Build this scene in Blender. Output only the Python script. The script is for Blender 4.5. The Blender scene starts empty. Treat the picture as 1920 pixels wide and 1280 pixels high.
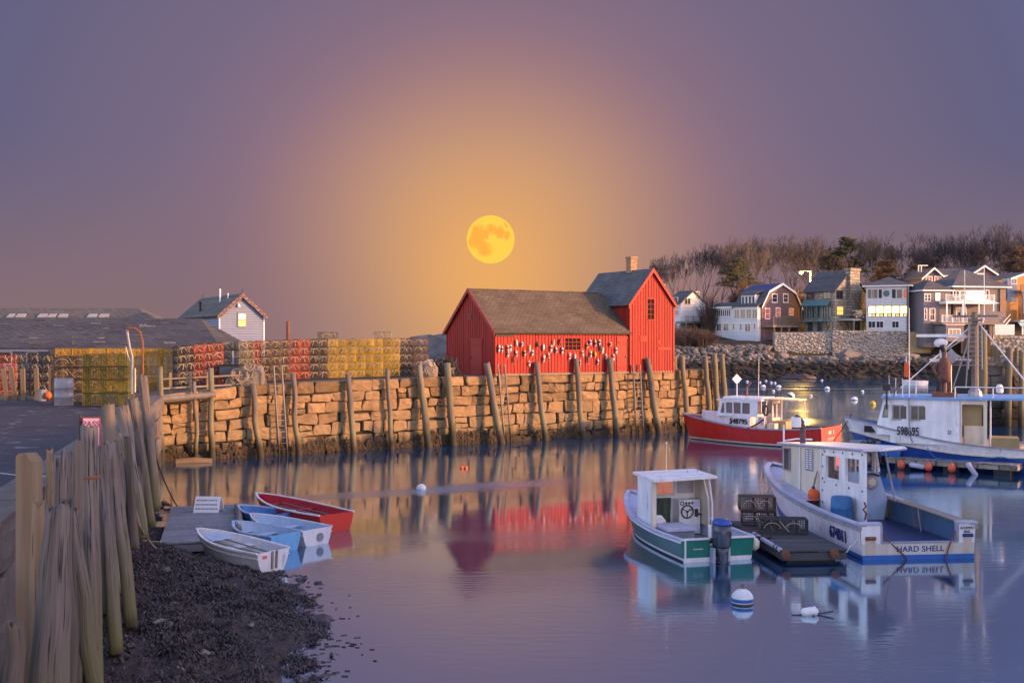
import bpy, math, random
from mathutils import Vector, Matrix, noise
from math import sin, cos, pi, radians as rad, sqrt, atan2
R = random.Random(7)
S = bpy.context.scene
C = S.collection

# ---------------------------------------------------------------- camera
cd = bpy.data.cameras.new('camera'); cam = bpy.data.objects.new('camera', cd); C.objects.link(cam)
cd.sensor_width = 36; cd.lens = 37.5; cd.clip_start = 0.1; cd.clip_end = 9000
cam.location = (0, 0, 6); cam.rotation_euler = (pi/2, 0, 0)
S.camera = cam

# ---------------------------------------------------------------- world
SUN_AZ = Vector((0.960, -0.280, 0)).normalized(); SUN_EL = rad(11)
MOON = Vector((-40, 2000, 191)).normalized(); GLOW = Vector((-40, 2000, 112)).normalized()
EXPO = 1.9; KV = 2**-EXPO            # camera exposure; the dusk colours below are given as exposed
w = bpy.data.worlds.new('World'); S.world = w; w.use_nodes = True
nt = w.node_tree; N = nt.nodes; Lk = nt.links
for n in list(N): N.remove(n)
def wn(t, **k):
    n = N.new(t)
    for a, b in k.items(): setattr(n, a, b)
    return n
def wmath(op, a, b=None, clamp=False):
    n = wn('ShaderNodeMath', operation=op, use_clamp=clamp)
    for i, x in enumerate((a, b)):
        if x is None: continue
        if isinstance(x, (int, float)): n.inputs[i].default_value = x
        else: Lk.new(x, n.inputs[i])
    return n.outputs[0]
def s2l(c): return tuple(((x/255)/12.92 if x/255 <= .04045 else ((x/255+.055)/1.055)**2.4) for x in c)
out = wn('ShaderNodeOutputWorld'); bg = wn('ShaderNodeBackground'); Lk.new(bg.outputs[0], out.inputs[0])
tc = wn('ShaderNodeTexCoord')
dn = wn('ShaderNodeVectorMath', operation='NORMALIZE'); Lk.new(tc.outputs['Generated'], dn.inputs[0])
dp = wn('ShaderNodeVectorMath', operation='DOT_PRODUCT'); Lk.new(dn.outputs[0], dp.inputs[0]); dp.inputs[1].default_value = GLOW
ang = wmath('ARCCOSINE', dp.outputs['Value'])
sx = wn('ShaderNodeSeparateXYZ'); Lk.new(dn.outputs[0], sx.inputs[0])
ramp = wn('ShaderNodeValToRGB'); Lk.new(wmath('DIVIDE', ang, 0.6), ramp.inputs[0])
ramp.color_ramp.interpolation = 'B_SPLINE'
# sky round the moon: colour against angle from the moon
SKY = [(0.0, (250, 182, 98)), (0.05, (238, 172, 104)), (0.10, (212, 159, 115)), (0.145, (191, 145, 123)), (0.20, (158, 121, 127)), (0.25, (135, 111, 131)), (0.31, (121, 106, 131)), (0.40, (110, 102, 130)), (0.48, (99, 97, 130)), (0.6, (92, 94, 138))]
cr = ramp.color_ramp
while len(cr.elements) > 1: cr.elements.remove(cr.elements[-1])
for i, (p, c) in enumerate(SKY):
    e = cr.elements[0] if i == 0 else cr.elements.new(p/0.6)
    e.position = p/0.6; e.color = (*[v*KV for v in s2l(c)], 1)
# belt of pink along the horizon
hz = wn('ShaderNodeMapRange'); Lk.new(sx.outputs[2], hz.inputs[0])
hz.interpolation_type = 'SMOOTHSTEP'
for i, v in ((1, 0.0), (2, 0.19), (3, 0.9), (4, 0.0)): hz.inputs[i].default_value = v
hza = wn('ShaderNodeMapRange'); Lk.new(ang, hza.inputs[0])
for i, v in ((1, 0.05), (2, 0.32), (3, 0.22), (4, 1.0)): hza.inputs[i].default_value = v
mx1 = wn('ShaderNodeMix', data_type='RGBA'); Lk.new(wmath('MULTIPLY', hz.outputs[0], hza.outputs[0]), mx1.inputs[0])
Lk.new(ramp.outputs[0], mx1.inputs[6]); mx1.inputs[7].default_value = (*[v*KV for v in s2l((138, 111, 113))], 1)
# the rest of the dusk sky
sk = wn('ShaderNodeTexSky', sky_type='NISHITA'); sk.sun_disc = False
sk.sun_elevation = SUN_EL; sk.sun_rotation = atan2(SUN_AZ.x, SUN_AZ.y)
sk.air_density = 1.0; sk.dust_density = 0.6; sk.ozone_density = 3.0
sc = wn('ShaderNodeVectorMath', operation='SCALE'); Lk.new(sk.outputs[0], sc.inputs[0]); sc.inputs['Scale'].default_value = 0.15
tint = wn('ShaderNodeVectorMath', operation='MULTIPLY'); Lk.new(sc.outputs[0], tint.inputs[0]); tint.inputs[1].default_value = (1.62, 1.04, 0.96)
mf = wn('ShaderNodeMapRange'); Lk.new(ang, mf.inputs[0]); mf.interpolation_type = 'SMOOTHSTEP'
for i, v in ((1, 0.47), (2, 1.05), (3, 0.0), (4, 1.0)): mf.inputs[i].default_value = v
mx2 = wn('ShaderNodeMix', data_type='RGBA'); Lk.new(mf.outputs[0], mx2.inputs[0])
Lk.new(mx1.outputs[2], mx2.inputs[6]); Lk.new(tint.outputs[0], mx2.inputs[7])
Lk.new(mx2.outputs[2], bg.inputs[0]); bg.inputs[1].default_value = 1.0

# ---------------------------------------------------------------- sun
sd = bpy.data.lights.new('sun', 'SUN'); so = bpy.data.objects.new('sun', sd); C.objects.link(so)
sd.energy = 1.75; sd.angle = rad(0.5); sd.color = (1.0, 0.49, 0.16)
sdir = Vector((SUN_AZ.x*cos(SUN_EL), SUN_AZ.y*cos(SUN_EL), sin(SUN_EL)))
so.rotation_euler = sdir.to_track_quat('Z', 'Y').to_euler(); so.location = (60, -10, 40)

S.view_settings.view_transform = 'Standard'; S.view_settings.look = 'None'
S.view_settings.exposure = EXPO; S.view_settings.gamma = 1.0; S.view_settings.use_curve_mapping = False
S.cycles.use_denoising = True
S.cycles.max_bounces = 6; S.cycles.diffuse_bounces = 2; S.cycles.glossy_bounces = 3; S.cycles.transparent_max_bounces = 8
S.cycles.caustics_reflective = False; S.cycles.caustics_refractive = False
S.cycles.sample_clamp_indirect = 4.0

# ---------------------------------------------------------------- materials
def pmat(name, col, rough=.75, var=.18, scale=3.0, stretch=(1, 1, 1), bump=0.0, bscale=None, metal=0.0, spec=.4,
         rnd=.12, uv=False, col2=None, stain=None, blotch=None, course=None, emit=None, estr=0, coat=0, ao=None):
    """col: base; col2: second colour the noise mixes in; stain: list of (z0, z1, colour) world height bands;
    blotch: (colour, scale, threshold) worn patches"""
    m = bpy.data.materials.new(name); m.use_nodes = True
    t = m.node_tree; n = t.nodes; l = t.links
    b = n['Principled BSDF']
    b.inputs['Roughness'].default_value = rough; b.inputs['Metallic'].default_value = metal
    b.inputs['Specular IOR Level'].default_value = spec
    co = n.new('ShaderNodeTexCoord'); mp = n.new('ShaderNodeMapping'); l.new(co.outputs['UV' if uv else 'Object'], mp.inputs[0])
    mp.inputs['Scale'].default_value = stretch
    oi = n.new('ShaderNodeObjectInfo')
    of = n.new('ShaderNodeVectorMath'); of.operation = 'SCALE'; of.inputs[0].default_value = (37, 53, 71); l.new(oi.outputs['Random'], of.inputs['Scale'])
    ad = n.new('ShaderNodeVectorMath'); l.new(mp.outputs[0], ad.inputs[0]); l.new(of.outputs[0], ad.inputs[1])
    nz = n.new('ShaderNodeTexNoise'); l.new(ad.outputs[0], nz.inputs['Vector']); nz.inputs['Scale'].default_value = scale
    nz.inputs['Detail'].default_value = 6; nz.inputs['Roughness'].default_value = .62
    mr = n.new('ShaderNodeMapRange'); l.new(nz.outputs[0], mr.inputs[0])
    mr.inputs[1].default_value = .3; mr.inputs[2].default_value = .7
    mx = n.new('ShaderNodeMix'); mx.data_type = 'RGBA'; l.new(mr.outputs[0], mx.inputs[0])
    c2 = col2 if col2 else tuple(min(1, c*(1+var)) for c in col)
    c1 = col if col2 else tuple(c*(1-var) for c in col)
    mx.inputs[6].default_value = (*c1, 1); mx.inputs[7].default_value = (*c2, 1)
    cur = mx.outputs[2]
    if rnd:
        hv = n.new('ShaderNodeHueSaturation'); l.new(cur, hv.inputs['Color'])
        r1 = n.new('ShaderNodeMapRange'); l.new(oi.outputs['Random'], r1.inputs[0])
        r1.inputs[3].default_value = 1-rnd; r1.inputs[4].default_value = 1+rnd
        l.new(r1.outputs[0], hv.inputs['Value']); cur = hv.outputs[0]
    def mixin(cur, fac, c):
        k = n.new('ShaderNodeMix'); k.data_type = 'RGBA'; l.new(fac, k.inputs[0]); l.new(cur, k.inputs[6]); k.inputs[7].default_value = (*c, 1)
        return k.outputs[2]
    if blotch:
        bc, bs, th = blotch
        z2 = n.new('ShaderNodeTexNoise'); l.new(ad.outputs[0], z2.inputs['Vector']); z2.inputs['Scale'].default_value = bs; z2.inputs['Detail'].default_value = 4
        z2.inputs['Roughness'].default_value = .55
        q = n.new('ShaderNodeMapRange'); l.new(z2.outputs[0], q.inputs[0]); q.inputs[1].default_value = th; q.inputs[2].default_value = th+.08
        cur = mixin(cur, q.outputs[0], bc)
    if course:                                   # rows of shingles, slates or boards: (length, height, tone spread, z factor)
        cl, chh, ctone, zk = course
        sp0 = n.new('ShaderNodeSeparateXYZ'); l.new(co.outputs['Object'], sp0.inputs[0])
        a1 = n.new('ShaderNodeMath'); l.new(sp0.outputs[0], a1.inputs[0]); l.new(sp0.outputs[1], a1.inputs[1])
        a2 = n.new('ShaderNodeMath'); a2.operation = 'MULTIPLY'; l.new(sp0.outputs[2], a2.inputs[0]); a2.inputs[1].default_value = zk
        cb = n.new('ShaderNodeCombineXYZ'); l.new((a1 if zk == 1 else sp0).outputs[0], cb.inputs[0]); l.new(a2.outputs[0], cb.inputs[1])
        bk = n.new('ShaderNodeTexBrick'); l.new(cb.outputs[0], bk.inputs['Vector']); bk.inputs['Scale'].default_value = 1
        bk.inputs['Brick Width'].default_value = cl; bk.inputs['Row Height'].default_value = chh; bk.inputs['Mortar Size'].default_value = chh*.10; bk.inputs['Bias'].default_value = 0
        for i_, v_ in ((1, 1+ctone), (2, 1-ctone), (3, .45)): bk.inputs[i_].default_value = (v_, v_, v_, 1)
        ml = n.new('ShaderNodeMix'); ml.data_type = 'RGBA'; ml.blend_type = 'MULTIPLY'; ml.inputs[0].default_value = 1; l.new(cur, ml.inputs[6]); l.new(bk.outputs[0], ml.inputs[7]); cur = ml.outputs[2]
    if stain:
        ge = n.new('ShaderNodeNewGeometry'); sp = n.new('ShaderNodeSeparateXYZ'); l.new(ge.outputs['Position'], sp.inputs[0])
        z3 = n.new('ShaderNodeTexNoise'); mp3 = n.new('ShaderNodeMapping'); l.new(ge.outputs['Position'], mp3.inputs[0]); mp3.inputs['Scale'].default_value = (1, 1, .35)
        l.new(mp3.outputs[0], z3.inputs['Vector']); z3.inputs['Scale'].default_value = 3.2; z3.inputs['Detail'].default_value = 5
        for z0, z1, c in stain:
            a = n.new('ShaderNodeMath'); a.operation = 'MULTIPLY_ADD'; l.new(z3.outputs[0], a.inputs[0]); a.inputs[1].default_value = 1.3; a.inputs[2].default_value = -.65
            a2 = n.new('ShaderNodeMath'); l.new(sp.outputs[2], a2.inputs[0]); l.new(a.outputs[0], a2.inputs[1])
            q = n.new('ShaderNodeMapRange'); l.new(a2.outputs[0], q.inputs[0]); q.inputs[1].default_value = z0; q.inputs[2].default_value = z1
            q.inputs[3].default_value = 1; q.inputs[4].default_value = 0
            cur = mixin(cur, q.outputs[0], c)
    l.new(cur, b.inputs['Base Color'])
    if bump:
        bn = n.new('ShaderNodeTexNoise'); l.new(ad.outputs[0], bn.inputs['Vector']); bn.inputs['Scale'].default_value = bscale or scale*4
        bn.inputs['Detail'].default_value = 8; bn.inputs['Roughness'].default_value = .65
        bp = n.new('ShaderNodeBump'); bp.inputs['Strength'].default_value = 1.0; bp.inputs['Distance'].default_value = bump; l.new(bn.outputs[0], bp.inputs['Height'])
        l.new(bp.outputs[0], b.inputs['Normal'])
    if emit:
        b.inputs['Emission Color'].default_value = (*emit, 1); b.inputs['Emission Strength'].default_value = estr
    if coat: b.inputs['Coat Weight'].default_value = coat
    return m

def glassmat(name, col=(.03, .035, .045), rough=.06, spec=.7):
    return pmat(name, col, rough, .1, 2, spec=spec, rnd=.05)

MT = {}
ALGAE = [(0.55, 1.25, (.035, .028, .018))]
MT['granite'] = pmat('granite', (.170, .105, .050), .85, scale=2.4, col2=(.29, .192, .095), bump=.012, bscale=14, rnd=.38,
                     stain=[(1.2, 2.1, (.27, .19, .10)), (0.5, 1.0, (.05, .038, .022))], blotch=((.20, .17, .14), 2.6, .66))
MT['granite_dark'] = pmat('granite_dark', (0.091, 0.084, 0.0805), .85, scale=2, col2=(0.154, 0.14, 0.126), bump=.015, bscale=10, rnd=.2, stain=[(1.2, 2.4, (0.021, 0.0182, 0.0154))])
MT['granite_pink'] = pmat('granite_pink', (0.102, 0.084, 0.075), .8, scale=2.2, col2=(0.168, 0.141, 0.126), bump=.01, bscale=14, rnd=.15, stain=ALGAE)
MT['wall_core'] = pmat('wall_core', (.035, .03, .025), .95, rnd=0)
MT['rockweed'] = pmat('rockweed', (.028, .02, .010), .7, scale=4, col2=(.075, .045, .016), rnd=0)
MT['pile'] = pmat('pile', (0.093, 0.0744, 0.0558), .85, scale=4, uv=True, stretch=(1, .10, 1), col2=(0.1984, 0.1612, 0.124), blotch=((0.031, 0.0248, 0.01984), 9, .60), bump=.015, bscale=9, rnd=.15,
                  stain=[(1.2, 2.6, (.20, .18, .10)), (0.4, 1.2, (.045, .035, .02))])
MT['pile_grey'] = pmat('pile_grey', (.068, .055, .048), .85, scale=7, uv=True, stretch=(1, .05, 1), col2=(.235, .195, .17), blotch=((0.0186, 0.01612, 0.01612), 26, .555), bump=.03, bscale=20, rnd=.18,
                  stain=[(1.0, 2.9, (.14, .13, .055)), (0.3, .9, (.05, .042, .026))])
MT['pile_old'] = pmat('pile_old', (0.049, 0.0385, 0.0315), .9, scale=7, uv=True, stretch=(1, .05, 1), col2=(0.14, 0.112, 0.0875), blotch=((0.014, 0.0119, 0.0105), 12, .58), bump=.03, bscale=10, rnd=.1)
MT['pile_warm'] = pmat('pile_warm', (0.1425, 0.09375, 0.0525), .85, scale=7, uv=True, stretch=(1, .05, 1), col2=(0.3, 0.21, 0.12), blotch=((0.04, 0.027, 0.017), 24, .57), bump=.015, bscale=12, rnd=.1)
MT['post_new'] = pmat('post_new', (0.1309, 0.09223, 0.05355), .75, scale=5, stretch=(1, 1, .07), col2=(0.238, 0.1785, 0.113), bump=.008, bscale=11, rnd=.05, blotch=((0.119, 0.0833, 0.05355), 3, .64))
MT['post_green'] = pmat('post_green', (0.1071, 0.0952, 0.05491), .8, scale=4, uv=True, stretch=(1, .1, 1), col2=(0.2071, 0.1768, 0.1098), blotch=((0.04284, 0.0374, 0.02584), 9, .61), bump=.01, rnd=.1, stain=[(0.6, 1.6, (0.0357, 0.034, 0.01938))])
MT['plank_grey'] = pmat('plank_grey', (0.1872, 0.1764, 0.1944), .85, scale=4, stretch=(.1, 1, 1), col2=(0.2736, 0.2592, 0.288), bump=.006, rnd=.15)
MT['plank_dark'] = pmat('plank_dark', (0.06, 0.057, 0.06), .8, scale=4, stretch=(1, .1, 1), col2=(0.102, 0.096, 0.102), bump=.006, rnd=.18)
MT['timber'] = pmat('timber', (0.165, 0.135, 0.105), .85, scale=4, col2=(0.255, 0.2175, 0.1725), bump=.008, rnd=.15)
MT['timber_dark'] = pmat('timber_dark', (.05, .042, .036), .9, scale=4, col2=(.10, .085, .07), bump=.008)
MT['ladder'] = pmat('ladder', (0.1755, 0.1511, 0.1219), .8, scale=4, stretch=(1, 1, .1), col2=(0.2438, 0.2145, 0.1755), rnd=.1, stain=[(.4, 1.2, (0.02438, 0.01852, 0.00975))])
MT['red_board'] = pmat('red_board', (0.265, 0.01166, 0.006359), .7, scale=2.5, stretch=(1, 1, .12), col2=(0.3511, 0.02225, 0.0106), bump=.004, bscale=10, rnd=.16, blotch=((0.1987, 0.0159, 0.01166), 4, .66))
MT['red_board_shade'] = MT['red_board']
MT['red_trim'] = pmat('red_trim', (0.3046, 0.01814, 0.009333), .65, scale=3, rnd=.08)
MT['shingle'] = pmat('shingle', (0.07225, 0.05525, 0.0391), .9, scale=1.6, stretch=(.5, 1, 1), col2=(0.1275, 0.09775, 0.068), bump=.02, bscale=7, rnd=.05, blotch=((0.204, 0.1615, 0.1105), 5, .68), course=(.34, .17, .16, 1.35))
MT['shingle_grey'] = pmat('shingle_grey', (.075, .08, .085), .9, scale=1.2, col2=(.13, .135, .14), bump=.02, bscale=6, rnd=.08, course=(.34, .17, .14, 1.0))
MT['slate'] = pmat('slate', (0.045, 0.0468, 0.057), .85, scale=.7, stretch=(.35, 1, 1), col2=(0.09, 0.084, 0.09), bump=.04, bscale=2.5, rnd=.08, blotch=((0.024, 0.024, 0.027), 1.6, .66), course=(.5, .24, .2, 2.4))
MT['roof_brown'] = pmat('roof_brown', (0.091, 0.0805, 0.07), .9, scale=.8, col2=(0.14, 0.1225, 0.105), bump=.02, rnd=.05, course=(.6, .3, .12, 2.2))
MT['roof_dark'] = pmat('roof_dark', (.07, .068, .075), .85, scale=1, col2=(.12, .115, .12), bump=.03, bscale=3, rnd=.1, course=(.6, .3, .12, 1.6))
MT['solar'] = pmat('solar', (.03, .045, .14), .25, scale=2, spec=.6, rnd=.1)
MT['brick'] = pmat('brick', (.26, .16, .09), .85, scale=8, col2=(.36, .24, .14), bump=.01, rnd=.1, course=(.24, .09, .18, 1))
MT['white_wall'] = pmat('white_wall', (.68, .67, .68), .7, scale=1.5, var=.08, rnd=.05, course=(9, .28, .02, 1))
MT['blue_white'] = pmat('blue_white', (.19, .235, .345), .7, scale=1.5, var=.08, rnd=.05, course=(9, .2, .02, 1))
MT['white_trim'] = pmat('white_trim', (.78, .77, .77), .6, scale=3, var=.06, rnd=.04)
MT['brown_shingle'] = pmat('brown_shingle', (.145, .095, .095), .9, scale=5, stretch=(1, 1, 3), col2=(.22, .15, .15), rnd=.05, course=(.4, .3, .10, 1))
MT['grey_shingle'] = pmat('grey_shingle', (0.184, 0.164, 0.168), .9, scale=5, stretch=(1, 1, 3), col2=(0.256, 0.232, 0.232), rnd=.05, course=(.5, .3, .09, 1))
MT['dark_shingle'] = pmat('dark_shingle', (.10, .08, .10), .9, scale=5, stretch=(1, 1, 3), col2=(.15, .12, .145), rnd=.05, course=(.4, .3, .09, 1))
MT['tan_stone'] = pmat('tan_stone', (.22, .19, .14), .9, scale=2.2, col2=(.42, .37, .29), bump=.04, bscale=4, rnd=.1, blotch=((.14, .12, .09), 2.5, .6), course=(.9, .5, .25, 1))
MT['concrete'] = pmat('concrete', (.30, .28, .27), .9, scale=1.5, col2=(.38, .36, .34), rnd=.05)
MT['tan_wall'] = pmat('tan_wall', (.30, .22, .10), .9, scale=1.2, col2=(.40, .31, .17), rnd=.05)
MT['teal'] = pmat('teal', (.08, .16, .17), .7, rnd=.1)
MT['teal_pale'] = pmat('teal_pale', (.35, .55, .55), .7, rnd=.1)
MT['glass'] = glassmat('glass', (.045, .055, .07))
MT['glass_dark'] = glassmat('glass_dark', (.02, .02, .024), .3, .25)
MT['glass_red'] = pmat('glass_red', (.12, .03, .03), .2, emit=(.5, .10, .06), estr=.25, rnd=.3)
MT['pane_dark'] = pmat('pane_dark', (.018, .014, .013), .8, spec=.05, rnd=.1)
MT['lit'] = pmat('lit_window', (.5, .4, .2), .5, scale=1.4, var=.3, emit=(1.0, .73, .20), estr=1.1)
MT['lit_pink'] = pmat('lit_window_pink', (.5, .4, .2), .5, emit=(1.0, .55, .28), estr=.95)
MT['lit_dim'] = pmat('lit_window_dim', (.4, .3, .1), .5, scale=1.4, emit=(1.0, .55, .12), estr=.4)
MT['lit_pale'] = pmat('lit_window_pale', (.5, .45, .3), .5, emit=(1.0, .85, .55), estr=.75)
MT['lamp_glow'] = pmat('lamp_glow', (1, .8, .4), .5, emit=(1.0, .62, .12), estr=2)
MT['orange_wall'] = pmat('orange_wall', (.50, .26, .09), .8, rnd=.1)
def boatpaint(nm, c, rough=.4, **k):
    return pmat(nm, c, rough, scale=3.0, stretch=(1, 1, .3), var=.16, spec=.5, rnd=.03, **k)
MT['boat_white'] = boatpaint('boat_white', (.84, .80, .80), blotch=((.52, .44, .38), 3.5, .63))
MT['boat_cream'] = boatpaint('boat_cream', (.72, .62, .48))
MT['boat_pink'] = boatpaint('boat_pink', (.80, .71, .74), blotch=((.52, .42, .40), 3.0, .61))
MT['rust_stain'] = pmat('rust_stain', (.56, .42, .28), .6, scale=3, stretch=(2, 1, .3), col2=(.70, .62, .54), rnd=0)
MT['boat_rust'] = pmat('boat_rust', (.70, .67, .66), .5, scale=1.6, stretch=(1, 1, .25), col2=(.62, .52, .38), rnd=0)
MT['boat_red'] = boatpaint('boat_red', (.60, .022, .010), .35, blotch=((.5, .03, .015), 1.5, .66))
MT['boat_red_sunlit'] = boatpaint('boat_red_sunlit', (.62, .05, .012), .4)  # hull red with the warm sunlight on the stern put into the colour
MT['boat_blue'] = boatpaint('boat_blue', (.022, .075, .32), .35)
MT['boat_blue_mid'] = boatpaint('boat_blue_mid', (.03, .13, .42), .4)
MT['deck_blue'] = boatpaint('deck_blue', (.035, .055, .16), .35, blotch=((.06, .075, .17), 3, .6))
MT['inner_blue'] = boatpaint('inner_blue', (.07, .16, .30), .45, blotch=((.22, .22, .23), 2, .58))
MT['roof_blue'] = boatpaint('roof_blue', (.20, .38, .66), .5)
MT['bulk_blue'] = boatpaint('bulk_blue', (.38, .48, .66), .5)
MT['boat_green'] = boatpaint('boat_green', (.008, .17, .125), .3, blotch=((.03, .24, .19), 3, .66))
MT['boat_tealside'] = pmat('boat_tealside', (.012, .12, .135), .28, scale=.6, col2=(.06, .11, .07), spec=.6, rnd=0)
MT['lavender'] = boatpaint('lavender', (.48, .46, .58), .5)
MT['grey_rail'] = pmat('grey_rail', (.33, .31, .36), .6, scale=3, var=.25, rnd=.05)
MT['wood_rail'] = pmat('wood_rail', (.24, .20, .17), .7, scale=4, col2=(.36, .30, .25), rnd=.05)
MT['black'] = pmat('black', (.012, .012, .014), .5, rnd=0)
MT['navy_ink'] = pmat('navy_ink', (.03, .03, .14), .5, rnd=0)
MT['dark_metal'] = pmat('dark_metal', (.05, .045, .05), .5, metal=.4, rnd=.1)
MT['outboard'] = pmat('outboard', (.055, .06, .085), .3, scale=2, spec=.6, rnd=0)
MT['steel'] = pmat('steel', (.30, .29, .32), .45, metal=.5, scale=5, rnd=.1)
MT['rust'] = pmat('rust', (.14, .055, .035), .85, scale=7, col2=(.24, .10, .05), bump=.006, rnd=.1)
MT['pipe_brown'] = pmat('pipe_brown', (.12, .065, .06), .6, scale=6, col2=(.17, .1, .09), metal=.2)
MT['oilskin'] = pmat('oilskin', (.22, .095, .07), .8, scale=5, col2=(.12, .055, .045), bump=.02)
MT['barrel_blue'] = pmat('barrel_blue', (.03, .14, .32), .45, scale=3, var=.2, rnd=.05)
MT['galv'] = pmat('galvanised', (0.252, 0.245, 0.273), .6, scale=4, var=.12, metal=.15, rnd=.05)
MT['buoy_orange'] = pmat('buoy_orange', (.80, .12, .025), .5, scale=4, var=.1, rnd=.05)
MT['buoy_coral'] = pmat('buoy_coral', (.78, .12, .06), .5, scale=4, var=.1, rnd=.05)
MT['buoy_white'] = pmat('buoy_white', (.75, .73, .72), .6, scale=8, var=.12, rnd=.1)
MT['buoy_cream'] = pmat('buoy_cream', (.66, .52, .36), .6, scale=8, rnd=.2)
MT['buoy_red'] = pmat('buoy_red', (.45, .05, .035), .6, rnd=.2)
MT['buoy_dark'] = pmat('buoy_dark', (.05, .045, .05), .6, rnd=.2)
MT['buoy_yellow'] = pmat('buoy_yellow', (.65, .45, .06), .6, rnd=.1)
MT['buoy_blue'] = pmat('buoy_blue', (.03, .13, .42), .5, rnd=.1)
MT['rope'] = pmat('rope', (0.315, 0.255, 0.1725), .9, scale=30, var=.3, rnd=.1)
MT['rope_white'] = pmat('rope_white', (.6, .58, .56), .8, scale=20, rnd=.1)
MT['rope_red'] = pmat('rope_red', (.18, .06, .07), .8, rnd=0)
MT['rope_dark'] = pmat('rope_dark', (.06, .05, .05), .9, rnd=.1)
MT['netting'] = pmat('netting', (0.416, 0.352, 0.256), .9, scale=10, rnd=.25)
MT['netting_dark'] = pmat('netting_dark', (.16, .13, .10), .9, scale=10, rnd=.25)
for nm, c in (('red', (.30, .05, .028)), ('brown', (.11, .075, .05)), ('yellow', (.34, .235, .025)), ('green', (.085, .088, .015)), ('dark', (.05, .042, .04)), ('grey', (.15, .14, .11)), ('gold', (.48, .27, .018))):
    MT['trap_'+nm] = pmat('trap_wire_'+nm, c, .6, scale=5, var=.25, rnd=.30)
MT['sign_white'] = pmat('sign_white', (.74, .72, .74), .5, var=.05, rnd=0)
MT['sign_red'] = pmat('sign_red', (.38, .05, .07), .5, rnd=0)
MT['sign_grey'] = pmat('sign_grey', (.22, .22, .25), .7, rnd=0)
MT['dinghy_white'] = boatpaint('dinghy_white', (.66, .65, .68), .5, blotch=((.45, .43, .40), 4, .66))
MT['dinghy_pale'] = boatpaint('dinghy_pale', (.40, .50, .64), .55, blotch=((.3, .36, .45), 3, .6))
MT['dinghy_blue'] = boatpaint('dinghy_blue', (.14, .36, .62), .45, blotch=((.25, .45, .62), 2, .62))
MT['dinghy_deep'] = boatpaint('dinghy_deep', (.06, .17, .40), .5)
MT['dinghy_red'] = boatpaint('dinghy_red', (.52, .028, .012), .4, blotch=((.42, .05, .03), 3, .66))
MT['dinghy_crimson'] = boatpaint('dinghy_crimson', (.42, .012, .025), .5)
MT['bark'] = pmat('bark', (0.0665, 0.0525, 0.05733), .95, scale=2, col2=(0.112, 0.091, 0.09923), rnd=.2)
MT['twig'] = pmat('twig', (.050, .044, .052), .95, scale=.6, col2=(.088, .076, .088), rnd=.25)
MT['brush'] = pmat('brush', (.062, .042, .036), .95, scale=.25, col2=(.105, .072, .056), rnd=0)
MT['needles'] = pmat('needles', (.026, .034, .020), .8, scale=1.2, col2=(.05, .058, .034), rnd=.15)
MT['needles_brown'] = pmat('needles_brown', (.075, .045, .026), .85, scale=1.2, col2=(.11, .07, .04), rnd=.15)
MT['boulder'] = pmat('boulder', (0.1144, 0.1012, 0.088), .9, scale=1.1, col2=(0.2376, 0.2112, 0.1892), bump=.05, bscale=3, rnd=.3, stain=[(2.2, 3.2, (0.01936, 0.0176, 0.01584))])
MT['rubble'] = pmat('rubble', (.13, .115, .095), .9, scale=1.6, col2=(.46, .43, .39), bump=.03, bscale=4, rnd=.3)
MT['beach_stone'] = pmat('beach_stone', (0.098, 0.0805, 0.077), .8, scale=5, col2=(0.21, 0.182, 0.1715), bump=.01, rnd=.25)
MT['tarp'] = pmat('tarp', (.11, .10, .092), .85, scale=1, col2=(.22, .205, .185), bump=.05, bscale=1.5, rnd=.1)
MT['car_paint'] = pmat('car_paint', (.05, .05, .06), .3, spec=.6, rnd=0)

def ground_mat(name, c1, c2, c3, sc1, sc3, th3, rough=.9, bump=.02, spec=.3, wet=None):
    m = pmat(name, c1, rough, scale=sc1, col2=c2, bump=bump, bscale=sc1*6, rnd=0, blotch=(c3, sc3, th3), spec=spec)
    return m
MT['asphalt'] = ground_mat('asphalt', (.026, .023, .033), (.048, .043, .058), (.15, .14, .165), .5, 1.5, .60, .75, .012)
MT['pier_soil'] = ground_mat('pier_soil', (0.084, 0.072, 0.06), (0.132, 0.114, 0.09), (0.18, 0.156, 0.12), .5, 2, .6)
MT['land'] = ground_mat('land', (0.0385, 0.0294, 0.0182), (0.07, 0.0525, 0.0315), (0.035, 0.0245, 0.0154), .12, .4, .55)
MT['mud'] = ground_mat('mud', (0.02213, 0.01472, 0.01426), (0.04883, 0.03181, 0.031), (0.09765, 0.07362, 0.0837), 2.2, 1.3, .60, .5, .07, .6)
MT['seaweed'] = pmat('seaweed', (.018, .011, .010), .38, scale=1.6, col2=(.082, .050, .045), rnd=0, spec=.6)

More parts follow.
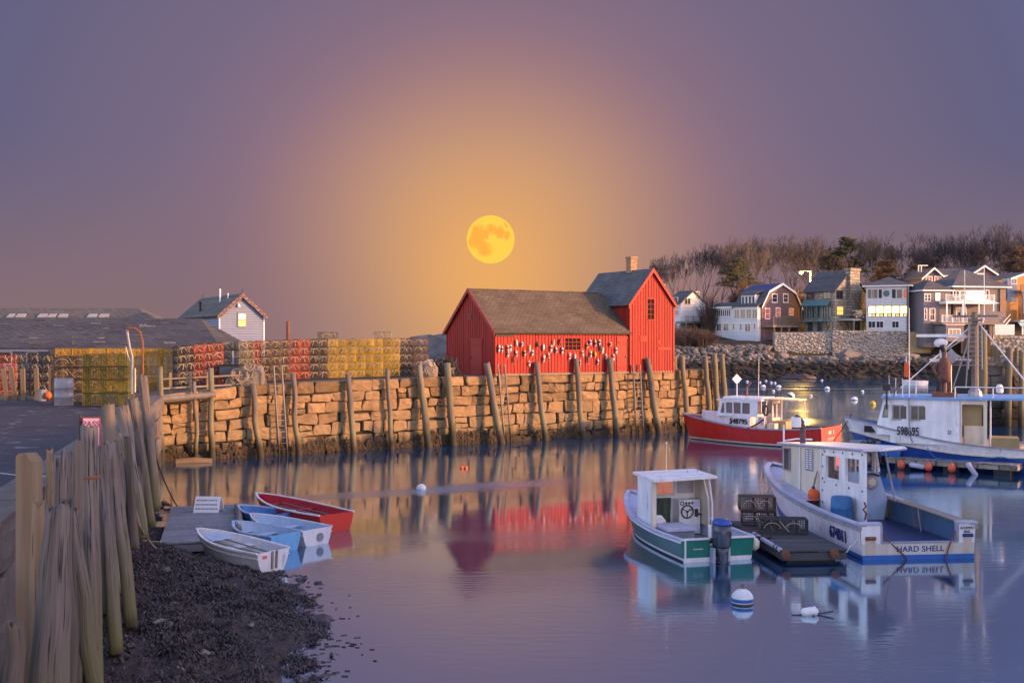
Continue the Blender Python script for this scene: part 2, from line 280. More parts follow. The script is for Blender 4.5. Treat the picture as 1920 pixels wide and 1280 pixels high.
# harbour water: long-exposure softness, fine ripples
def water_mat():
    m = bpy.data.materials.new('harbour_water'); m.use_nodes = True
    t = m.node_tree; n = t.nodes; l = t.links; b = n['Principled BSDF']
    b.inputs['Base Color'].default_value = (.014, .056, .15, 1)
    b.inputs['IOR'].default_value = 16.0; b.inputs['Specular IOR Level'].default_value = .5; b.inputs['Specular Tint'].default_value = (.76, .91, 1, 1)
    ge = n.new('ShaderNodeNewGeometry')
    def noi(sx, sy, sc, det):
        mp = n.new('ShaderNodeMapping'); l.new(ge.outputs['Position'], mp.inputs[0]); mp.inputs['Scale'].default_value = (sx, sy, 1)
        z = n.new('ShaderNodeTexNoise'); l.new(mp.outputs[0], z.inputs['Vector']); z.inputs['Scale'].default_value = sc; z.inputs['Detail'].default_value = det
        return z.outputs[0]
    br = noi(.55, 1.6, .09, 3)           # breeze patches
    q = n.new('ShaderNodeMapRange'); l.new(br, q.inputs[0]); q.inputs[1].default_value = .45; q.inputs[2].default_value = .62
    q.inputs[3].default_value = .07; q.inputs[4].default_value = .15; l.new(q.outputs[0], b.inputs['Roughness'])
    # a lane of ruffled water running across the basin below the pier
    A_, B_ = Vector((-10.5, 39.2)), Vector((3.2, 46.6)); d_ = (B_-A_).normalized()
    sp = n.new('ShaderNodeSeparateXYZ'); l.new(ge.outputs['Position'], sp.inputs[0])
    def mth(op, a, b=None):
        k = n.new('ShaderNodeMath'); k.operation = op
        for i, x in enumerate((a, b)):
            if x is None: continue
            if isinstance(x, (int, float)): k.inputs[i].default_value = x
            else: l.new(x, k.inputs[i])
        return k.outputs[0]
    def lin(cx, cy, c0): return mth('ADD', mth('ADD', mth('MULTIPLY', sp.outputs[0], cx), mth('MULTIPLY', sp.outputs[1], cy)), c0)
    wob = mth('MULTIPLY', mth('SUBTRACT', noi(1, 1, .22, 3), .5), 2.6)
    vv = mth('ABSOLUTE', mth('ADD', lin(-d_.y, d_.x, A_.x*d_.y-A_.y*d_.x), wob))
    mk = n.new('ShaderNodeMapRange'); mk.interpolation_type = 'SMOOTHSTEP'; l.new(vv, mk.inputs[0]); mk.inputs[1].default_value = .3; mk.inputs[2].default_value = 1.5; mk.inputs[3].default_value = 1; mk.inputs[4].default_value = 0
    uu = mth('ABSOLUTE', lin(d_.x, d_.y, -A_.dot(d_)-(B_-A_).length/2))
    mk2 = n.new('ShaderNodeMapRange'); mk2.interpolation_type = 'SMOOTHSTEP'; l.new(uu, mk2.inputs[0]); mk2.inputs[1].default_value = (B_-A_).length*.3; mk2.inputs[2].default_value = (B_-A_).length*.62; mk2.inputs[3].default_value = .16; mk2.inputs[4].default_value = 0
    l.new(mth('ADD', q.outputs[0], mth('MULTIPLY', mk.outputs[0], mk2.outputs[0])), b.inputs['Roughness'])
    r1 = noi(.5, 1.8, 2.6, 3); r2 = noi(.35, .9, .35, 2)
    s1 = n.new('ShaderNodeMapRange'); l.new(br, s1.inputs[0]); s1.inputs[1].default_value = .42; s1.inputs[2].default_value = .62; s1.inputs[3].default_value = .0005; s1.inputs[4].default_value = .007
    bp = n.new('ShaderNodeBump'); l.new(r1, bp.inputs['Height']); l.new(s1.outputs[0], bp.inputs['Distance'])
    bp2 = n.new('ShaderNodeBump'); l.new(r2, bp2.inputs['Height']); bp2.inputs['Distance'].default_value = .0045; l.new(bp.outputs[0], bp2.inputs['Normal'])
    l.new(bp2.outputs[0], b.inputs['Normal'])
    return m
MT['water'] = water_mat()

# ---------------------------------------------------------------- mesh helpers
class MB:
    def __init__(s): s.v = []; s.f = []; s.m = []
    def add(s, vs, fs, mi=0):
        o = len(s.v); s.v += [tuple(v) for v in vs]; s.f += [tuple(i+o for i in f) for f in fs]; s.m += [mi]*len(fs)
    def box(s, c, d, rz=0, mi=0, tilt=None):
        hx, hy, hz = d[0]/2, d[1]/2, d[2]/2
        vs = [(-hx, -hy, -hz), (hx, -hy, -hz), (hx, hy, -hz), (-hx, hy, -hz), (-hx, -hy, hz), (hx, -hy, hz), (hx, hy, hz), (-hx, hy, hz)]
        M = Matrix.Rotation(rz, 3, 'Z')
        if tilt: M = M @ Matrix.Rotation(tilt[1], 3, tilt[0])
        vs = [M @ Vector(v) + Vector(c) for v in vs]
        s.add(vs, [(0, 3, 2, 1), (4, 5, 6, 7), (0, 1, 5, 4), (1, 2, 6, 5), (2, 3, 7, 6), (3, 0, 4, 7)], mi)
    def b2(s, a, b, mi=0):
        s.box([(a[i]+b[i])/2 for i in range(3)], [abs(b[i]-a[i]) for i in range(3)], 0, mi)
    def tube(s, pts, r, n=6, cap=True, mi=0, twist=0):
        pts = [Vector(p) for p in pts]; k = len(pts)
        rs = r if isinstance(r, (list, tuple)) else [r]*k
        rings = []
        prev = None
        for i, p in enumerate(pts):
            d = (pts[min(i+1, k-1)] - pts[max(i-1, 0)])
            if d.length < 1e-9: d = Vector((0, 0, 1))
            d.normalize()
            if prev is None:
                a = d.orthogonal().normalized()
                if abs(d.z) > .8: a = (Vector((1, 0, 0)) - d*d.x).normalized()
            else: a = (prev - d*prev.dot(d)).normalized()
            prev = a; b = d.cross(a)
            rings.append([p + (a*cos(2*pi*j/n+twist) + b*sin(2*pi*j/n+twist))*rs[i] for j in range(n)])
        vs = [v for rg in rings for v in rg]
        fs = [(i*n+j, i*n+(j+1) % n, (i+1)*n+(j+1) % n, (i+1)*n+j) for i in range(k-1) for j in range(n)]
        if cap: fs += [tuple(range(n-1, -1, -1)), tuple((k-1)*n+j for j in range(n))]
        s.add(vs, fs, mi)
    def prism(s, poly, vec, mi=0):
        n = len(poly); vec = Vector(vec)
        vs = [Vector(p) for p in poly] + [Vector(p)+vec for p in poly]
        s.add(vs, [tuple(range(n-1, -1, -1)), tuple(range(n, 2*n))] + [(i, (i+1) % n, n+(i+1) % n, n+i) for i in range(n)], mi)
    def lathe(s, prof, n=12, c=(0, 0, 0), mi=0, axis=None):
        vs = []
        for r, z in prof:
            for j in range(n): vs.append((r*cos(2*pi*j/n), r*sin(2*pi*j/n), z))
        k = len(prof)
        fs = [(i*n+j, i*n+(j+1) % n, (i+1)*n+(j+1) % n, (i+1)*n+j) for i in range(k-1) for j in range(n)]
        fs += [tuple(range(n-1, -1, -1)), tuple((k-1)*n+j for j in range(n))]
        M = Matrix.Identity(3) if axis is None else Vector(axis).to_track_quat('Z', 'Y').to_matrix()
        s.add([M @ Vector(v) + Vector(c) for v in vs], fs, mi)
    def quad(s, a, b, c, d, mi=0): s.add([a, b, c, d], [(0, 1, 2, 3)], mi)
    def panel(s, frame, a0, a1, b0, b1, holes, th, mi=0):
        """flat wall in plane frame(a,b,depth) with rectangular openings"""
        A = sorted({a0, a1, *[h[0] for h in holes], *[h[1] for h in holes]}); B = sorted({b0, b1, *[h[2] for h in holes], *[h[3] for h in holes]})
        for i in range(len(A)-1):
            for j in range(len(B)-1):
                ca, cb = (A[i]+A[i+1])/2, (B[j]+B[j+1])/2
                if any(h[0] < ca < h[1] and h[2] < cb < h[3] for h in holes): continue
                q = [(A[i], B[j]), (A[i+1], B[j]), (A[i+1], B[j+1]), (A[i], B[j+1])]
                s.quad(*[frame(a, b, 0) for a, b in q], mi); s.quad(*[frame(a, b, th) for a, b in q[::-1]], mi)
        for (x0, x1, y0, y1) in [(a0, a1, b0, b1)]+[h[:4] for h in holes]:
            q = [(x0, y0), (x1, y0), (x1, y1), (x0, y1)]
            for i in range(4):
                a, b = q[i], q[(i+1) % 4]
                s.quad(frame(*a, 0), frame(*b, 0), frame(*b, th), frame(*a, th), mi)
    def mesh(s, name, mats, smooth=False):
        me = bpy.data.meshes.new(name); me.from_pydata(s.v, [], s.f)
        if not isinstance(mats, (list, tuple)): mats = [mats]
        for m in mats: me.materials.append(MT[m] if isinstance(m, str) else m)
        if len(mats) > 1: me.polygons.foreach_set('material_index', s.m)
        if smooth: me.polygons.foreach_set('use_smooth', [True]*len(s.f))
        me.update(); return me
    def build(s, name, mats, parent=None, smooth=False, loc=None, rz=0, kind=None):
        return put(name, s.mesh(name, mats, smooth), parent, loc, rz, kind)
def put(name, me, parent=None, loc=None, rz=0, kind=None):
    o = bpy.data.objects.new(name, me); C.objects.link(o)
    if parent: o.parent = parent
    if loc is not None: o.location = loc
    if rz: o.rotation_euler = (0, 0, rz)
    if kind: o['kind'] = kind
    return o
def tag(o, label, cat, group=None):
    o['label'] = label; o['category'] = cat
    if group: o['group'] = group
    return o
def thing(name, label, cat, loc=(0, 0, 0), rz=0, group=None):
    o = bpy.data.objects.new(name, None); C.objects.link(o); o.location = loc; o.rotation_euler = (0, 0, rz); o.empty_display_size = .3
    return tag(o, label, cat, group)
def copy_tree(o, parent=None):
    c = o.copy(); C.objects.link(c)
    if parent: c.parent = parent
    for ch in list(o.children): copy_tree(ch, c)
    return c
def text(name, s, size, mat, parent, loc, rot, depth=.006, sx=1.0, shear=0, align='CENTER'):
    cu = bpy.data.curves.new(name, 'FONT'); cu.body = s; cu.size = size; cu.extrude = depth; cu.align_x = align; cu.align_y = 'CENTER'; cu.shear = shear
    cu.space_character = 1.05; cu.offset = size*.012
    ob = bpy.data.objects.new(name, cu); C.objects.link(ob)
    me = bpy.data.meshes.new_from_object(ob.evaluated_get(bpy.context.evaluated_depsgraph_get()))
    bpy.data.objects.remove(ob); bpy.data.curves.remove(cu)
    me.materials.clear(); me.materials.append(MT[mat])
    o = put(name, me, parent, loc); o.rotation_euler = rot; o.scale = (sx, 1, 1); return o
ORD = ['first', 'second', 'third', 'fourth', 'fifth', 'sixth', 'seventh', 'eighth', 'ninth', 'tenth', 'eleventh', 'twelfth', 'thirteenth', 'fourteenth', 'fifteenth', 'sixteenth', 'seventeenth', 'eighteenth', 'nineteenth', 'twentieth']
def lerp(a, b, t): return a+(b-a)*t
def interp(tab, x):
    if x <= tab[0][0]: return tab[0][1]
    for (a, b), (c, d) in zip(tab, tab[1:]):
        if x <= c: return b+(d-b)*(x-a)/(c-a)
    return tab[-1][1]
def smooth_tab(tab, x):
    """Catmull-Rom through a table"""
    if x <= tab[0][0]: return tab[0][1]
    if x >= tab[-1][0]: return tab[-1][1]
    for i in range(len(tab)-1):
        if x <= tab[i+1][0]:
            p1, p2 = tab[i], tab[i+1]; p0 = tab[i-1] if i else p1; p3 = tab[i+2] if i+2 < len(tab) else p2
            h = p2[0]-p1[0]; t = (x-p1[0])/h
            m1 = (p2[1]-p0[1])/max(1e-6, p2[0]-p0[0])*h; m2 = (p3[1]-p1[1])/max(1e-6, p3[0]-p1[0])*h
            return (2*t**3-3*t*t+1)*p1[1]+(t**3-2*t*t+t)*m1+(-2*t**3+3*t*t)*p2[1]+(t**3-t*t)*m2
def nz(x, y, z=0, s=1.0): return noise.noise(Vector((x*s, y*s, z*s)))
# surveyed positions: points of the place found from bearings and the known camera height (6 m, 37.5 mm lens)
def PX(px, Y): return (px-960)*Y/2000
def PZ(py, Y): return 6-(py-640)*Y/2000
def at(px, py, z=0.0):
    Y = 2000*(6-z)/(py-640); return Vector((PX(px, Y), Y, z))
# ================================================================ moon, water, ground
def moon_mat():
    m = bpy.data.materials.new('moonlight'); m.use_nodes = True
    t = m.node_tree; n = t.nodes; l = t.links; n.clear()
    o = n.new('ShaderNodeOutputMaterial'); e = n.new('ShaderNodeEmission'); l.new(e.outputs[0], o.inputs[0])
    co = n.new('ShaderNodeTexCoord'); z = n.new('ShaderNodeTexNoise'); l.new(co.outputs['Object'], z.inputs['Vector'])
    z.inputs['Scale'].default_value = .05; z.inputs['Detail'].default_value = 5; z.inputs['Roughness'].default_value = .6
    # dark seas: soft blotches at fixed places on the disc, edges broken by noise
    sz = n.new('ShaderNodeVectorMath'); sz.operation = 'SCALE'; l.new(z.outputs['Color'], sz.inputs[0]); sz.inputs['Scale'].default_value = 34
    ad = n.new('ShaderNodeVectorMath'); ad.operation = 'ADD'; l.new(co.outputs['Object'], ad.inputs[0]); l.new(sz.outputs[0], ad.inputs[1])
    cur = None
    for (u_, v_, r_) in ((-.60, .18, .40), (-.50, -.12, .34), (-.28, -.48, .34), (.05, .36, .24), (.36, .22, .26), (.68, .52, .11), (.70, .12, .20), (-.2, .1, .22), (-.80, -.2, .25)):
        w_ = Vector((u_, -sqrt(max(0, 1-u_*u_-v_*v_)), v_))*67+Vector((17, 17, 17))
        d = n.new('ShaderNodeVectorMath'); d.operation = 'DISTANCE'; l.new(ad.outputs[0], d.inputs[0]); d.inputs[1].default_value = w_
        m_ = n.new('ShaderNodeMapRange'); m_.interpolation_type = 'SMOOTHSTEP'; l.new(d.outputs['Value'], m_.inputs[0]); m_.inputs[1].default_value = r_*67*.55; m_.inputs[2].default_value = r_*67*1.3; m_.inputs[3].default_value = 0; m_.inputs[4].default_value = 1
        if cur is None: cur = m_.outputs[0]
        else:
            k2 = n.new('ShaderNodeMath'); k2.operation = 'MINIMUM'; l.new(cur, k2.inputs[0]); l.new(m_.outputs[0], k2.inputs[1]); cur = k2.outputs[0]
    q = n.new('ShaderNodeMath'); q.operation = 'MULTIPLY'; l.new(cur, q.inputs[0]); q.inputs[1].default_value = 1.0
    k = n.new('ShaderNodeMix'); k.data_type = 'RGBA'; l.new(q.outputs[0], k.inputs[0])
    k.inputs[6].default_value = (*s2l((255, 178, 70)), 1); k.inputs[7].default_value = (*s2l((255, 210, 82)), 1)
    l.new(k.outputs[2], e.inputs[0]); e.inputs[1].default_value = KV
    return m
MT['moon'] = moon_mat()
mb = MB(); prof = [(67*sin(pi*i/32), -67*cos(pi*i/32)) for i in range(1, 32)]
mb.lathe(prof, 48); o = mb.build('moon', 'moon', smooth=True, loc=MOON*3000+Vector((0, 0, 6)))
tag(o, 'large yellow full moon with orange patches, low above the red shed', 'moon')

mb = MB(); ys = [-40, 10, 40, 80, 140, 260, 600, 2000, 8000]
for a, b in zip(ys, ys[1:]): mb.quad((-5000, a, 0), (5000, a, 0), (5000, b, 0), (-5000, b, 0))
mb.build('water', 'water', kind='structure')

# pier line
UX, UY = .8461, .5330; OX, OY = -17.8, 53.04
def WP(s, d=0, z=0): return Vector((OX+UX*s+UY*d, OY+UY*s-UX*d, z))        # d metres out from the wall face
def ws(px, d=0):
    k = (px-960)/2000; Y = (64.25-1.182*d)/(1-.63*k); X = k*Y
    return ((X-OX)-UY*d)/UX, Y
ZT = [(-60, 3.3), (0, 3.3), (4.6, 3.72), (8.75, 3.87), (18.8, 3.98), (34, 4.1), (60, 4.1)]
def zt(s): return interp(ZT, s)
S_END = 38.0
# harbour bed under the water's edge is never seen; the pier deck
mb = MB(); ss = [-60, -30, -10, 0, 2.3, 4.6, 6.5, 8.75, 14, 18.8, 26, 34, S_END-.1]
for a, b in zip(ss, ss[1:]):
    mb.quad(WP(a, -.35, zt(a)-.03), WP(b, -.35, zt(b)-.03), WP(b, -34, zt(b)-.03), WP(a, -34, zt(a)-.03))
a = S_END-.1
mb.quad(WP(a, -.35, 4.07), WP(a, -.35, -1), WP(a, -34, -1), WP(a, -34, 4.07))
mb.build('pier_ground', 'pier_soil', kind='structure')
def QE(Y): return -3.55-.26*Y                                               # quay edge
mb = MB()
q = [(QE(1)-.3, 1), (QE(53.3)-.3, 53.3), WP(-60, 0)[:2], (-70, 1)]
import bmesh
vs = []
pl = [(QE(1)-.3, 1, 3.3), (-17.75, 52.9, 3.3), (*WP(-60, -.3)[:2], 3.3), (-80, 1, 3.3)]
mb.add(pl, [(0, 1, 2, 3)])
mb.build('quay_pavement', 'asphalt', kind='structure')

# ---------------------------------------------------------------- stones
def stone_mesh(q, depth, fr, bulge, rr, mat):
    """q: four corners (a,b) of the face in the wall plane; fr(a,b,d) -> point; d outward"""
    ring = []
    cx = sum(p[0] for p in q)/4; cy = sum(p[1] for p in q)/4
    for i in range(4):
        p, n2 = q[i], q[(i+1) % 4]
        ring.append((p[0], p[1])); ring.append(((p[0]+n2[0])/2+rr.uniform(-.03, .03), (p[1]+n2[1])/2+rr.uniform(-.035, .035)))
    # knock corners in
    ring = [(lerp(x, cx, rr.uniform(.0, .13)), lerp(y, cy, rr.uniform(.0, .13))) if i % 2 == 0 else (lerp(x, cx, rr.uniform(-.03, .07)), lerp(y, cy, rr.uniform(-.04, .08))) for i, (x, y) in enumerate(ring)]
    vs = []
    for k, (sc, d, jit) in enumerate(((1.0, -depth, 0), (1.0, bulge-.035, .012), (.93, bulge, .018), (.5, bulge+.01, .03))):
        for (x, y) in ring:
            vs.append(fr(lerp(cx, x, sc), lerp(cy, y, sc), d+rr.uniform(-jit, jit)))
    vs.append(fr(cx, cy, bulge+rr.uniform(-.02, .05)))
    fs = []
    for k in range(3):
        for i in range(8): fs.append((k*8+i, k*8+(i+1) % 8, (k+1)*8+(i+1) % 8, (k+1)*8+i))
    fs += [(24+i, 24+(i+1) % 8, 32) for i in range(8)]
    mb = MB(); mb.add(vs, fs); return mb.mesh('stone', mat)
def build_wall(parent, fr, s0, s1, z0, ztop, courses, wid, capw, mat, rr, gap=.012, wob=.17):
    tot = sum(courses); acc = [0]
    for c in courses: acc.append(acc[-1]+c/tot)
    def zl(i, s):
        t = acc[i]; z = z0+(ztop(s)-z0)*t
        return z+(0 if i in (0, len(courses)) else wob*nz(s*.45, i*7.3, 2.2)+wob*.6*nz(s*1.3, i*3.1, 5))
    n = 0
    for i in range(len(courses)):
        cap = i == len(courses)-1
        s = s0-rr.random()*.5; lo, hi = (capw if cap else wid)
        while s < s1:
            wd = rr.uniform(lo, hi); e = min(s+wd, s1)
            if e-s < .25: break
            j = lambda a=.085: rr.uniform(-a, a)
            a0, a1 = s+gap, e-gap
            q = [(a0+j(), zl(i, a0)+gap+j(.06)), (a1+j(), zl(i, a1)+gap+j(.06)), (a1+j(), zl(i+1, a1)-gap-(0 if cap else j(.06))), (a0+j(), zl(i+1, a0)-gap-(0 if cap else j(.06)))]
            parts = [q]
            if not cap and wd < 1.0 and rr.random() < .16:
                t = rr.uniform(.4, .6); m0 = (lerp(q[0][0], q[3][0], t), lerp(q[0][1], q[3][1], t)); m1 = (lerp(q[1][0], q[2][0], t), lerp(q[1][1], q[2][1], t+rr.uniform(-.1, .1)))
                parts = [[q[0], q[1], (m1[0], m1[1]-gap), (m0[0], m0[1]-gap)], [(m0[0], m0[1]+gap), (m1[0], m1[1]+gap), q[2], q[3]]]
            for p in parts:
                put('stone', stone_mesh(p, .35, fr, rr.uniform(-.03, .10) if not cap else rr.uniform(.0, .05), rr, mat), parent); n += 1
            s = e
    return n
rr = random.Random(11)
pier = thing('pier_wall', 'long golden granite block wall of the pier under the red shed', 'wall', WP(19, 0, 0))
org = Vector(WP(19, 0, 0))
fr = lambda s, z, d: WP(s, d, z)-org
build_wall(pier, fr, -1.4, S_END, -.35, zt, [1.05, 1.0, .95, 1.0, .9, .85, .95], (.5, 1.35), (1.0, 2.2), 'granite', rr)
mb = MB(); ss = [-1.6, 0, 2.3, 4.6, 8.75, 18.8, 34, S_END-.12]
for a, b in zip(ss, ss[1:]):
    mb.quad(WP(a, -.12, -.6)-org, WP(b, -.12, -.6)-org, WP(b, -.12, zt(b)-.12)-org, WP(a, -.12, zt(a)-.12)-org)
mb.build('backing', 'wall_core', pier)
# rockweed hanging on the lower stones
mb = MB()
for k in range(5200):
    s = rr.uniform(-1.2, S_END); hi = .52+.75*nz(s*.8, 3.3)+.45*nz(s*2.7, 9)
    z = rr.uniform(.05, max(.12, hi)); ln = rr.uniform(.14, .42); wd = rr.uniform(.02, .06); d = rr.uniform(.09, .20)
    dx = rr.uniform(-.08, .08)
    p = [WP(s-wd, d, z)-org, WP(s+wd, d+.01, z)-org, WP(s+wd*.8+dx, d+.06, z-ln*.5)-org, WP(s-wd*.8+dx, d+.05, z-ln*.5)-org, WP(s+dx*1.6, d+.03, max(-.1, z-ln))-org]
    mb.add(p, [(0, 1, 2, 3), (3, 2, 4)])
mb.build('rockweed', 'rockweed', pier, kind='stuff')

# quay edge: granite blocks under the pavement on the near side
quay = thing('quay_wall', 'pinkish granite block edge of the near quay behind the grey pilings', 'wall', (QE(20), 20, 0))
qo = Vector((QE(20), 20, 0)); ql = Vector((-.2516, .9678, 0)); qn = Vector((.9678, .2516, 0))
def frq(s, z, d): return Vector((QE(8), 8, 0))+ql*s+qn*d+Vector((0, 0, z))-qo
build_wall(quay, frq, 0, 46, -.3, lambda s: 3.24, [1.1, 1.0, 1.0, .9], (1.2, 2.2), (1.4, 2.4), 'granite_pink', rr, wob=.05)
s = 0.0
while s < 46:                                     # top slabs, their flat faces up
    e = s+rr.uniform(1.3, 2.3); m2 = MB()
    a, b = s+.02, min(e, 46)-.02; z1 = 3.31+rr.uniform(-.015, .02)
    P = lambda t, d, z: Vector((QE(8), 8, 0))+ql*t+qn*d+Vector((0, 0, z))-qo
    m2.prism([P(a, -.75, 3.2), P(b, -.75, 3.2), P(b, .04, 3.2), P(a, .04, 3.2)], (0, 0, z1-3.2)); m2.build('kerb_stone', 'granite_pink', quay); s = e
mb = MB(); mb.quad(frq(0, -.6, -.12), frq(46, -.6, -.12), frq(46, 3.15, -.12), frq(0, 3.15, -.12)); mb.build('backing', 'wall_core', quay)

# ---------------------------------------------------------------- beach of mud and seaweed
SHORE = [(2, -.3), (8, -2.2), (14, -3.0), (18.7, -3.75), (20, -4.1), (21.8, -4.15), (23, -4.7), (25, -5.35), (26.5, -5.85), (28, -6.9), (30, -8.9), (33, -11.0), (38, -13.2), (46, -16), (60, -20)]
def beach_z(X, Y):
    d = interp(SHORE, Y)-X + .55*nz(X*.8, Y*.5, 1)+.35*nz(X*2.1, Y*1.4, 4)
    z = .16*d if d < 0 else 1.05*(1-math.exp(-d*.27))
    if d > -1: z += (.11*nz(X*1.6, Y*1.1, 7)+.085*nz(X*4.2, Y*3.5, 2))*min(1, d+1)
    return z
mb = MB(); nx, ny = 110, 190
xs = lambda i, Y: lerp(QE(Y)-.2, interp(SHORE, Y)+2.2, i/nx)
for j in range(ny+1):
    Y = 9+(44-9)*(j/ny)
    for i in range(nx+1):
        X = xs(i, Y); mb.v.append((X, Y, beach_z(X, Y)-.02))
mb.f = [(j*(nx+1)+i, j*(nx+1)+i+1, (j+1)*(nx+1)+i+1, (j+1)*(nx+1)+i) for j in range(ny) for i in range(nx)]; mb.m = [0]*len(mb.f)
mb.build('beach', 'mud', smooth=True, kind='structure')
mb = MB(); rs = random.Random(5); cnt = 0
while cnt < 42000:
    Y = 13+27*rs.random()**1.3; X = lerp(QE(Y)+.4, interp(SHORE, Y)+1.6, rs.random()**.9)
    z = beach_z(X, Y)
    cov = nz(X*.55, Y*.4, 12)+.5*nz(X*1.9, Y*1.3, 3)
    if z < -.05 or (cov < -.22 and rs.random() < .85): continue
    z = max(z, .005); cnt += 1
    a = rs.uniform(0, 2*pi); ln = rs.uniform(.06, .22); wd = rs.uniform(.006, .022); c, s_ = cos(a), sin(a)
    h = rs.uniform(.015, .075); bend = rs.uniform(-.06, .06)
    A = Vector((X, Y, z)); dv = Vector((c, s_, 0)); pv = Vector((-s_, c, 0))
    p = [A-pv*wd, A+pv*wd, A+dv*ln*.5+pv*(wd+bend)+Vector((0, 0, h)), A+dv*ln*.5+pv*(bend-wd)+Vector((0, 0, h)), A+dv*ln+pv*bend*2.4+Vector((0, 0, rs.uniform(-.005, .02)))]
    mb.add(p, [(0, 1, 2, 3), (3, 2, 4)])
tag(mb.build('seaweed', 'seaweed', kind='stuff'), 'dark purple brown seaweed covering the muddy beach', 'seaweed')
def rock_mb(r, rr, sq=(1, 1, .7), sub=1, rough=.25):
    bm = bmesh.new(); bmesh.ops.create_icosphere(bm, subdivisions=sub, radius=1)
    off = Vector((rr.uniform(0, 99), rr.uniform(0, 99), 0)); mb = MB()
    for v in bm.verts:
        k = 1+rough*1.6*noise.noise(v.co*1.1+off)+rough*.6*noise.noise(v.co*2.7+off)
        mb.v.append(tuple(Vector((v.co.x*sq[0], v.co.y*sq[1], v.co.z*sq[2]))*k*r))
    mb.f = [tuple(v.index for v in f.verts) for f in bm.faces]; mb.m = [0]*len(mb.f); bm.free(); return mb
BR = [(84, 620), (427, 1080), (310, 1085), (415, 965), (300, 1188), (365, 1230), (325, 1145), (510, 1255), (245, 1235), (440, 1115), (382, 1228), (352, 1170), (470, 1170), (280, 1110), (318, 1190)]
for k, (px, py) in enumerate(BR[2::2]):
    p = at(px, py, .35); p.z = beach_z(p.x, p.y)
    o = rock_mb(rs.uniform(.06, .13), rs, (1.3, .9, .5), 2, .45).build('beach_stone', 'beach_stone', loc=p+Vector((0, 0, .03)), rz=rs.uniform(0, 6))
    tag(o, 'small pale stone lying in the dark seaweed of the beach', 'stone', 'pale stones scattered in the seaweed')
for px, py, r, lab in ((606, 1163, .20, 'dark weedy rock standing alone in the water off the beach'), (566, 1086, .13, 'small dark weed clump at the water near the white rowing boat'), (596, 1093, .09, 'smallest dark weed clump floating off the beach')):
    p = at(px, py, 0); o = rock_mb(r, rs, (1.3, .8, .6), 2, .4).build('weedy_rock', 'seaweed', loc=p, rz=.4); tag(o, lab, 'rock')
mb = MB()
for k in range(420):                               # floating shreds by the shore
    Y = rs.uniform(18.8, 28); X = interp(SHORE, Y)+abs(rs.gauss(.15, .5)); l2 = rs.uniform(.03, .14); a = rs.uniform(-.5, .5)
    if nz(X*1.5, Y*1.1, 20) < -.02: continue
    mb.box((X, Y, .004), (l2, .02+.03*rs.random(), .02), a)
tag(mb.build('floating_seaweed', 'seaweed', kind='stuff'), 'shreds of seaweed floating along the beach edge', 'seaweed')

# ---------------------------------------------------------------- far shore
def land_z(X, Y):
    wl = 171+2.2*nz(X*.07, 3)
    d = Y-wl
    left = max(0, min(1, (X-18)/26.0))
    prof = [(-6, -1.2), (0, 0), (5, 2.7), (9, 4.6), (14, 5.6), (24, 6.6), (34, 8.2), (60, 12.5), (110, 14.5), (400, 16)]
    z = interp(prof, d)
    if X > 43.5 and 0 < d < 12.8: z = min(z, interp([(0, 0), (4, 2.3), (8, 3.0), (13, 3.3)], d))
    hi = 4.8+left*30
    if z > hi: z = hi+(z-hi)*.12
    return z*(1 if X > 22 else max(-.3, 1-(22-X)*.09)) + .35*nz(X*.2, Y*.2, 6)
mb = MB(); X0, X1, nx = -2, 190, 120; YS = [164+i*1.3 for i in range(30)]+[204+i*5 for i in range(24)]+[330, 400, 500, 700]
for Y in YS:
    for i in range(nx+1):
        X = lerp(X0, X1*max(1, Y/205), i/nx); mb.v.append((X, Y, land_z(X, Y)))
mb.f = [(j*(nx+1)+i, j*(nx+1)+i+1, (j+1)*(nx+1)+i+1, (j+1)*(nx+1)+i) for j in range(len(YS)-1) for i in range(nx)]; mb.m = [0]*len(mb.f)
mb.build('hillside', 'land', smooth=True, kind='structure')
# riprap
shore_root = bpy.data.objects.new('boulder_shore', None); C.objects.link(shore_root); shore_root['kind'] = 'structure'
rb = random.Random(3); protos = [rock_mb(1, rb, (1.25, 1, .75), 1, .34).mesh('boulder', 'boulder') for _ in range(14)]
big = 0
for px, py, r in ((1592, 667, 2.3), (1573, 668, 1.3), (1700, 668, 1.5), (1613, 668, 1.1), (1468, 664, 1.2), (1505, 700, 1.3), (1548, 694, 1.0), (1430, 690, 1.2), (1470, 683, 1.2), (1590, 695, 1.1), (1655, 690, .9)):
    Y = 171+(9 if py < 675 else 3.5); z = PZ(py+3, Y); o = put('boulder', rb.choice(protos), shore_root, (PX(px, Y), Y, z)); o.scale = (r, r*.8, r*.8); o.rotation_euler = (0, 0, rb.uniform(-.6, .6)); big += 1
while big < 290:
    X = rb.uniform(22, 96); d = rb.choice((rb.uniform(4.5, 11), rb.uniform(4.5, 10), rb.uniform(1, 5))); Y = 171+2.2*nz(X*.07, 3)+d
    r = rb.uniform(.35, .75); o = put('boulder', rb.choice(protos), shore_root, (X, Y, land_z(X, Y)+r*.2))
    o.scale = (r*rb.uniform(.9, 1.3), r, r*rb.uniform(.7, 1)); o.rotation_euler = (rb.uniform(-.5, .5), rb.uniform(-.5, .5), rb.uniform(0, 6)); big += 1
mb = MB()
for k in range(3400):
    X = rb.uniform(19, 100); d = rb.uniform(-.5, 12.5); Y = 171+2.2*nz(X*.07, 3)+d; r = rb.uniform(.16, .42)
    t = rock_mb(r, rb, (1.2, 1, .75), 1, .34) if k % 1 == 0 else None
    z = land_z(X, Y); mb.add([(v[0]+X, v[1]+Y, v[2]+z+.05) for v in t.v], t.f)
mb.build('small_boulder', 'boulder', shore_root, kind='stuff')

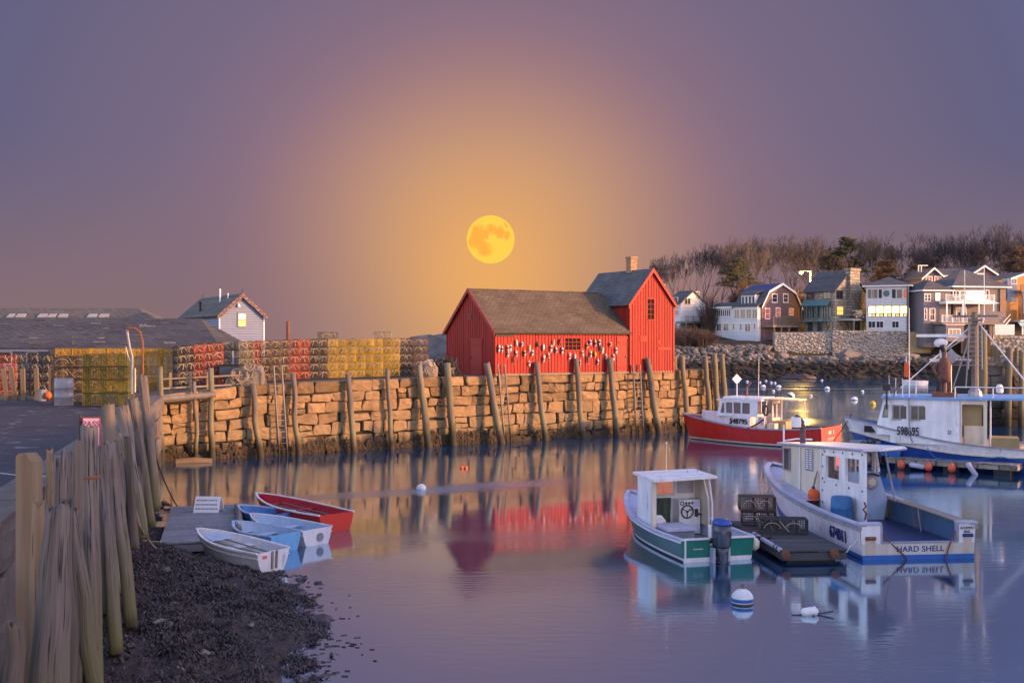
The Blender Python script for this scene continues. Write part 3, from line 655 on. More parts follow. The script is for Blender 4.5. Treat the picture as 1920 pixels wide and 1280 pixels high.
# retaining wall of rubble
def rubble_wall(name, label, px0, px1, py0, py1, Y, mat, seed, cell=.40, th=1.2):
    t = thing(name, label, 'wall', (PX((px0+px1)/2, Y), Y, 0)); o = t.location.copy(); q = random.Random(seed)
    x0, x1 = PX(px0, Y), PX(px1, Y); z1, z0 = PZ(py0, Y), PZ(py1, Y)-.8
    m = MB(); m.b2((x0-o.x, .1, z0), (x1-o.x, th, z1-.15)); m.build('wall_body', 'rubble', t)
    m = MB(); nr = int((z1-z0)/cell)
    for r in range(nr):
        x = x0
        while x < x1:
            wd = q.uniform(.6, 1.6)*cell*1.3; h = cell*q.uniform(.7, 1.05)
            b = rock_mb(1, q, (wd*.55, .3, h*.6), 1, .36); zc = z0+cell*(r+.5)+q.uniform(-.16, .16)
            m.add([(v[0]+x+wd/2-o.x, v[1]*.8+.1, v[2]+zc) for v in b.v], b.f); x += wd*.92
    m.build('stones', mat, t, kind='stuff'); return t
rubble_wall('retaining_wall', 'grey rubble retaining wall on the far shore below the gambrel house', 1452, 1560, 621, 668, 184, 'rubble', 21)
rubble_wall('retaining_wall', 'brown mottled rubble retaining wall below the house with lit windows', 1560.5, 1697, 618, 668, 183.6, 'rubble', 22, .40)
t = thing('concrete_wall', 'plain tan wall section at the end of the rubble wall', 'wall', (PX(1720, 184), 184, 0))
m = MB(); m.b2((PX(1697.5, 184)-t.location.x, 0, 2.8), (PX(1746, 184)-t.location.x, 1, PZ(622, 184))); m.build('wall_body', 'tan_wall', t)
rubble_wall('retaining_wall', 'grey rubble wall under the balcony houses behind the wharf posts', 1748, 1990, 628, 672, 184, 'rubble', 23, .5)
# ================================================================ buildings
class House:
    """u along the right-hand front (F), v back along the left side (L); placed at its near corner"""
    def __init__(s, name, label, px, Y, deg, cat='house', group=None):
        s.X0 = PX(px, Y); s.Y0 = Y; s.th = rad(deg); s.c = cos(s.th); s.s = sin(s.th)
        s.t = thing(name, label, cat, (s.X0, Y, 0), s.th, group)
    def fu(s, px): k = (px-960)/2000; return (k*s.Y0-s.X0)/(s.c-k*s.s)
    def lv(s, px): k = (px-960)/2000; return (s.X0-k*s.Y0)/(s.s+k*s.c)
    def fz(s, px, py): return PZ(py, s.Y0+s.fu(px)*s.s)
    def lz(s, px, py): return PZ(py, s.Y0+s.lv(px)*s.c)
    def pl(s, face, off=0):
        if face == 'F': return lambda a, z, d=0: (a, off-d, z)
        return lambda a, z, d=0: (off-d, a, z)
    def rect(s, face, px0, py0, px1, py1):
        if face == 'F': a, b = s.fu(px0), s.fu(px1); pm = (px0+px1)/2; z1, z0 = s.fz(pm, py0), s.fz(pm, py1)
        else: a, b = s.lv(px0), s.lv(px1); pm = (px0+px1)/2; z1, z0 = s.lz(pm, py0), s.lz(pm, py1)
        return min(a, b), max(a, b), z0, z1
    def window(s, face, px0, py0, px1, py1, cols=1, rows=2, frame='white_trim', glass='glass', off=0, fw=.12, mw=.05, d=.06, sill=False, raw=None):
        a0, a1, z0, z1 = raw or s.rect(face, px0, py0, px1, py1)
        P = s.pl(face, off); m = MB()
        def bar(x0, x1, y0, y1, dd): 
            q0, q1 = P(x0, y0, .004), P(x1, y1, dd); m.b2(q0, q1)
        bar(a0-fw, a0, z0-fw, z1+fw, d); bar(a1, a1+fw, z0-fw, z1+fw, d); bar(a0, a1, z1, z1+fw, d); bar(a0, a1, z0-fw, z0, d+.03)
        for i in range(1, cols): x = lerp(a0, a1, i/cols); bar(x-mw/2, x+mw/2, z0, z1, d-.015)
        for j in range(1, rows): z = lerp(z0, z1, j/rows); bar(a0, a1, z-mw/2, z+mw/2, d-.018)
        o = m.build('window', frame, s.t)
        g = MB(); g.b2(P(a0-.02, z0-.02, .006), P(a1+.02, z1+.02, .022)); g.build('pane', glass, o); return o
    def slab(s, name, mat, poly, th=.16, parent=None):
        a, b, c = [Vector(p) for p in poly[:3]]; n = (b-a).cross(c-a).normalized()
        if n.z < 0: n = -n
        m = MB(); m.prism(poly, n*th); return m.build(name, mat, parent or s.t)
    def box(s, name, mat, a, b, parent=None):
        m = MB(); m.b2(a, b); return m.build(name, mat, parent or s.t)
    def gable(s, W, L, z0, ze, zr, mat, roof, over=.3, u0=0, v0=0, ridge='v', name='wall', th=.16, trim=None):
        m = MB()
        if ridge == 'v':
            m.prism([(u0, v0, z0), (u0+W, v0, z0), (u0+W, v0, ze), (u0+W/2, v0, zr), (u0, v0, ze)], (0, L, 0))
            k = (zr-ze)/(W/2)
            for sg in (-1, 1):
                e = u0 if sg < 0 else u0+W
                s.slab('roof', roof, [(u0+W/2, v0-over, zr+.01), (e+sg*over, v0-over, ze-k*over+.01), (e+sg*over, v0+L+over, ze-k*over+.01), (u0+W/2, v0+L+over, zr+.01)], th)
                if trim:
                    mm = MB(); mm.prism([(u0+W/2, v0-over-.02, zr+.03+th), (e+sg*over, v0-over-.02, ze-k*over+.03+th), (e+sg*over, v0-over-.02, ze-k*over-.2), (u0+W/2, v0-over-.02, zr-.2)], (0, -.06, 0)); mm.build('rake_board', trim, s.t)
        else:
            m.prism([(u0, v0, z0), (u0, v0+L, z0), (u0, v0+L, ze), (u0, v0+L/2, zr), (u0, v0, ze)], (W, 0, 0))
            k = (zr-ze)/(L/2)
            for sg in (-1, 1):
                e = v0 if sg < 0 else v0+L
                s.slab('roof', roof, [(u0-over, v0+L/2, zr+.01), (u0-over, e+sg*over, ze-k*over+.01), (u0+W+over, e+sg*over, ze-k*over+.01), (u0+W+over, v0+L/2, zr+.01)], th)
        return m.build(name, mat, s.t)
    def hip(s, u0, v0, W, L, ze, zr, roof, over=.4, cap=None):
        a, b, c, d = (u0-over, v0-over, ze), (u0+W+over, v0-over, ze), (u0+W+over, v0+L+over, ze), (u0-over, v0+L+over, ze)
        if W > L: e, f = (u0+L/2, v0+L/2, zr), (u0+W-L/2, v0+L/2, zr); q = [(a, b, f, e), (c, d, e, f), (b, c, f), (d, a, e)]
        else: e, f = (u0+W/2, v0+W/2, zr), (u0+W/2, v0+L-W/2, zr); q = [(d, a, e, f), (b, c, f, e), (a, b, e), (c, d, f)]
        m = MB(); m.add([a, b, c, d, e, f], [tuple([a, b, c, d, e, f].index(p) for p in r) for r in q]+[(3, 2, 1, 0)]); m.build('roof', roof, s.t)
        m = MB(); m.b2((u0-over, v0-over, ze-.22), (u0+W+over, v0+L+over, ze-.005)); m.build('eaves_board', 'white_trim', s.t)
    def railing(s, face, a0, a1, z, d, h=1.0, mat='white_trim', step=.35, post=1.8, name='railing'):
        P = s.pl(face); m = MB()
        def bx(x0, x1, y0, y1, w=.05): m.b2(P(x0, y0, d-w/2), P(x1, y1, d+w/2))
        bx(a0, a1, z+h-.07, z+h, .09); bx(a0, a1, z+.08, z+.14)
        x = a0
        while x < a1: bx(x-.025, x+.025, z+.1, z+h-.05); x += step
        x = a0
        while x <= a1+.1: bx(x-.06, x+.06, z, z+h+.05, .12); x += max(.5, (a1-a0)/max(1, round((a1-a0)/post)))
        return m.build(name, mat, s.t)

# ---------------------------------------------------------------- red fishing shed
h = House('red_shed', 'red board fishing shed hung with buoys on the granite pier', 928, 63.58, 32.2, 'shed')
n_in = .0
W1 = h.fu(1180); WT = h.fu(1261); ZB = 3.95; ZE = 6.62; ZR = 9.15; DEP = 5.95
k1 = (ZR-ZE)/(DEP/2)
m = MB(); m.prism([(0, .02, ZB), (0, DEP, ZB), (0, DEP, ZE), (0, DEP/2, ZR), (0, .02, ZE)], (W1-.01, 0, 0)); m.build('wall', 'red_trim', h.t)
rb2 = random.Random(8)
def boards(P, a0, a1, zb, top, wd, mat, holes=(), batten=.025):
    a = a0
    while a < a1-.05:
        b = min(a+wd*rb2.uniform(.9, 1.1), a1); mm = MB(); d = rb2.uniform(.012, .022)
        spans = [(zb, None)]
        c = (a+b)/2
        z_lo = zb
        segs = []
        cuts = sorted([(hz0, hz1) for (h0, h1, hz0, hz1) in holes if h0 < c < h1])
        for (q0, q1) in cuts:
            if q0 > z_lo+.05: segs.append((z_lo, q0, q0))
            z_lo = q1
        ta, tb = top(a+.012), top(b-.012)
        segs.append((z_lo, ta, tb))
        for (lo, t0, t1) in segs:
            if min(t0, t1) <= lo: continue
            q = [P(a+.012, lo, .005), P(b-.012, lo, .005), P(b-.012, t1, .005), P(a+.012, t0, .005)]
            mm.prism(q, Vector(P(0, 0, d))-Vector(P(0, 0, 0)))
            q = [P(b-batten, lo, d+.005), P(b+batten, lo, d+.005), P(b+batten, t1, d+.005), P(b-batten, t1, d+.005)]
            mm.prism(q, Vector(P(0, 0, .028))-Vector(P(0, 0, 0)))
        if mm.v: mm.build('board', mat, h.t)
        a = b
PF = h.pl('F', .02)
wr = h.rect('F', 1058.5, 634, 1088, 655.5); dr = h.rect('F', 1158, 634, 1176, 693)
boards(PF, 0, W1-.02, ZB, lambda a: ZE-.12, .235, 'red_board', [(wr[0], wr[1], wr[2], wr[3]), (dr[0], dr[1], ZB-.1, dr[3])])
PLs = h.pl('L', 0)
def toplong(v): return min(ZE+(v)*k1, ZE+(DEP-v)*k1)-.1
lr = h.rect('L', 882, 637, 904, 702); vr = h.rect('L', 877, 588, 885.5, 599.5)
boards(PLs, .03, DEP-.03, ZB, toplong, .26, 'red_board', [(lr[0], lr[1], ZB-.1, lr[3])], .018)
def shed_door(P, r, name='door'):
    mm = MB(); mm.b2(P(r[0]+.03, ZB+.03, -.03), P(r[1]-.03, r[3]-.03, .03)); d = mm.build(name, 'red_trim', h.t)
    mm = MB()
    for z in (ZB+.3, r[3]-.35): mm.b2(P(r[0]+.06, z, .032), P(r[1]-.06, z+.13, .055))
    mm.build('cross_batten', 'red_board', d)
    mm = MB(); mm.b2(P(r[1]-.16, ZB+1.0, .035), P(r[1]-.1, ZB+1.12, .075)); mm.build('handle', 'black', d)
    mm = MB(); mm.b2(P(r[0]-.08, ZB, .004), P(r[0], r[3]+.08, .06)); mm.b2(P(r[1], ZB, .004), P(r[1]+.08, r[3]+.08, .06)); mm.b2(P(r[0]-.08, r[3], .006), P(r[1]+.08, r[3]+.1, .064)); mm.build('door_frame', 'red_trim', d)
shed_door(PF, dr); shed_door(PLs, lr)
h.window('F', 0, 0, 0, 0, 4, 3, 'red_board', 'pane_dark', .02, .07, .03, .05, raw=wr)
m = MB(); m.b2(PLs(vr[0], vr[2], .03), PLs(vr[1], vr[3], .05)); o = m.build('vent', 'red_trim', h.t)
m = MB()
for i in range(4): x = lerp(vr[0]+.05, vr[1]-.05, i/3); m.b2(PLs(x-.03, vr[2]+.05, .051), PLs(x+.03, vr[3]-.05, .06))
m.build('slot', 'black', o)
# main roof in two slabs, worn shingle
for sg, nm in ((0, 'front'), (1, 'back')):
    e, r_ = (-.22, DEP/2) if sg == 0 else (DEP+.22, DEP/2)
    ze = ZE-k1*.22
    h.slab('roof', 'shingle', [(-.16, r_, ZR+.02), (W1+ .0, r_, ZR+.02), (W1+.0, e, ze+.02), (-.16, e, ze+.02)], .10)
m = MB(); m.prism([(-.2, -.24, ZE-k1*.22-.12), (-.2, DEP/2, ZR-.11), (-.2, DEP/2, ZR+.15), (-.2, -.24, ZE-k1*.22+.14)], (.035, 0, 0)); m.prism([(-.2, DEP+.24, ZE-k1*.22-.12), (-.2, DEP/2, ZR-.11), (-.2, DEP/2, ZR+.15), (-.2, DEP+.24, ZE-k1*.22+.14)], (.035, 0, 0)); m.build('rake_board', 'red_trim', h.t)
m = MB(); m.b2((-.1, DEP/2-.1, ZR+.09), (W1-.5, DEP/2+.1, ZR+.14)); m.build('ridge_cap', 'shingle', h.t)
m = MB(); m.b2((-.1, -.03, ZE-.13), (W1-.05, .012, ZE-.02)); m.build('eaves_board', 'red_trim', h.t)
m = MB(); m.b2((.05, -.05, ZE-.32), (1.35, -.02, ZE-.16)); m.build('name_board', 'timber_dark', h.t)
m = MB(); m.b2((-.1, -.1, 3.95), (WT+.1, -.02, 4.06)); m.build('sill_beam', 'timber', h.t)
# tall cross wing
TU0, TU1 = W1, WT; TW = TU1-TU0; TZE = 8.52; TZR = 10.68; TD = 5.5; tk = (TZR-TZE)/(TW/2); PV = -.06
m = MB(); m.prism([(TU0, PV, ZB), (TU1, PV, ZB), (TU1, PV, TZE), ((TU0+TU1)/2, PV, TZR), (TU0, PV, TZE)], (0, TD, 0)); m.build('tall_wall', 'red_trim', h.t)
PT = h.pl('F', PV)
def ttop(a): return TZR-abs(a-(TU0+TU1)/2)*tk-.10
tr = h.rect('F', 1212.5, 561, 1224.5, 598.5)
boards(PT, TU0, TU1, ZB, ttop, .225, 'red_board', [(tr[0], tr[1], tr[2], tr[3])], .03)
h.window('F', 0, 0, 0, 0, 2, 4, 'red_board', 'pane_dark', PV, .08, .03, .05, raw=tr)
for sg in (-1, 1):
    e = TU0 if sg < 0 else TU1; mid = (TU0+TU1)/2
    h.slab('roof', 'shingle_grey', [(mid, PV-.16, TZR+.02), (e+sg*.22, PV-.16, TZE-tk*.22+.02), (e+sg*.22, PV+TD+.2, TZE-tk*.22+.02), (mid, PV+TD+.2, TZR+.02)], .10)
    m = MB(); m.prism([(mid, PV-.2, TZR+.14), (e+sg*.24, PV-.2, TZE-tk*.24+.14), (e+sg*.24, PV-.2, TZE-tk*.24-.14), (mid, PV-.2, TZR-.16)], (0, .035, 0)); m.build('rake_board', 'red_trim', h.t)
m = MB()
for i in range(9):
    zz = TZE-.25; 
m = MB()
for dx in (TU0-.005, TU1+.005): m.b2((dx-.06, PV-.075, ZB), (dx+.06, PV-.032, TZE-.1))
m.build('corner_board', 'red_trim', h.t)
# side boards of the cross wing above the main roof, seen from the left
PS = h.pl('L', TU0)
for i in range(8):
    mm = MB(); a = .05+i*.3; zl = ZE+max(0, a)*k1+.16
    if zl > TZE-.1: break
    mm.b2(PS(a, zl-.2, .004), PS(a+.28, TZE-.12, .02)); mm.build('board', 'red_board', h.t)
lv = 2.05; mid = (TU0+TU1)/2
m = MB(); m.b2((mid-.27, lv-.25, TZR-.7), (mid+.27, lv+.25, TZR+1.0)); ch = m.build('chimney', 'brick', h.t)
m = MB(); m.b2((mid-.31, lv-.29, TZR+.86), (mid+.31, lv+.29, TZR+1.0)); m.build('chimney_cap', 'brick', ch)
m = MB(); m.b2((mid-.34, lv-.31, TZR-.62), (mid+.34, lv+.31, TZR-.1)); m.build('flashing', 'shingle_grey', ch)
q = h.rect('F', 1198.5, 630, 1210, 640.5)
m = MB(); m.b2(PT(q[0], q[2], .035), PT(q[1], q[3], .055)); o = m.build('house_plaque', 'red_trim', h.t)
m = MB()
for f in (.28, .62): m.b2(PT(lerp(q[0], q[1], f), q[2]+.07, .056), PT(lerp(q[0], q[1], f)+.05, q[3]-.07, .064))
m.build('lettering', 'red_board', o)
q = h.rect('F', 1231, 651, 1255, 656)
m = MB(); m.b2(PT(q[0], q[2], .035), PT(q[1], q[3], .075)); m.build('wall_plank', 'red_trim', h.t)
q = h.rect('F', 1230, 637, 1238, 645); cxx, czz = (q[0]+q[1])/2, (q[2]+q[3])/2
m = MB(); m.prism([PT(cxx-.15, czz, .035), PT(cxx, czz-.15, .035), PT(cxx+.15, czz, .035), PT(cxx, czz+.15, .035)], Vector((0, -.02, 0))); m.build('house_plaque', 'red_trim', h.t)
for (py0, xx) in ((644, 893), (644, 899)):
    pass
SHED = h

# buoys hung on the shed front
BUOYS = [(445, 740), (470, 745), (515, 738), (517, 785), (537, 735), (585, 695), (583, 780), (563, 825), (628, 705), (650, 778), (690, 740), (687, 860), (712, 775), (755, 705), (800, 730), (803, 820), (842, 795), (862, 740), (882, 695), (902, 750), (932, 685), (950, 755), (1010, 800), (1052, 805), (1092, 850), (1113, 778), (1150, 720), (1152, 825), (1175, 692), (1178, 785), (1215, 695), (1213, 785), (1235, 845), (1248, 690), (1255, 728), (1272, 755), (1337, 705), (1382, 755), (1300, 805), (1360, 812)]
BC = {'w': ('buoy_white', 'white'), 'c': ('buoy_cream', 'cream'), 'd': ('buoy_dark', 'dark'), 'y': ('buoy_yellow', 'yellow')}
cols = 'wwcwwcwdwccwwdwwwwcwdwwwcwcdwwcywwdcwwcw'; bands = 'rdrbd0rrbd0rbd0rrd0brdr0brd0brd0rdb0rdbr'
BB = {'r': ('buoy_red', 'red'), 'd': ('buoy_dark', 'black'), 'b': ('buoy_blue', 'blue'), '0': (None, '')}
order = sorted(range(len(BUOYS)), key=lambda i: BUOYS[i][0])
rank = {i: k for k, i in enumerate(order)}
for i, (zx, zy) in enumerate(BUOYS):
    px, py = 830+zx/4.267, 480+zy/4.267
    u = SHED.fu(px); z = SHED.fz(px, py); cm, cn = BC[cols[i % len(cols)]]; bm_, bn = BB[bands[i % len(bands)]]
    loc = SHED.t.matrix_basis @ Vector((u, -.11, z)) if False else Vector((SHED.X0+u*SHED.c+.11*SHED.s, SHED.Y0+u*SHED.s-.11*SHED.c, z))
    fat = zy in (825, 685, 705) and cm == 'buoy_white'
    r_ = .085 if fat else rb2.uniform(.05, .066); L = .22 if fat else rb2.uniform(.28, .42)
    row = 'highest row' if zy < 712 else ('middle row' if zy < 765 else 'lowest row')
    k = rank[i]+1
    m = MB(); m.lathe([(r_*.35, -L/2-.02), (r_*.8, -L/2+.03), (r_, -L/2+.10), (r_, L/2-.08), (r_*.75, L/2-.02), (r_*.3, L/2+.02)], 8)
    o = m.build('lobster_buoy', cm, smooth=True, loc=loc); o.rotation_euler = (0, rb2.uniform(-.12, .12), 0)
    nb = '' if not bn else ' with '+bn+' band'
    so_ = ['', ''][0]
    left = sum(1 for j in range(len(BUOYS)) if ('highest row' if BUOYS[j][1] < 712 else ('middle row' if BUOYS[j][1] < 765 else 'lowest row')) == row and BUOYS[j][0] < zx)
    tag(o, f'{cn} lobster buoy{nb} on red wall, {ORD[left]} in {row}', 'buoy', 'lobster buoys hung on the red shed wall')
    if bm_:
        m = MB(); f = rb2.choice((-.1, .05, .12)); m.lathe([(r_+.006, f*L-.05), (r_+.006, f*L+.05)], 8); m.build('band', bm_, o, smooth=True)
    m = MB(); m.tube([(0, 0, L/2), (0, .03, L/2+.12)], .012, 4); m.tube([(0, 0, -L/2-.14), (0, 0, -L/2)], .012, 4); m.build('spindle', 'rope', o)

# ---------------------------------------------------------------- buildings on the left
h = House('white_house', 'small white gabled house with a lit window beyond the long grey roof', 411, 85, 32.2)
W = h.fu(495); L = 11; ze = 8.1; zr = 9.72
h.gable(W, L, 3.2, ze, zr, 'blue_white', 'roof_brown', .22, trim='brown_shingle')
h.window('F', 447, 588, 460.5, 611, 1, 2, 'sign_grey', 'lit_dim', 0, .09, .06)
g = h.rect('F', 448, 589, 459, 598); P = h.pl('F'); m = MB(); m.b2(P(g[0], g[2], .03), P(g[1], g[3], .04)); m.build('upper_pane', 'lit_pale', h.t)
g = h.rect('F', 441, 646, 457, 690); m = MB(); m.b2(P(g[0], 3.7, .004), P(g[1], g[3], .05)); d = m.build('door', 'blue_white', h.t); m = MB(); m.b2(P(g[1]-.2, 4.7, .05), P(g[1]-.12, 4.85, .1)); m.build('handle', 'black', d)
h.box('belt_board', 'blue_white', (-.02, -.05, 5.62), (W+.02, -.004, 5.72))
for u_ in (-.03, W-.05): h.box('corner_board', 'white_trim', (u_, -.04, 3.3), (u_+.09, -.003, ze-.05))
m = MB(); m.b2((W*.42, .3, 8.9), (W*.5, .4, 8.98)); 
m = MB(); m.tube([(W*.3, 3.4, 9.1), (W*.3, 3.4, 10.35)], .07, 6); m.build('vent_pipe', 'white_trim', h.t)
m = MB(); m.tube([(W*.38, 2.2, 9.3), (W*.38, 2.2, 9.95)], .05, 6); m.build('vent_pipe', 'white_trim', h.t)
m = MB(); m.tube([(.25, 6.2, 8.2), (.25, 6.2, 9.25)], .1, 6); m.lathe([(.16, 9.2), (.16, 9.3), (.03, 9.4)], 6, (.25, 6.2, 0)); m.build('stove_pipe', 'black', h.t)
for v_ in (0, L): m = MB(); m.tube([(W/2, v_-.1, zr), (W/2, v_-.1, zr+.5)], .025, 4); m.build('finial', 'black', h.t)
m = MB(); m.lathe([(.03, 0), (.13, .05), (.13, .12), (.03, .3)], 8, (W*.42, -.12, 8.75)); m.build('wall_lamp', 'white_trim', h.t)

def long_building(name, label, px1, Yf, Yr, ze, zr, Xl, roof, skew, wall):
    X1 = PX(px1, Yf); t = thing(name, label, 'building', (X1, Yf, 0)); o = t.location.copy()
    rx = skew; A = (Xl-o.x, 0, ze); B = (0, 0, ze); Cc = (-rx, Yr-Yf, zr); D = (Xl-o.x, Yr-Yf, zr); E = (-.0, 2*(Yr-Yf), ze); F = (Xl-o.x, 2*(Yr-Yf), ze)
    m = MB(); m.add([A, B, Cc, D, E, F], [(0, 1, 2, 3), (3, 2, 4, 5), (1, 4, 2)]); 
    vs = [(v[0], v[1], v[2]-.14) for v in (A, B, E, F)]; m.add(vs, [(3, 2, 1, 0)])
    m.add([A, B, vs[1], vs[0]], [(3, 2, 1, 0)]); m.add([B, E, vs[2], vs[1]], [(3, 2, 1, 0)]); r = m.build('roof', roof, t)
    m = MB(); m.b2((Xl-o.x, .5, 3.0), (-.6, 2*(Yr-Yf)-.6, ze-.1)); m.build('wall', wall, t)
    return t, o, r
t, o, r = long_building('long_shed', 'long low shed with a worn dark slate roof behind the trap stacks', 413, 70, 74.2, 5.62, 7.6, -75, 'slate', 2.5, 'blue_white')
rs2 = random.Random(4)
for k in range(36):                                # torn and lifted slates
    f = rs2.random(); x = rs2.uniform(-16, -3.2) if k < 24 else rs2.uniform(-10, -3); yy = lerp(.4, 3.9, f); zz = 5.62+yy/4.2*1.98
    m = MB(); m.box((x, yy, zz+.02), (rs2.uniform(.35, 1.1), .16, .03), 0, tilt=('X', .44)); m.build('lifted_slate', rs2.choice(['roof_dark', 'slate', 'roof_dark', 'roof_brown', 'grey_shingle']), r)
m = MB(); m.b2((-55.9, -.05, 5.34), (0, .02, 5.46)); m.build('eaves_board', 'blue_white', t)
for a, b in ((0, 21), (53, 70)):
    x0, x1 = PX(a, 70.5)-o.x, PX(b, 70.5)-o.x
    m = MB(); m.b2((x0-.1, .42, 4.5), (x1+.1, .49, 5.35)); w_ = m.build('window', 'white_trim', t); m = MB(); m.b2((x0, .39, 4.6), (x1, .43, 5.25)); m.build('pane', 'glass_dark', w_)
m = MB(); m.b2((PX(366, 70.5)-o.x, .42, 4.6), (PX(380, 70.5)-o.x, .49, 5.45)); w_ = m.build('window', 'blue_white', t); m = MB(); m.b2((PX(367, 70.5)-o.x, .39, 4.7), (PX(379, 70.5)-o.x, .43, 5.35)); m.build('pane', 'glass_dark', w_)
m = MB(); m.b2((PX(95, 70)-o.x, -.1, 3.3), (PX(107, 70)-o.x, .3, 5.5)); m.build('post', 'timber_dark', t)
m = MB(); m.tube([(PX(130, 70)-o.x, .5, 5.9), (PX(130, 70)-o.x, .5, 6.45)], .05, 5); m.build('vent_pipe', 'roof_dark', r)
t, o, r = long_building('long_shed', 'farther long roof with pale skylights above the slate shed', 276, 93, 97.5, 7.6, 9.05, -90, 'roof_brown', 2.2, 'grey_shingle')
for a, b in ((15, 25), (31, 46), (72, 87), (91, 103), (110, 125), (165, 180), (186, 202)):
    Ym = 95; x0, x1 = PX(a, Ym)-o.x, PX(b, Ym)-o.x; m = MB()
    zf = lambda y: 7.6+1.45*y/4.5+.03
    m.prism([(x0+.1, 1.5, zf(1.5)), (x1+.25, 1.5, zf(1.5)), (x1, 2.4, zf(2.4)), (x0, 2.4, zf(2.4))], (0, -.02, .08)); m.build('skylight', 'concrete', r)

# ---------------------------------------------------------------- houses on the far shore
# white house nearest the shed
h = House('white_cottage', 'white cottage on stilts with a deck, nearest the red shed on the far shore', 1276, 200, 35)
W = h.fu(1322); L = h.lv(1252); 
h.gable(W, L, 5, 13.2, 15.5, 'white_wall', 'roof_dark', .3)
h.window('F', 1284, 559, 1294, 570, 2, 1, 'white_trim', 'glass_dark', 0, .06, .1); h.window('L', 1258, 558, 1271, 570, 2, 1, 'white_trim', 'glass_dark', 0, .06); h.window('L', 1264, 582, 1272.5, 590, 1, 1, 'white_trim', 'glass', 0, .06)
h.window('F', 1305, 547, 1311, 552, 1, 1, 'white_trim', 'glass_dark', 0, .05)
zd = h.fz(1285, 603); h.box('deck', 'timber', (-1.2, -2.6, zd-.3), (W, -.0, zd)); h.railing('F', -1.1, W, zd, 2.55, 1.0, 'timber')
for u_ in (-1, 1.2, 3.2, W-.3): h.box('stilt', 'timber', (u_, -2.5, 3.5), (u_+.2, -2.3, zd-.3))
h.box('chimney', 'white_trim', (1.2, 6.2, 13), (1.9, 6.9, 17)); 
# gambrel house
h = House('gambrel_house', 'brown shingled gambrel house with white sunroom wing and blue solar roof', 1428, 190, 40)
W = h.fu(1500); L = h.lv(1380); z0 = 5.2; zk = h.fz(1430, 574); zb = h.fz(1440, 548); zr = h.fz(1462, 533.5)
ub = h.fu(1440.5); ub2 = W-ub
m = MB(); pts = [(0, z0), (W, z0), (W, zk), (ub2, zb), (W/2, zr), (ub, zb), (0, zk)]; m.prism([(a, 0, z) for a, z in pts], (0, L, 0)); m.build('wall', 'brown_shingle', h.t)
prof = [(-.35, zk-.3), (ub-.12, zb+.1), (W/2, zr+.12), (ub2+.12, zb+.1), (W+.35, zk-.3)]
for i, ((a, za), (b, zb_)) in enumerate(zip(prof, prof[1:])):
    h.slab('roof', 'solar' if i == 1 else 'roof_dark', [(a, -.3, za), (b, -.3, zb_), (b, L+.3, zb_), (a, L+.3, za)], .15)
    m = MB(); m.prism([(a, -.36, za-.2), (b, -.36, zb_-.2), (b, -.36, zb_+.2), (a, -.36, za+.2)], (0, -.07, 0)); m.build('rake_board', 'white_trim', h.t)
for r_ in ((1448, 552, 1456.5, 566), (1469, 552, 1477, 566)): h.window('F', *r_, 1, 2, 'white_trim', 'glass_dark', 0, .16, .06)
for r_ in ((1435, 579, 1442.5, 597), (1455, 578, 1462, 593), (1480, 579, 1486.5, 590)): h.window('F', *r_, 1, 2, 'white_trim', 'glass_red', 0, .16, .06)
zd = h.fz(1450, 610); h.box('deck', 'timber', (.1, -2.4, zd-.35), (W-2.5, -.02, zd)); h.railing('F', .2, W-2.6, zd, 2.35, 1.6, 'timber', .3)
for u_ in (.6, 2.6, 4.8): h.box('stilt', 'timber', (u_, -2.3, 3.5), (u_+.22, -2.1, zd-.35)); 
m = MB(); m.tube([(3, -2.2, 4.2), (5.5, -2.2, zd-.3)], .09, 5); m.build('brace', 'timber', h.t)
h.box('lower_wall', 'grey_shingle', (W-2.6, -1.4, 4), (W+2.8, -.1, zd-.1)); h.railing('F', W-2.4, W+2.8, zd, 1.3, 1.0, 'timber', .3)
# dormer
a0, a1, dz0, dz1 = h.rect('L', 1390, 556, 1416, 569)
m = MB(); m.b2((-.02, a0, dz0-.3), (2.2, a1, dz1+.3)); m.build('dormer', 'white_wall', h.t)
m = MB(); m.prism([(-.3, a0-.3, dz1+.3), (-.3, a1+.3, dz1+.3), (2.6, a1+.3, dz1+1.2), (2.6, a0-.3, dz1+1.2)], (0, 0, .12)); m.build('roof', 'roof_dark', h.t)
for i in range(4): b0 = lerp(a0, a1, i/4)+.12; h.window('L', 0, 0, 0, 0, 1, 1, 'white_trim', 'glass_dark', -.02, .06, raw=(b0, b0+(a1-a0)/4-.3, dz0, dz1))
# white wing in front of its left side
zt_ = h.lz(1400, 575); vw = h.lv(1380.5); 
h.box('wing', 'white_wall', (-.9, .2, 5.6), (-.02, vw, zt_)); h.box('wing_foundation', 'concrete', (-.8, .3, 3.5), (-.1, vw-.1, 5.6))
h.slab('roof', 'roof_dark', [(-1.2, 0, zt_), (0.1, 0, zt_+.55), (.1, vw, zt_+.55), (-1.2, vw, zt_)], .1)
for i in range(4): a = lerp(1382, 1427, i/4); h.window('L', a+1.5, 580, a+9.8, 597, 2, 1, 'white_trim', 'glass', -.9, .12, .07)
for r_ in ((1380, 607, 1383.5, 618), (1393, 607, 1397, 618), (1403, 607, 1413, 621), (1419, 606, 1422.5, 617)): h.window('L', *r_, 2 if r_[2]-r_[0] > 8 else 1, 1, 'white_trim', 'glass', -.9, .12, .07)
v2 = h.lv(1343); zt2 = h.lz(1360, 577)
h.box('porch_wing', 'white_wall', (-.9, vw+.01, 5.6), (2.2, v2, zt2)); h.slab('roof', 'roof_dark', [(-1.3, vw, zt2), (1.2, vw, zt2+.9), (1.2, v2+.4, zt2+.9), (-1.3, v2+.4, zt2)], .12)
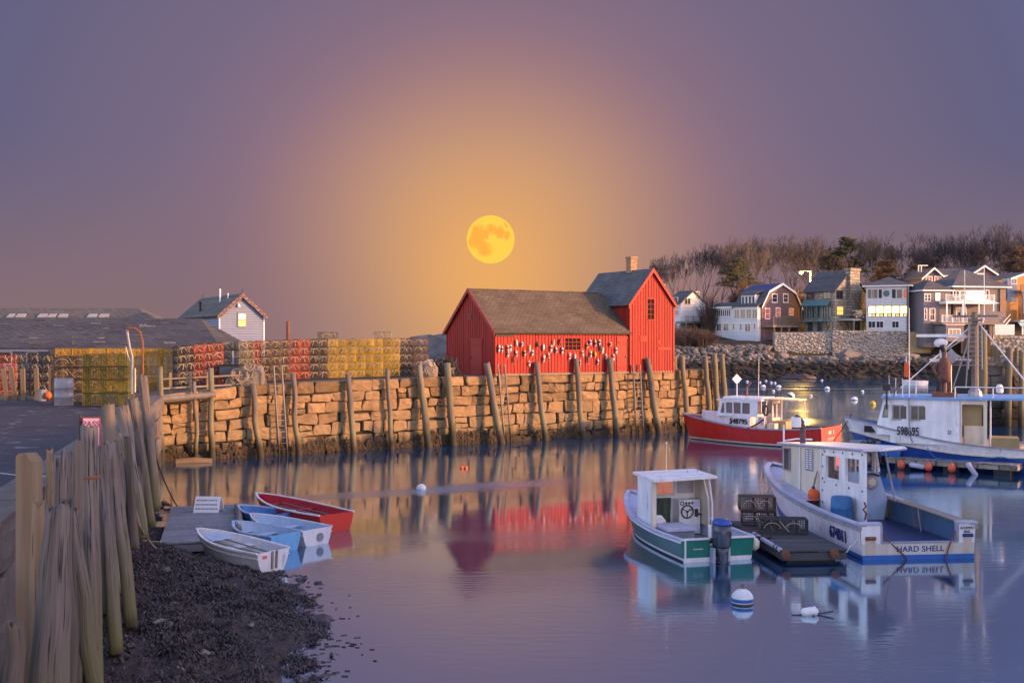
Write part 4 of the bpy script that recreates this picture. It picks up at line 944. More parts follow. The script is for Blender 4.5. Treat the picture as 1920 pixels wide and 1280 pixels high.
m = MB(); m.b2((-1.36, vw, zt2-.1), (-1.28, v2+.4, zt2+.15)); m.build('eaves_board', 'white_trim', h.t)
for i in range(8): a = lerp(1346, 1376.5, i/8); h.window('L', a, 581, a+2.6, 592.5, 1, 1, 'white_trim', 'glass_dark', -.9, .06)
for r_ in ((1350, 607, 1358.5, 620), (1363, 606.5, 1372, 619.5)): h.window('L', *r_, 2, 1, 'white_trim', 'glass', -.9, .1, .06)
for px in (1346, 1362, 1377): v_ = h.lv(px); h.box('stilt', 'white_trim', (-.85, v_-.12, 3.2), (-.6, v_+.12, 5.6))
# stone house
h = House('stone_house', 'grey stone house with a tall stone chimney and teal porch', 1565, 188, 38)
W = h.fu(1622); L = h.lv(1508); ze = h.lz(1535, 546); zr = h.fz(1592, 508)
h.gable(W, L, 5, ze, zr, 'tan_stone', 'roof_dark', .3)
h.window('L', 1513, 549, 1527, 561, 2, 1, 'dark_shingle', 'glass', 0, .08); h.window('L', 1544, 547.5, 1557.5, 559.5, 2, 1, 'dark_shingle', 'glass', 0, .08)
a0, a1, q0, q1 = h.rect('L', 1508, 572, 1560, 595)
h.slab('porch_roof', 'teal', [(-1.2, a0+.2, q1-.2), (0, a0+.2, q1+.8), (0, a1, q1+.8), (-1.2, a1, q1-.2)], .12)
for i in range(5): b0 = lerp(a0, a1, i/5); h.window('L', 0, 0, 0, 0, 2, 1, 'teal', 'glass', 0, .1, .07, raw=(b0+.25, b0+(a1-a0)/5-.2, q0, q1-.4))
for i in range(6): v_ = lerp(a0+.3, a1-.2, i/5); h.box('porch_post', 'teal', (-1.1, v_-.08, q0-.6), (-.95, v_+.08, q1-.1))
h.box('porch_floor', 'teal', (-1.2, a0, q0-.8), (-.02, a1, q0-.6))
for r_ in ((1515, 603, 1524, 620), (1533, 602, 1542, 620), (1551, 601, 1560, 619)): h.window('L', *r_, 1, 1, 'teal', 'glass', 0, .08)
h.window('F', 1569, 575, 1580.5, 590, 3, 2, 'timber', 'lit_dim', 0, .08, .06)
h.window('F', 1568, 545, 1580, 560, 2, 1, 'timber', 'glass_dark', 0, .06)
u0, u1 = h.fu(1588), h.fu(1606); zc = h.fz(1597, 503)
m = MB(); m.b2((u0, -.7, 5), (u1, .3, zc)); m.prism([(u0-.9, -.6, 5), (u1+.8, -.6, 5), (u1, -.6, 12), (u0, -.6, 12)], (0, .58, 0)); ch = m.build('chimney', 'tan_stone', h.t)
m = MB(); m.b2((u0-.15, -.85, zc-.5), (u1+.15, .45, zc)); m.build('chimney_cap', 'tan_stone', ch)
h.window('F', 1609, 545, 1612.5, 558, 1, 1, 'timber', 'glass_dark', 0, .05)
zd = h.fz(1590, 598); h.box('terrace', 'concrete', (.6, -3.2, zd-.35), (W+3.5, -.05, zd)); h.box('terrace_wall', 'tan_stone', (W-.8, -3.0, 4.5), (W+3.4, -2.7, zd-.35))
for u_ in (1.2, 3.4, 5.0): h.box('terrace_post', 'timber', (u_, -3.1, 5), (u_+.25, -2.85, zd-.35))
# white house with lit windows
h = House('lit_white_house', 'white three storey house with a row of glowing yellow windows', 1703, 184, 66)
W = h.fu(1742); L = h.lv(1624); ze = h.lz(1660, 537)
h.box('wall', 'white_wall', (0, 0, 5), (W, L, ze)); h.hip(0, 0, W, L, ze+.2, ze+1.9, 'roof_dark', .6)
zz = lambda u_: ze+.2+1.9*(u_+.6)/((W+1.2)/2)*.9
m = MB(); m.prism([(.6, 1.2, zz(.6)-.1), (2.2, 1.6, zz(2.2)-.1), (2.2, 6, zz(2.2)-.1), (.6, 6.6, zz(.6)-.1)], (-.05, 0, .22)); m.build('solar_panel', 'solar', h.t)
for (a, b, g) in ((1626.5, 1637, 'glass'), (1634.5, 1646, 'glass'), (1647, 1654, 'glass_dark'), (1672, 1680, 'glass_dark'), (1681, 1692, 'glass'), (1693.5, 1701, 'glass_red')): h.window('L', a+.4, 542.5, b-.4, 559, 1, 1, 'white_trim', g, 0, .06)
for i, g in enumerate(('lit_pink', 'lit', 'lit', 'lit', 'lit')):
    a = lerp(1627.5, 1701.5, i/5); h.window('L', a+.9, 574, a+13.8, 587.3, 1, 1, 'dark_shingle', g, 0, .1, .06)
    for j in range(2): h.window('L', a+1.2+j*7, 588.8, a+6.2+j*7, 592.5, 1, 1, 'dark_shingle', 'lit_dim' if j else 'lit_pink', 0, .06, .05)
for r_, g in (((1708, 542, 1714, 558), 'glass_dark'), ((1708.5, 571.5, 1713.5, 587), 'lit'), ((1708.5, 588.5, 1713.5, 591.5), 'lit_dim'), ((1710, 600.5, 1715, 608), 'glass_dark')): h.window('F', *r_, 1, 1, 'dark_shingle' if 'lit' in g else 'white_trim', g, 0, .12)
for a, b in ((1628.5, 1641), (1643.5, 1656), (1673, 1685)): h.window('L', a, 602.5, b, 614, 2, 1, 'white_trim', 'glass_dark', 0, .08)
m = MB(); v_ = h.lv(1662); m.lathe([(.02, -.04), (.55, 0), (.02, .04)], 12, (-.06, v_, h.lz(1662, 550)), axis=(1, 0, 0)); m.build('wall_ornament', 'teal', h.t)
m = MB(); m.tube([(-.1, .15, 5), (-.1, .15, ze)], .09, 5); m.build('drainpipe', 'dark_metal', h.t)
# balcony house
h = House('balcony_house', 'grey house with white balconies and a broad hipped roof', 1886, 186, 12)
uL = h.fu(1788); uW = -uL; ze = h.fz(1840, 539)
h.box('wall', 'grey_shingle', (uL, 0, 5), (0, 9, ze)); h.hip(uL, 0, uW, 9, ze+.2, ze+3.3, 'roof_dark', .7)
h.box('brick_pier', 'brick', (-1.3, -.25, 6), (-.4, -.01, ze-.3))
for r_, c_, g in (((1787.5, 546, 1791.5, 556), 1, 'glass_dark'), ((1793, 546, 1797.5, 556), 1, 'glass_dark'), ((1813, 545.5, 1829, 562), 2, 'lit_pale'), ((1830, 545.5, 1845, 562), 2, 'lit_pale'), ((1849, 544.5, 1853.5, 561), 1, 'glass_dark'), ((1793, 577, 1801, 594), 1, 'glass'), ((1803, 577, 1811, 594), 1, 'glass'), ((1800.5, 546, 1811, 562), 1, 'glass')): h.window('F', *r_, c_, 1, 'white_trim', g, 0, .12, .07)
zb1 = h.fz(1800, 566); u0, u1 = h.fu(1757), h.fu(1847)
h.box('balcony', 'white_trim', (u0, -2.6, zb1-.4), (u1, -.02, zb1)); h.railing('F', u0, u1, zb1, 2.5, 1.15, 'white_trim', .26)
for f in (.02, .35, .68, .98): u_ = lerp(u0, u1, f); h.box('balcony_post', 'white_trim', (u_-.1, -2.55, 6.4), (u_+.1, -2.35, zb1-.4))
h.slab('awning', 'white_trim', [(h.fu(1822), -2.6, zb1-.5), (h.fu(1855), -2.6, zb1-.3), (h.fu(1855), -.1, zb1+.3), (h.fu(1822), -.1, zb1+.2)], .08)
zb2 = h.fz(1790, 605); u0, u1 = h.fu(1742), h.fu(1818)
h.box('terrace', 'timber', (u0, -3.8, zb2-.35), (h.fu(1862), -.02, zb2)); h.railing('F', u0, u1, zb2, 3.7, 1.2, 'white_trim', .3)
h.box('screen_fence', 'grey_shingle', (h.fu(1820), -3.6, zb2), (h.fu(1858), -3.45, zb2+1.9))
m = MB(); a, b = h.fu(1852), h.fu(1868); m.box(((a+b)/2, -3.9, zb2-.1), (2.0, .1, .15), 0, tilt=('Y', -.8)); m.box(((a+b)/2, -3.9, zb2+.7), (2.0, .08, .1), 0, tilt=('Y', -.8)); m.build('stairs', 'white_trim', h.t)
uA, uB = h.fu(1728), h.fu(1779)
h.box('side_wing', 'grey_shingle', (uA, -.6, 5), (uB, 5.5, h.fz(1750, 546))); h.hip(uA, -.6, uB-uA, 6.1, h.fz(1750, 546)+.2, h.fz(1750, 546)+2.1, 'roof_dark', .5)
for r_, g in (((1730.5, 552.5, 1734, 564), 'glass_dark'), ((1736, 552.5, 1740, 564), 'glass_dark'), ((1751, 550.5, 1757.5, 563), 'lit_pale'), ((1730, 579, 1733, 599), 'glass_dark'), ((1740, 579, 1748, 600), 'glass')): h.window('F', *r_, 1, 2, 'white_trim', g, -.6, .14, .06)
zl = h.fz(1765, 640); h.box('lower_room', 'grey_shingle', (h.fu(1748), -3.9, zl), (h.fu(1781), -.61, zb2-.45)); h.box('eaves_board', 'white_trim', (h.fu(1746), -4.1, zb2-.45), (h.fu(1782), -3.85, zb2-.36))
h.window('F', 1753.5, 618, 1773, 631, 3, 1, 'white_trim', 'glass', -3.9, .14, .08)
h.box('white_screen', 'white_wall', (h.fu(1836), -4.2, h.fz(1850, 628)), (h.fu(1872), -4.05, h.fz(1850, 609)))
for px in (1795, 1808, 1820, 1828): u_ = h.fu(px); h.box('stilt', 'timber_dark', (u_, -3.6, 4), (u_+.25, -3.35, zb2-.35))
h.box('lattice', 'timber_dark', (h.fu(1782), -3.0, 4), (h.fu(1834), -2.8, zb2-.4))
# dark gabled house behind
h = House('dark_house', 'dark twin gabled house with white trim behind the balcony house', 1730, 214, 6)
W = h.fu(1771); ze = h.fz(1750, 521); zr = h.fz(1751, 503)
h.gable(W, 9, 8, ze, zr, 'dark_shingle', 'roof_dark', .35, trim='white_trim')
for r_ in ((1737, 519, 1747, 529), (1753, 519, 1764, 529)): h.window('F', *r_, 2, 1, 'white_trim', 'glass_red', 0, .15, .1)
u0 = W+.02; u1 = h.fu(1822); h.box('wall', 'dark_shingle', (u0, 1.2, 8), (u1, 8, ze+.6)); h.slab('roof', 'roof_dark', [(u0-1, .8, ze+.55), (u1+1, .8, ze+.55), (u1+1, 5, zr+.2), (u0-1, 5, zr+.2)], .15)
h.box('eaves_board', 'white_trim', (u0, .72, ze+.4), (u1, .8, ze+.6))
for r_ in ((1781, 517, 1793, 529), (1809, 516, 1818, 527)): h.window('F', *r_, 2, 1, 'white_trim', 'glass', 1.2, .16, .1)
u2 = h.fu(1868); zr2 = h.fz(1845, 499)
h.gable(u2-u1, 9, 8, h.fz(1845, 514), zr2, 'dark_shingle', 'roof_dark', .35, u0=u1, trim='white_trim')
m = MB(); a, b = h.fu(1731), h.fu(1749)
m.b2((a, 2, zr-.6), (a+.15, 2.15, h.fz(1731, 496))); m.b2((a+.6, 2, zr-.6), (a+.75, 2.15, h.fz(1731, 496))); m.b2((a, 2, h.fz(1731, 497)), (b, 2.15, h.fz(1731, 495.5))); m.build('roof_deck_frame', 'white_trim', h.t)
h.box('chimney_flue', 'white_trim', (h.fu(1828), -.8, h.fz(1835, 515)), (h.fu(1842), -.5, h.fz(1835, 512.5)))
# tan porch house at the edge
h = House('tan_house', 'tan house with orange porch and white posts at the frame edge', 1896, 190, 8)
W = 7; h.gable(W, 8, 5, h.fz(1900, 522), h.fz(1915, 510), 'orange_wall', 'roof_dark', .3, trim='white_trim')
h.box('bay', 'blue_white', (-.9, -.3, h.fz(1895, 565)), (.9, 1.5, h.fz(1895, 522))); h.window('F', 1894, 523, 1904, 532, 2, 1, 'white_trim', 'glass', -.3, .1)
zb1 = h.fz(1900, 545); h.box('balcony', 'timber', (.5, -2.2, zb1-.3), (W, -.02, zb1)); h.railing('F', .5, W, zb1, 2.1, 1.0, 'timber', .25)
for u_ in (.8, 3.2, 6): h.box('balcony_post', 'timber', (u_, -2.1, 7.5), (u_+.22, -1.9, zb1-.3))
h.box('lean_to', 'orange_wall', (-1.5, -.2, 6), (.9, 3, h.fz(1895, 562)))
h.box('white_column', 'white_trim', (h.fu(1903), -2.8, h.fz(1905, 590)), (h.fu(1911), -2.3, h.fz(1905, 554)))
h.box('red_gable', 'brown_shingle', (h.fu(1911), -2.9, 6), (h.fu(1911)+4, -2.0, h.fz(1915, 572))); h.slab('roof', 'white_trim', [(h.fu(1911)-.2, -3.1, h.fz(1911, 571)), (h.fu(1911)+3, -3.1, h.fz(1925, 562)), (h.fu(1911)+3, -1.8, h.fz(1925, 562)), (h.fu(1911)-.2, -1.8, h.fz(1911, 571))], .15)
h.window('F', 1917, 575, 1924, 588, 1, 2, 'white_trim', 'glass', -2.9, .16)
zd = h.fz(1900, 601); h.box('terrace', 'white_trim', (h.fu(1881), -5, zd-.25), (h.fu(1990), -3, zd)); h.railing('F', h.fu(1882), h.fu(1980), zd, 4.9, 1.1, 'timber_dark', .6)
h.slab('awning', 'teal_pale', [(h.fu(1879), -5.4, zd-1.1), (h.fu(1985), -5.4, zd-1.0), (h.fu(1985), -4.5, zd-.3), (h.fu(1879), -4.5, zd-.3)], .08)
for px in (1883, 1909, 1940): u_ = h.fu(px); h.box('white_column', 'white_trim', (u_, -5.2, h.fz(1905, 628)), (u_+.25, -4.95, zd-1.1))
h.box('lower_wall', 'timber_dark', (h.fu(1872), -3.5, 4.5), (h.fu(1985), -3.2, zd-.3))

# parked car between stone and lit house
h = House('parked_car', 'dark car with pale roof parked beside the stone house chimney', 1602, 187, 10, 'car')
zc = PZ(597.5, 187); m = MB()
m.prism([(0, 0, zc+.3), (2.1, 0, zc+.3), (2.1, 0, zc+.8), (1.75, 0, zc+.85), (1.5, 0, zc+1.4), (.35, 0, zc+1.4), (.12, 0, zc+.9), (0, 0, zc+.8)], (0, 1.7, 0)); m.build('body', 'car_paint', h.t)
m = MB(); m.b2((.3, .1, zc+1.39), (1.5, 1.6, zc+1.47)); m.build('roof', 'white_trim', h.t)
m = MB(); m.prism([(.45, -.02, zc+.9), (1.55, -.02, zc+.9), (1.4, -.02, zc+1.3), (.5, -.02, zc+1.3)], (0, .015, 0)); m.build('side_window', 'glass', h.t)
for x in (.4, 1.7):
    m = MB(); m.lathe([(.34, -.1), (.34, .1)], 12, (x, .05, zc+.34), axis=(0, 1, 0)); w_ = m.build('wheel', 'black', h.t); m = MB(); m.lathe([(.18, -.13), (.18, -.1)], 10, (x, .05, zc+.34), axis=(0, 1, 0)); m.build('rim', 'steel', w_)
m = MB(); m.b2((-.02, .2, zc+.65), (.01, .45, zc+.78)); m.build('headlight', 'white_trim', h.t); m = MB(); m.b2((-.02, 1.2, zc+.65), (.01, 1.45, zc+.78)); m.build('headlight', 'white_trim', h.t)

# street lamp behind the gambrel house
Y = 207; lx, lz = PX(1502, Y), PZ(510, Y); px_ = PX(1519.5, Y)
t = thing('street_lamp', 'lit yellow street lamp on a pole between the gambrel and stone houses', 'lamp', (px_, Y, land_z(px_, Y)))
b = t.location.copy(); m = MB(); m.tube([(0, 0, -.3), (0, 0, PZ(508, Y)-b.z)], [.16, .12], 6); m.tube([(0, 0, PZ(509, Y)-b.z), (lx-px_, 0, lz-b.z+.25)], .03, 5); m.build('pole', 'timber', t)
m = MB(); m.lathe([(.05, .25), (.3, .2), (.32, .1), (.1, .1)], 8, (lx-px_, 0, lz-b.z)); m.build('lamp_hood', 'dark_metal', t)
m = MB(); m.lathe([(.02, -.42), (.34, -.28), (.42, 0), (.28, .12)], 10, (lx-px_, 0, lz-b.z)); m.build('lamp_bulb', 'lamp_glow', t, smooth=True)
ld = bpy.data.lights.new('lamp_light', 'POINT'); lo = bpy.data.objects.new('lamp_light', ld); C.objects.link(lo); lo.location = (lx, Y-1.2, lz-1.1); ld.energy = 12000; ld.color = (1, .5, .08); ld.shadow_soft_size = .25
lo.parent = t; lo.location = lo.location-b

# unseen building added past the right edge to shade the near boats and piles
t = thing('shade_building', 'unseen grey shingled building added past the right edge to shade the near harbour', 'building', (31, -14, 0))
m = MB(); m.b2((-1.5, 0, -1), (14, 47, 4.1)); m.build('shade_base', 'granite_dark', t)
m = MB(); m.prism([(0, 0, 4.1), (11, 0, 4.1), (11, 0, 9.5), (5.5, 0, 13.2), (0, 0, 9.5)], (0, 46, 0)); m.build('wall', 'grey_shingle', t)
for sg_ in (0, 1):
    e = -.5 if sg_ == 0 else 11.5; k_ = (13.2-9.5)/5.5
    m = MB(); m.prism([(5.5, -.4, 13.22), (e, -.4, 9.5-.5*k_), (e, 46.4, 9.5-.5*k_), (5.5, 46.4, 13.22)], (0, 0, .15)); m.build('roof', 'roof_dark', t)
for i in range(9):
    y = 3+i*4.9; m = MB(); m.b2((-.06, y, 6), (-.004, y+1.2, 7.8)); w_ = m.build('window', 'white_trim', t); m = MB(); m.b2((-.08, y+.12, 6.12), (-.061, y+1.08, 7.68)); m.build('pane', 'glass_dark', w_)
# ================================================================ lobster traps
def trap_cage(L, D, H, sp=.066, w=.0082):
    """wire mesh box, length along x, depth along y"""
    m = MB()
    def wire(a, b, r): m.tube([a, b], r, 3, False)
    for x in (-L/2, L/2):
        for y in (-D/2, D/2): wire((x, y, 0), (x, y, H), .014)
    for z in (0, H):
        for y in (-D/2, D/2): wire((-L/2, y, z), (L/2, y, z), .014)
        for x in (-L/2, L/2): wire((x, -D/2, z), (x, D/2, z), .014)
    nx, ny, nz_ = int(L/sp), int(D/sp), int(H/sp)
    for i in range(1, nx):
        x = -L/2+L*i/nx
        wire((x, -D/2, 0), (x, -D/2, H), w); wire((x, D/2, 0), (x, D/2, H), w); wire((x, -D/2, H), (x, D/2, H), w)
    for i in range(1, ny):
        y = -D/2+D*i/ny
        wire((-L/2, y, 0), (-L/2, y, H), w); wire((L/2, y, 0), (L/2, y, H), w); wire((-L/2, y, H), (L/2, y, H), w)
    for i in range(1, nz_):
        z = H*i/nz_
        for y in (-D/2, D/2): wire((-L/2, y, z), (L/2, y, z), w)
        for x in (-L/2, L/2): wire((x, -D/2, z), (x, D/2, z), w)
    for k in (-.12, .28):                              # inner partition
        for i in range(1, ny): wire((L*k, -D/2+D*i/ny, 0), (L*k, -D/2+D*i/ny, H), w)
        for i in range(1, nz_): wire((L*k, -D/2, H*i/nz_), (L*k, D/2, H*i/nz_), w)
    return m
def trap_net(L, D, H, rr, r=.011):
    m = MB()
    def arc(c, ax, rx, rz, a0, a1):
        pts = []
        for i in range(7):
            t = lerp(a0, a1, i/6); p = Vector(c)+Vector(ax)*rx*cos(t)+Vector((0, 0, rz*sin(t))); pts.append(p)
        m.tube(pts, r, 3, False)
    for sx_ in (-1, 1):
        arc((sx_*(L/2+.012), 0, H*.38), (0, 1, 0), D*.42, H*.45, rr.uniform(-.1, .3), pi-rr.uniform(-.1, .3))
        m.tube([(sx_*(L/2+.012), rr.uniform(-.1, .1), H*.85), (sx_*(L/2+.03), rr.uniform(-.12, .12), H*.45), (sx_*(L/2+.02), rr.uniform(-.16, .16), H*.1)], r, 3, False)
        m.tube([(sx_*(L/2+.012), -D*.45, H*.9), (sx_*(L/2+.03), 0, H*rr.uniform(.7, .95)), (sx_*(L/2+.02), D*.45, H*.92)], r, 3, False)
    for sy in (-1, 1):
        for cx_ in (-L*.25, L*.2):
            arc((cx_, sy*(D/2+.012), H*.35), (1, 0, 0), L*.17, H*.42, 0, pi)
        m.tube([(-L*.1, sy*(D/2+.015), H*.95), (0, sy*(D/2+.03), H*.5), (L*.1, sy*(D/2+.02), H*.15)], r, 3, False)
    for k in range(4):
        x = rr.uniform(-L*.4, L*.4); m.tube([(x, -D*.4, H*.1), (x+rr.uniform(-.1, .1), 0, H*.5), (x, D*.4, H*.9)], r*.8, 3, False)
    return m
rt = random.Random(9)
CAGE = {}
def trap_set(size, col):
    key = (size, col)
    if key not in CAGE:
        L, D, H = size
        cm = trap_cage(L, D, H).mesh('cage', 'trap_'+col)
        nets = [trap_net(L, D, H, rt).mesh('netting', 'netting' if col not in ('green', 'gold') else 'trap_'+col) for _ in range(2)]
        r_ = MB()
        for y in (-D/2+.04, D/2-.04): r_.b2((-L/2, y-.025, -.05), (L/2, y+.025, -.005))
        CAGE[key] = (cm, nets, r_.mesh('runner', 'timber'))
    return CAGE[key]
STD = (1.02, .525, .39)
ntr = 0
def trap(loc, rz, col, label, group, size=STD, tilt=0):
    global ntr
    cm, nets, rn = trap_set(size, col)
    o = put('lobster_trap', cm, None, loc, rz); o.rotation_euler = (0, tilt, rz); tag(o, label, 'lobster trap', group)
    put('netting', rt.choice(nets), o); ntr += 1
    return o
def ordi(i, n): return 'only' if n == 1 else ('leftmost' if i == 0 else ('rightmost' if i == n-1 else ORD[i]))
ROWN = ['bottom row', 'second row up', 'third row up', 'fourth row up', 'top row', 'topmost row']
def rown(j, n): return 'bottom row' if j == 0 else ('top row' if j == n-1 else ROWN[j])
wall_rz = atan2(UY, UX)
def pier_stack(px0, px1, ncol, rows, col, where, d=-2.1, side=False, z=None, colname=None, rz=None):
    """stack on the pier, ends facing the harbour unless side"""
    s0, s1 = ws(px0, d)[0], ws(px1, d)[0]
    for c in range(ncol):
        s = lerp(s0, s1, (c+.5)/ncol); wdt = (s1-s0)/ncol
        sz = (1.02, max(.46, min(.6, wdt-.01)), .405) if not side else (wdt-.02, .525, .405)
        sz = tuple(round(v, 2) for v in sz)
        n = rows if isinstance(rows, int) else rows[c]
        for j in range(n):
            p = WP(s+rt.uniform(-.015, .015), d-.5+rt.uniform(-.05, .03), (zt(s) if z is None else z)+.06+j*(sz[2]+.035))
            nm = colname or col; ct = f'column {ORD[c]} from left' if ncol > 2 else ('left column' if c == 0 else 'right column') if ncol == 2 else ''
            lab = f'{nm} trap, {rown(j, n)} of {where}' + (f', {ORD[c]} column' if ncol > 2 else (f', {ct}' if ct else ''))
            trap(p, wall_rz+(pi/2 if not side else 0)+rt.uniform(-.02, .02), col, lab, 'lobster traps stacked along the pier', sz)
pier_stack(452, 475, 2, 5, 'grey', 'the pile behind the ladder')
pier_stack(475, 490, 1, 5, 'red', 'the narrow red stack')
pier_stack(490, 543, 3, 5, 'brown', 'the brown stack')
pier_stack(543, 580, 2, 5, 'red', 'the wide red stack')
pier_stack(580, 615, 2, 5, 'dark', 'the dark stack')
pier_stack(615, 750, 8, 5, 'yellow', 'the long yellow stack')
pier_stack(751, 779, 1, 5, 'brown', 'the brown stack by yellow', side=True)
pier_stack(781, 807, 1, 5, 'brown', 'the last brown stack by the shed', side=True)
for px, lab in ((615, 'lone grey trap lying on top of the yellow and dark stacks'), (717, 'lone grey trap on top of the yellow stack near its end')):
    s, Y = ws(px, -2.7); trap(WP(s, -2.7, zt(s)+.06+5*.44+.02), wall_rz+(.1 if px < 650 else -.45), 'grey', lab, 'lobster traps stacked along the pier', (1.02, .52, .36))
# stacks on the quay at the left
pier_stack(335, 364, 2, 5, 'dark', 'the netted dark stack by red', d=-2.6)
pier_stack(364, 419, 3, 5, 'red', 'the red stack below the white house', d=-2.6)
pier_stack(420, 434, 1, 5, 'grey', 'the pale grey stack', d=-2.9)
def row_stack(px0, px1, Y, ncol, rows, col, where, rz=0, h=.41, depth=.55, z=3.3, colname=None):
    x0, x1 = PX(px0, Y), PX(px1, Y); wd = (x1-x0)/ncol
    sz = (round(wd-.02, 2), depth, h) 
    for c in range(ncol):
        for j in range(rows):
            lab = f'{colname or col} trap, {rown(j, rows)} of {where}' + (f', {ORD[c]} column' if ncol > 1 else '')
            trap((x0+wd*(c+.5)+rt.uniform(-.02, .02), Y+rt.uniform(-.03, .03), z+.06+j*(h+.04)), rz+rt.uniform(-.02, .02), col, lab, 'lobster traps stacked on the quay', sz)
row_stack(108, 336, 57.5, 7, 5, 'gold', 'the bright gold stack under the eaves', h=.42, colname='golden yellow')
row_stack(-34, 0, 51, 1, 5, 'red', 'the red stack cut by the frame edge', h=.37)
row_stack(0, 33, 51, 1, 5, 'red', 'the bright red stack behind the pickets', h=.37)
row_stack(33, 63, 51.2, 1, 5, 'brown', 'the brown stack behind the pickets', h=.37)
row_stack(63, 107, 51.0, 2, 5, 'dark', 'the netted dark stack behind the pickets', h=.37)
row_stack(105, 178, 46.5, 1, 4, 'dark', 'the low dark stack behind the drum', h=.47, depth=.8)
row_stack(162, 245, 44.3, 1, 4, 'green', 'the big olive green stack', h=.5, depth=.9, rz=.06, colname='olive green')

# ---------------------------------------------------------------- pilings along the pier
rp = random.Random(13)
def log(name, base, top, r0, r1, mat, label, cat, group, n=9, wob=.05, segs=7, flat=False):
    b = Vector(base); v = Vector(top)-b; m = MB(); pts = []; rs_ = []
    ph = rp.uniform(0, 20)
    for i in range(segs+1):
        t = i/segs; p = v*t; k = sin(pi*t)*wob
        pts.append(p+Vector((nz(ph, t*3)*k*2, nz(ph+9, t*3)*k*2, 0))); rs_.append(lerp(r0, r1, t)*(1+.07*nz(ph, t*5, 3)))
    m.tube(pts, rs_, n, True)
    vs = []
    for i, q in enumerate(m.v):
        aa_ = 2*pi*(i % n)/n; k = 1+.05*nz(q[0]*6+ph, q[1]*6, q[2]*.7)+(.07*nz(cos(aa_)*2.6+ph, sin(aa_)*2.6, q[2]*.35) if n > 12 else 0)
        t = min(segs, i//n); c = pts[t]; vs.append((c.x+(q[0]-c.x)*k, c.y+(q[1]-c.y)*k, q[2]+(rp.uniform(-.05, .05) if t == segs else 0)))
    m.v = vs
    o = m.build(name, mat, None, loc=b, smooth=False); uvl = o.data.uv_layers.new(name='grain').data; circ = 2*pi*(r0+r1)/2; ln_ = v.length
    for pl_ in o.data.polygons:
        side = len(pl_.vertices) == 4; js = [o.data.loops[li].vertex_index % n for li in pl_.loop_indices]
        for li in pl_.loop_indices:
            vi = o.data.loops[li].vertex_index; j_ = vi % n; u_ = j_/n+(1 if side and j_ == 0 and n-1 in js else 0)
            uvl[li].uv = (u_*circ*1.6, (vi//n)/segs*ln_) if side else (o.data.vertices[vi].co.x*2, o.data.vertices[vi].co.y*2)
    o.data.polygons.foreach_set('use_smooth', [len(p.vertices) == 4 for p in o.data.polygons])
    return tag(o, label, cat, group)
PIL = [(300, 688, 303, 13, .55, 'post_green', 'pale timber piling at the inner corner of the pier wall'), (395, 690, 398, 13, .5, 'post_green', 'pale timber piling through the end of the timber rail'),
       (364, 716, 369, 9, .4, 'pile', 'thin grey piling between the two pale pilings at the rail'), (474, 720, 490, 13, .7, 'pile', 'short crooked piling just left of the first ladder'),
       (549, 700, 561, 12, .75, 'pile', 'grey piling just right of the first ladder'), (652, 700, 666, 13, .75, 'pile', 'grey piling below the left end of the yellow traps'),
       (726, 692, 735, 10, .5, 'pile', 'thin upright piling below the right end of yellow traps'), (785, 683, 806, 15, .8, 'post_green', 'pale leaning piling below the last brown traps'),
       (838, 680, 852, 15, .6, 'post_green', 'thick pale piling below the left corner of the shed'), (912, 680, 944, 15, 1.1, 'pile', 'steeply leaning piling just left of the middle ladder'),
       (1006, 678, 1024, 12, .8, 'pile', 'leaning piling right of the middle ladder'), (1080, 672, 1094, 12, .8, 'pile', 'piling under the middle of the shed below its window'),
       (1143, 671, 1157, 13, .8, 'pile', 'piling below the red shed door'), (1213, 671, 1238, 14, .9, 'pile', 'leaning piling right of the last ladder under the tall wing'),
       (1279, 668, 1292, 11, .7, 'post_green', 'pale piling by the white buoy right of the shed'), (1322, 668, 1333, 11, .6, 'post_green', 'leftmost of the piling cluster at the pier end'),
       (1339, 664, 1349, 12, .55, 'post_green', 'middle of the piling cluster at the pier end'), (1353, 664, 1362, 12, .5, 'post_green', 'rightmost of the piling cluster at the pier end')]
for px, py, bx, wpx, d, mat, lab in PIL:
    s, Y = ws(bx, d); b = WP(s, d, -.6); s2, Y2 = ws(px, .26); tp = WP(s2, .26, PZ(py, Y2))
    r = wpx*Y/2000/2*.88
    log('piling', b, tp, r*1.12, r*.92, mat, lab, 'piling', 'pilings leaning on the pier wall', wob=.06)
for px, py, lab in ((1265, 668, 'short post on the pier top right of the shed'), (1277, 669, 'short post beside the pale piling right of the shed'), (1321, 670, 'short post behind the piling cluster at the pier end')):
    s, Y = ws(px, -1.6); log('piling', WP(s, -1.6, zt(s)-.2), WP(s, -1.6, PZ(py, Y)), .17, .15, 'post_green', lab, 'piling', 'short posts on the pier end')
s, Y = ws(540, -7); log('mooring_post', WP(s, -7, 3.6), WP(s, -7, PZ(602, Y)), .11, .11, 'rust', 'tall thin rusty post rising behind the trap stacks', 'post', None, wob=0)
def ladder(pa, pb, py0, ba, bb, lab, d=.5):
    s0, Y = ws((pa+pb)/2, .3); t = thing('ladder', lab, 'ladder', WP(s0, .3, 0)); o = t.location.copy(); w_ = (ws(pb, .3)[0]-ws(pa, .3)[0])
    A = WP(s0, .28, PZ(py0, Y))-o; sb, _ = ws((ba+bb)/2, d); B = WP(sb, d, -.3)-o; e = Vector((UX, UY, 0))*w_/2
    for sg in (-1, 1):
        m = MB(); m.tube([B+e*sg, A+e*sg], .055, 5); m.build('ladder_rail', 'ladder', t)
    z = .35
    while z < zt(s0)+.05:
        f = (z-B.z)/(A.z-B.z); c = B.lerp(A, f); m = MB(); m.tube([c-e, c+e], .028, 5); m.build('rung', 'ladder', t); z += .3
ladder(513, 528, 686, 524, 540, 'tall wooden ladder on the pier wall below the brown traps')
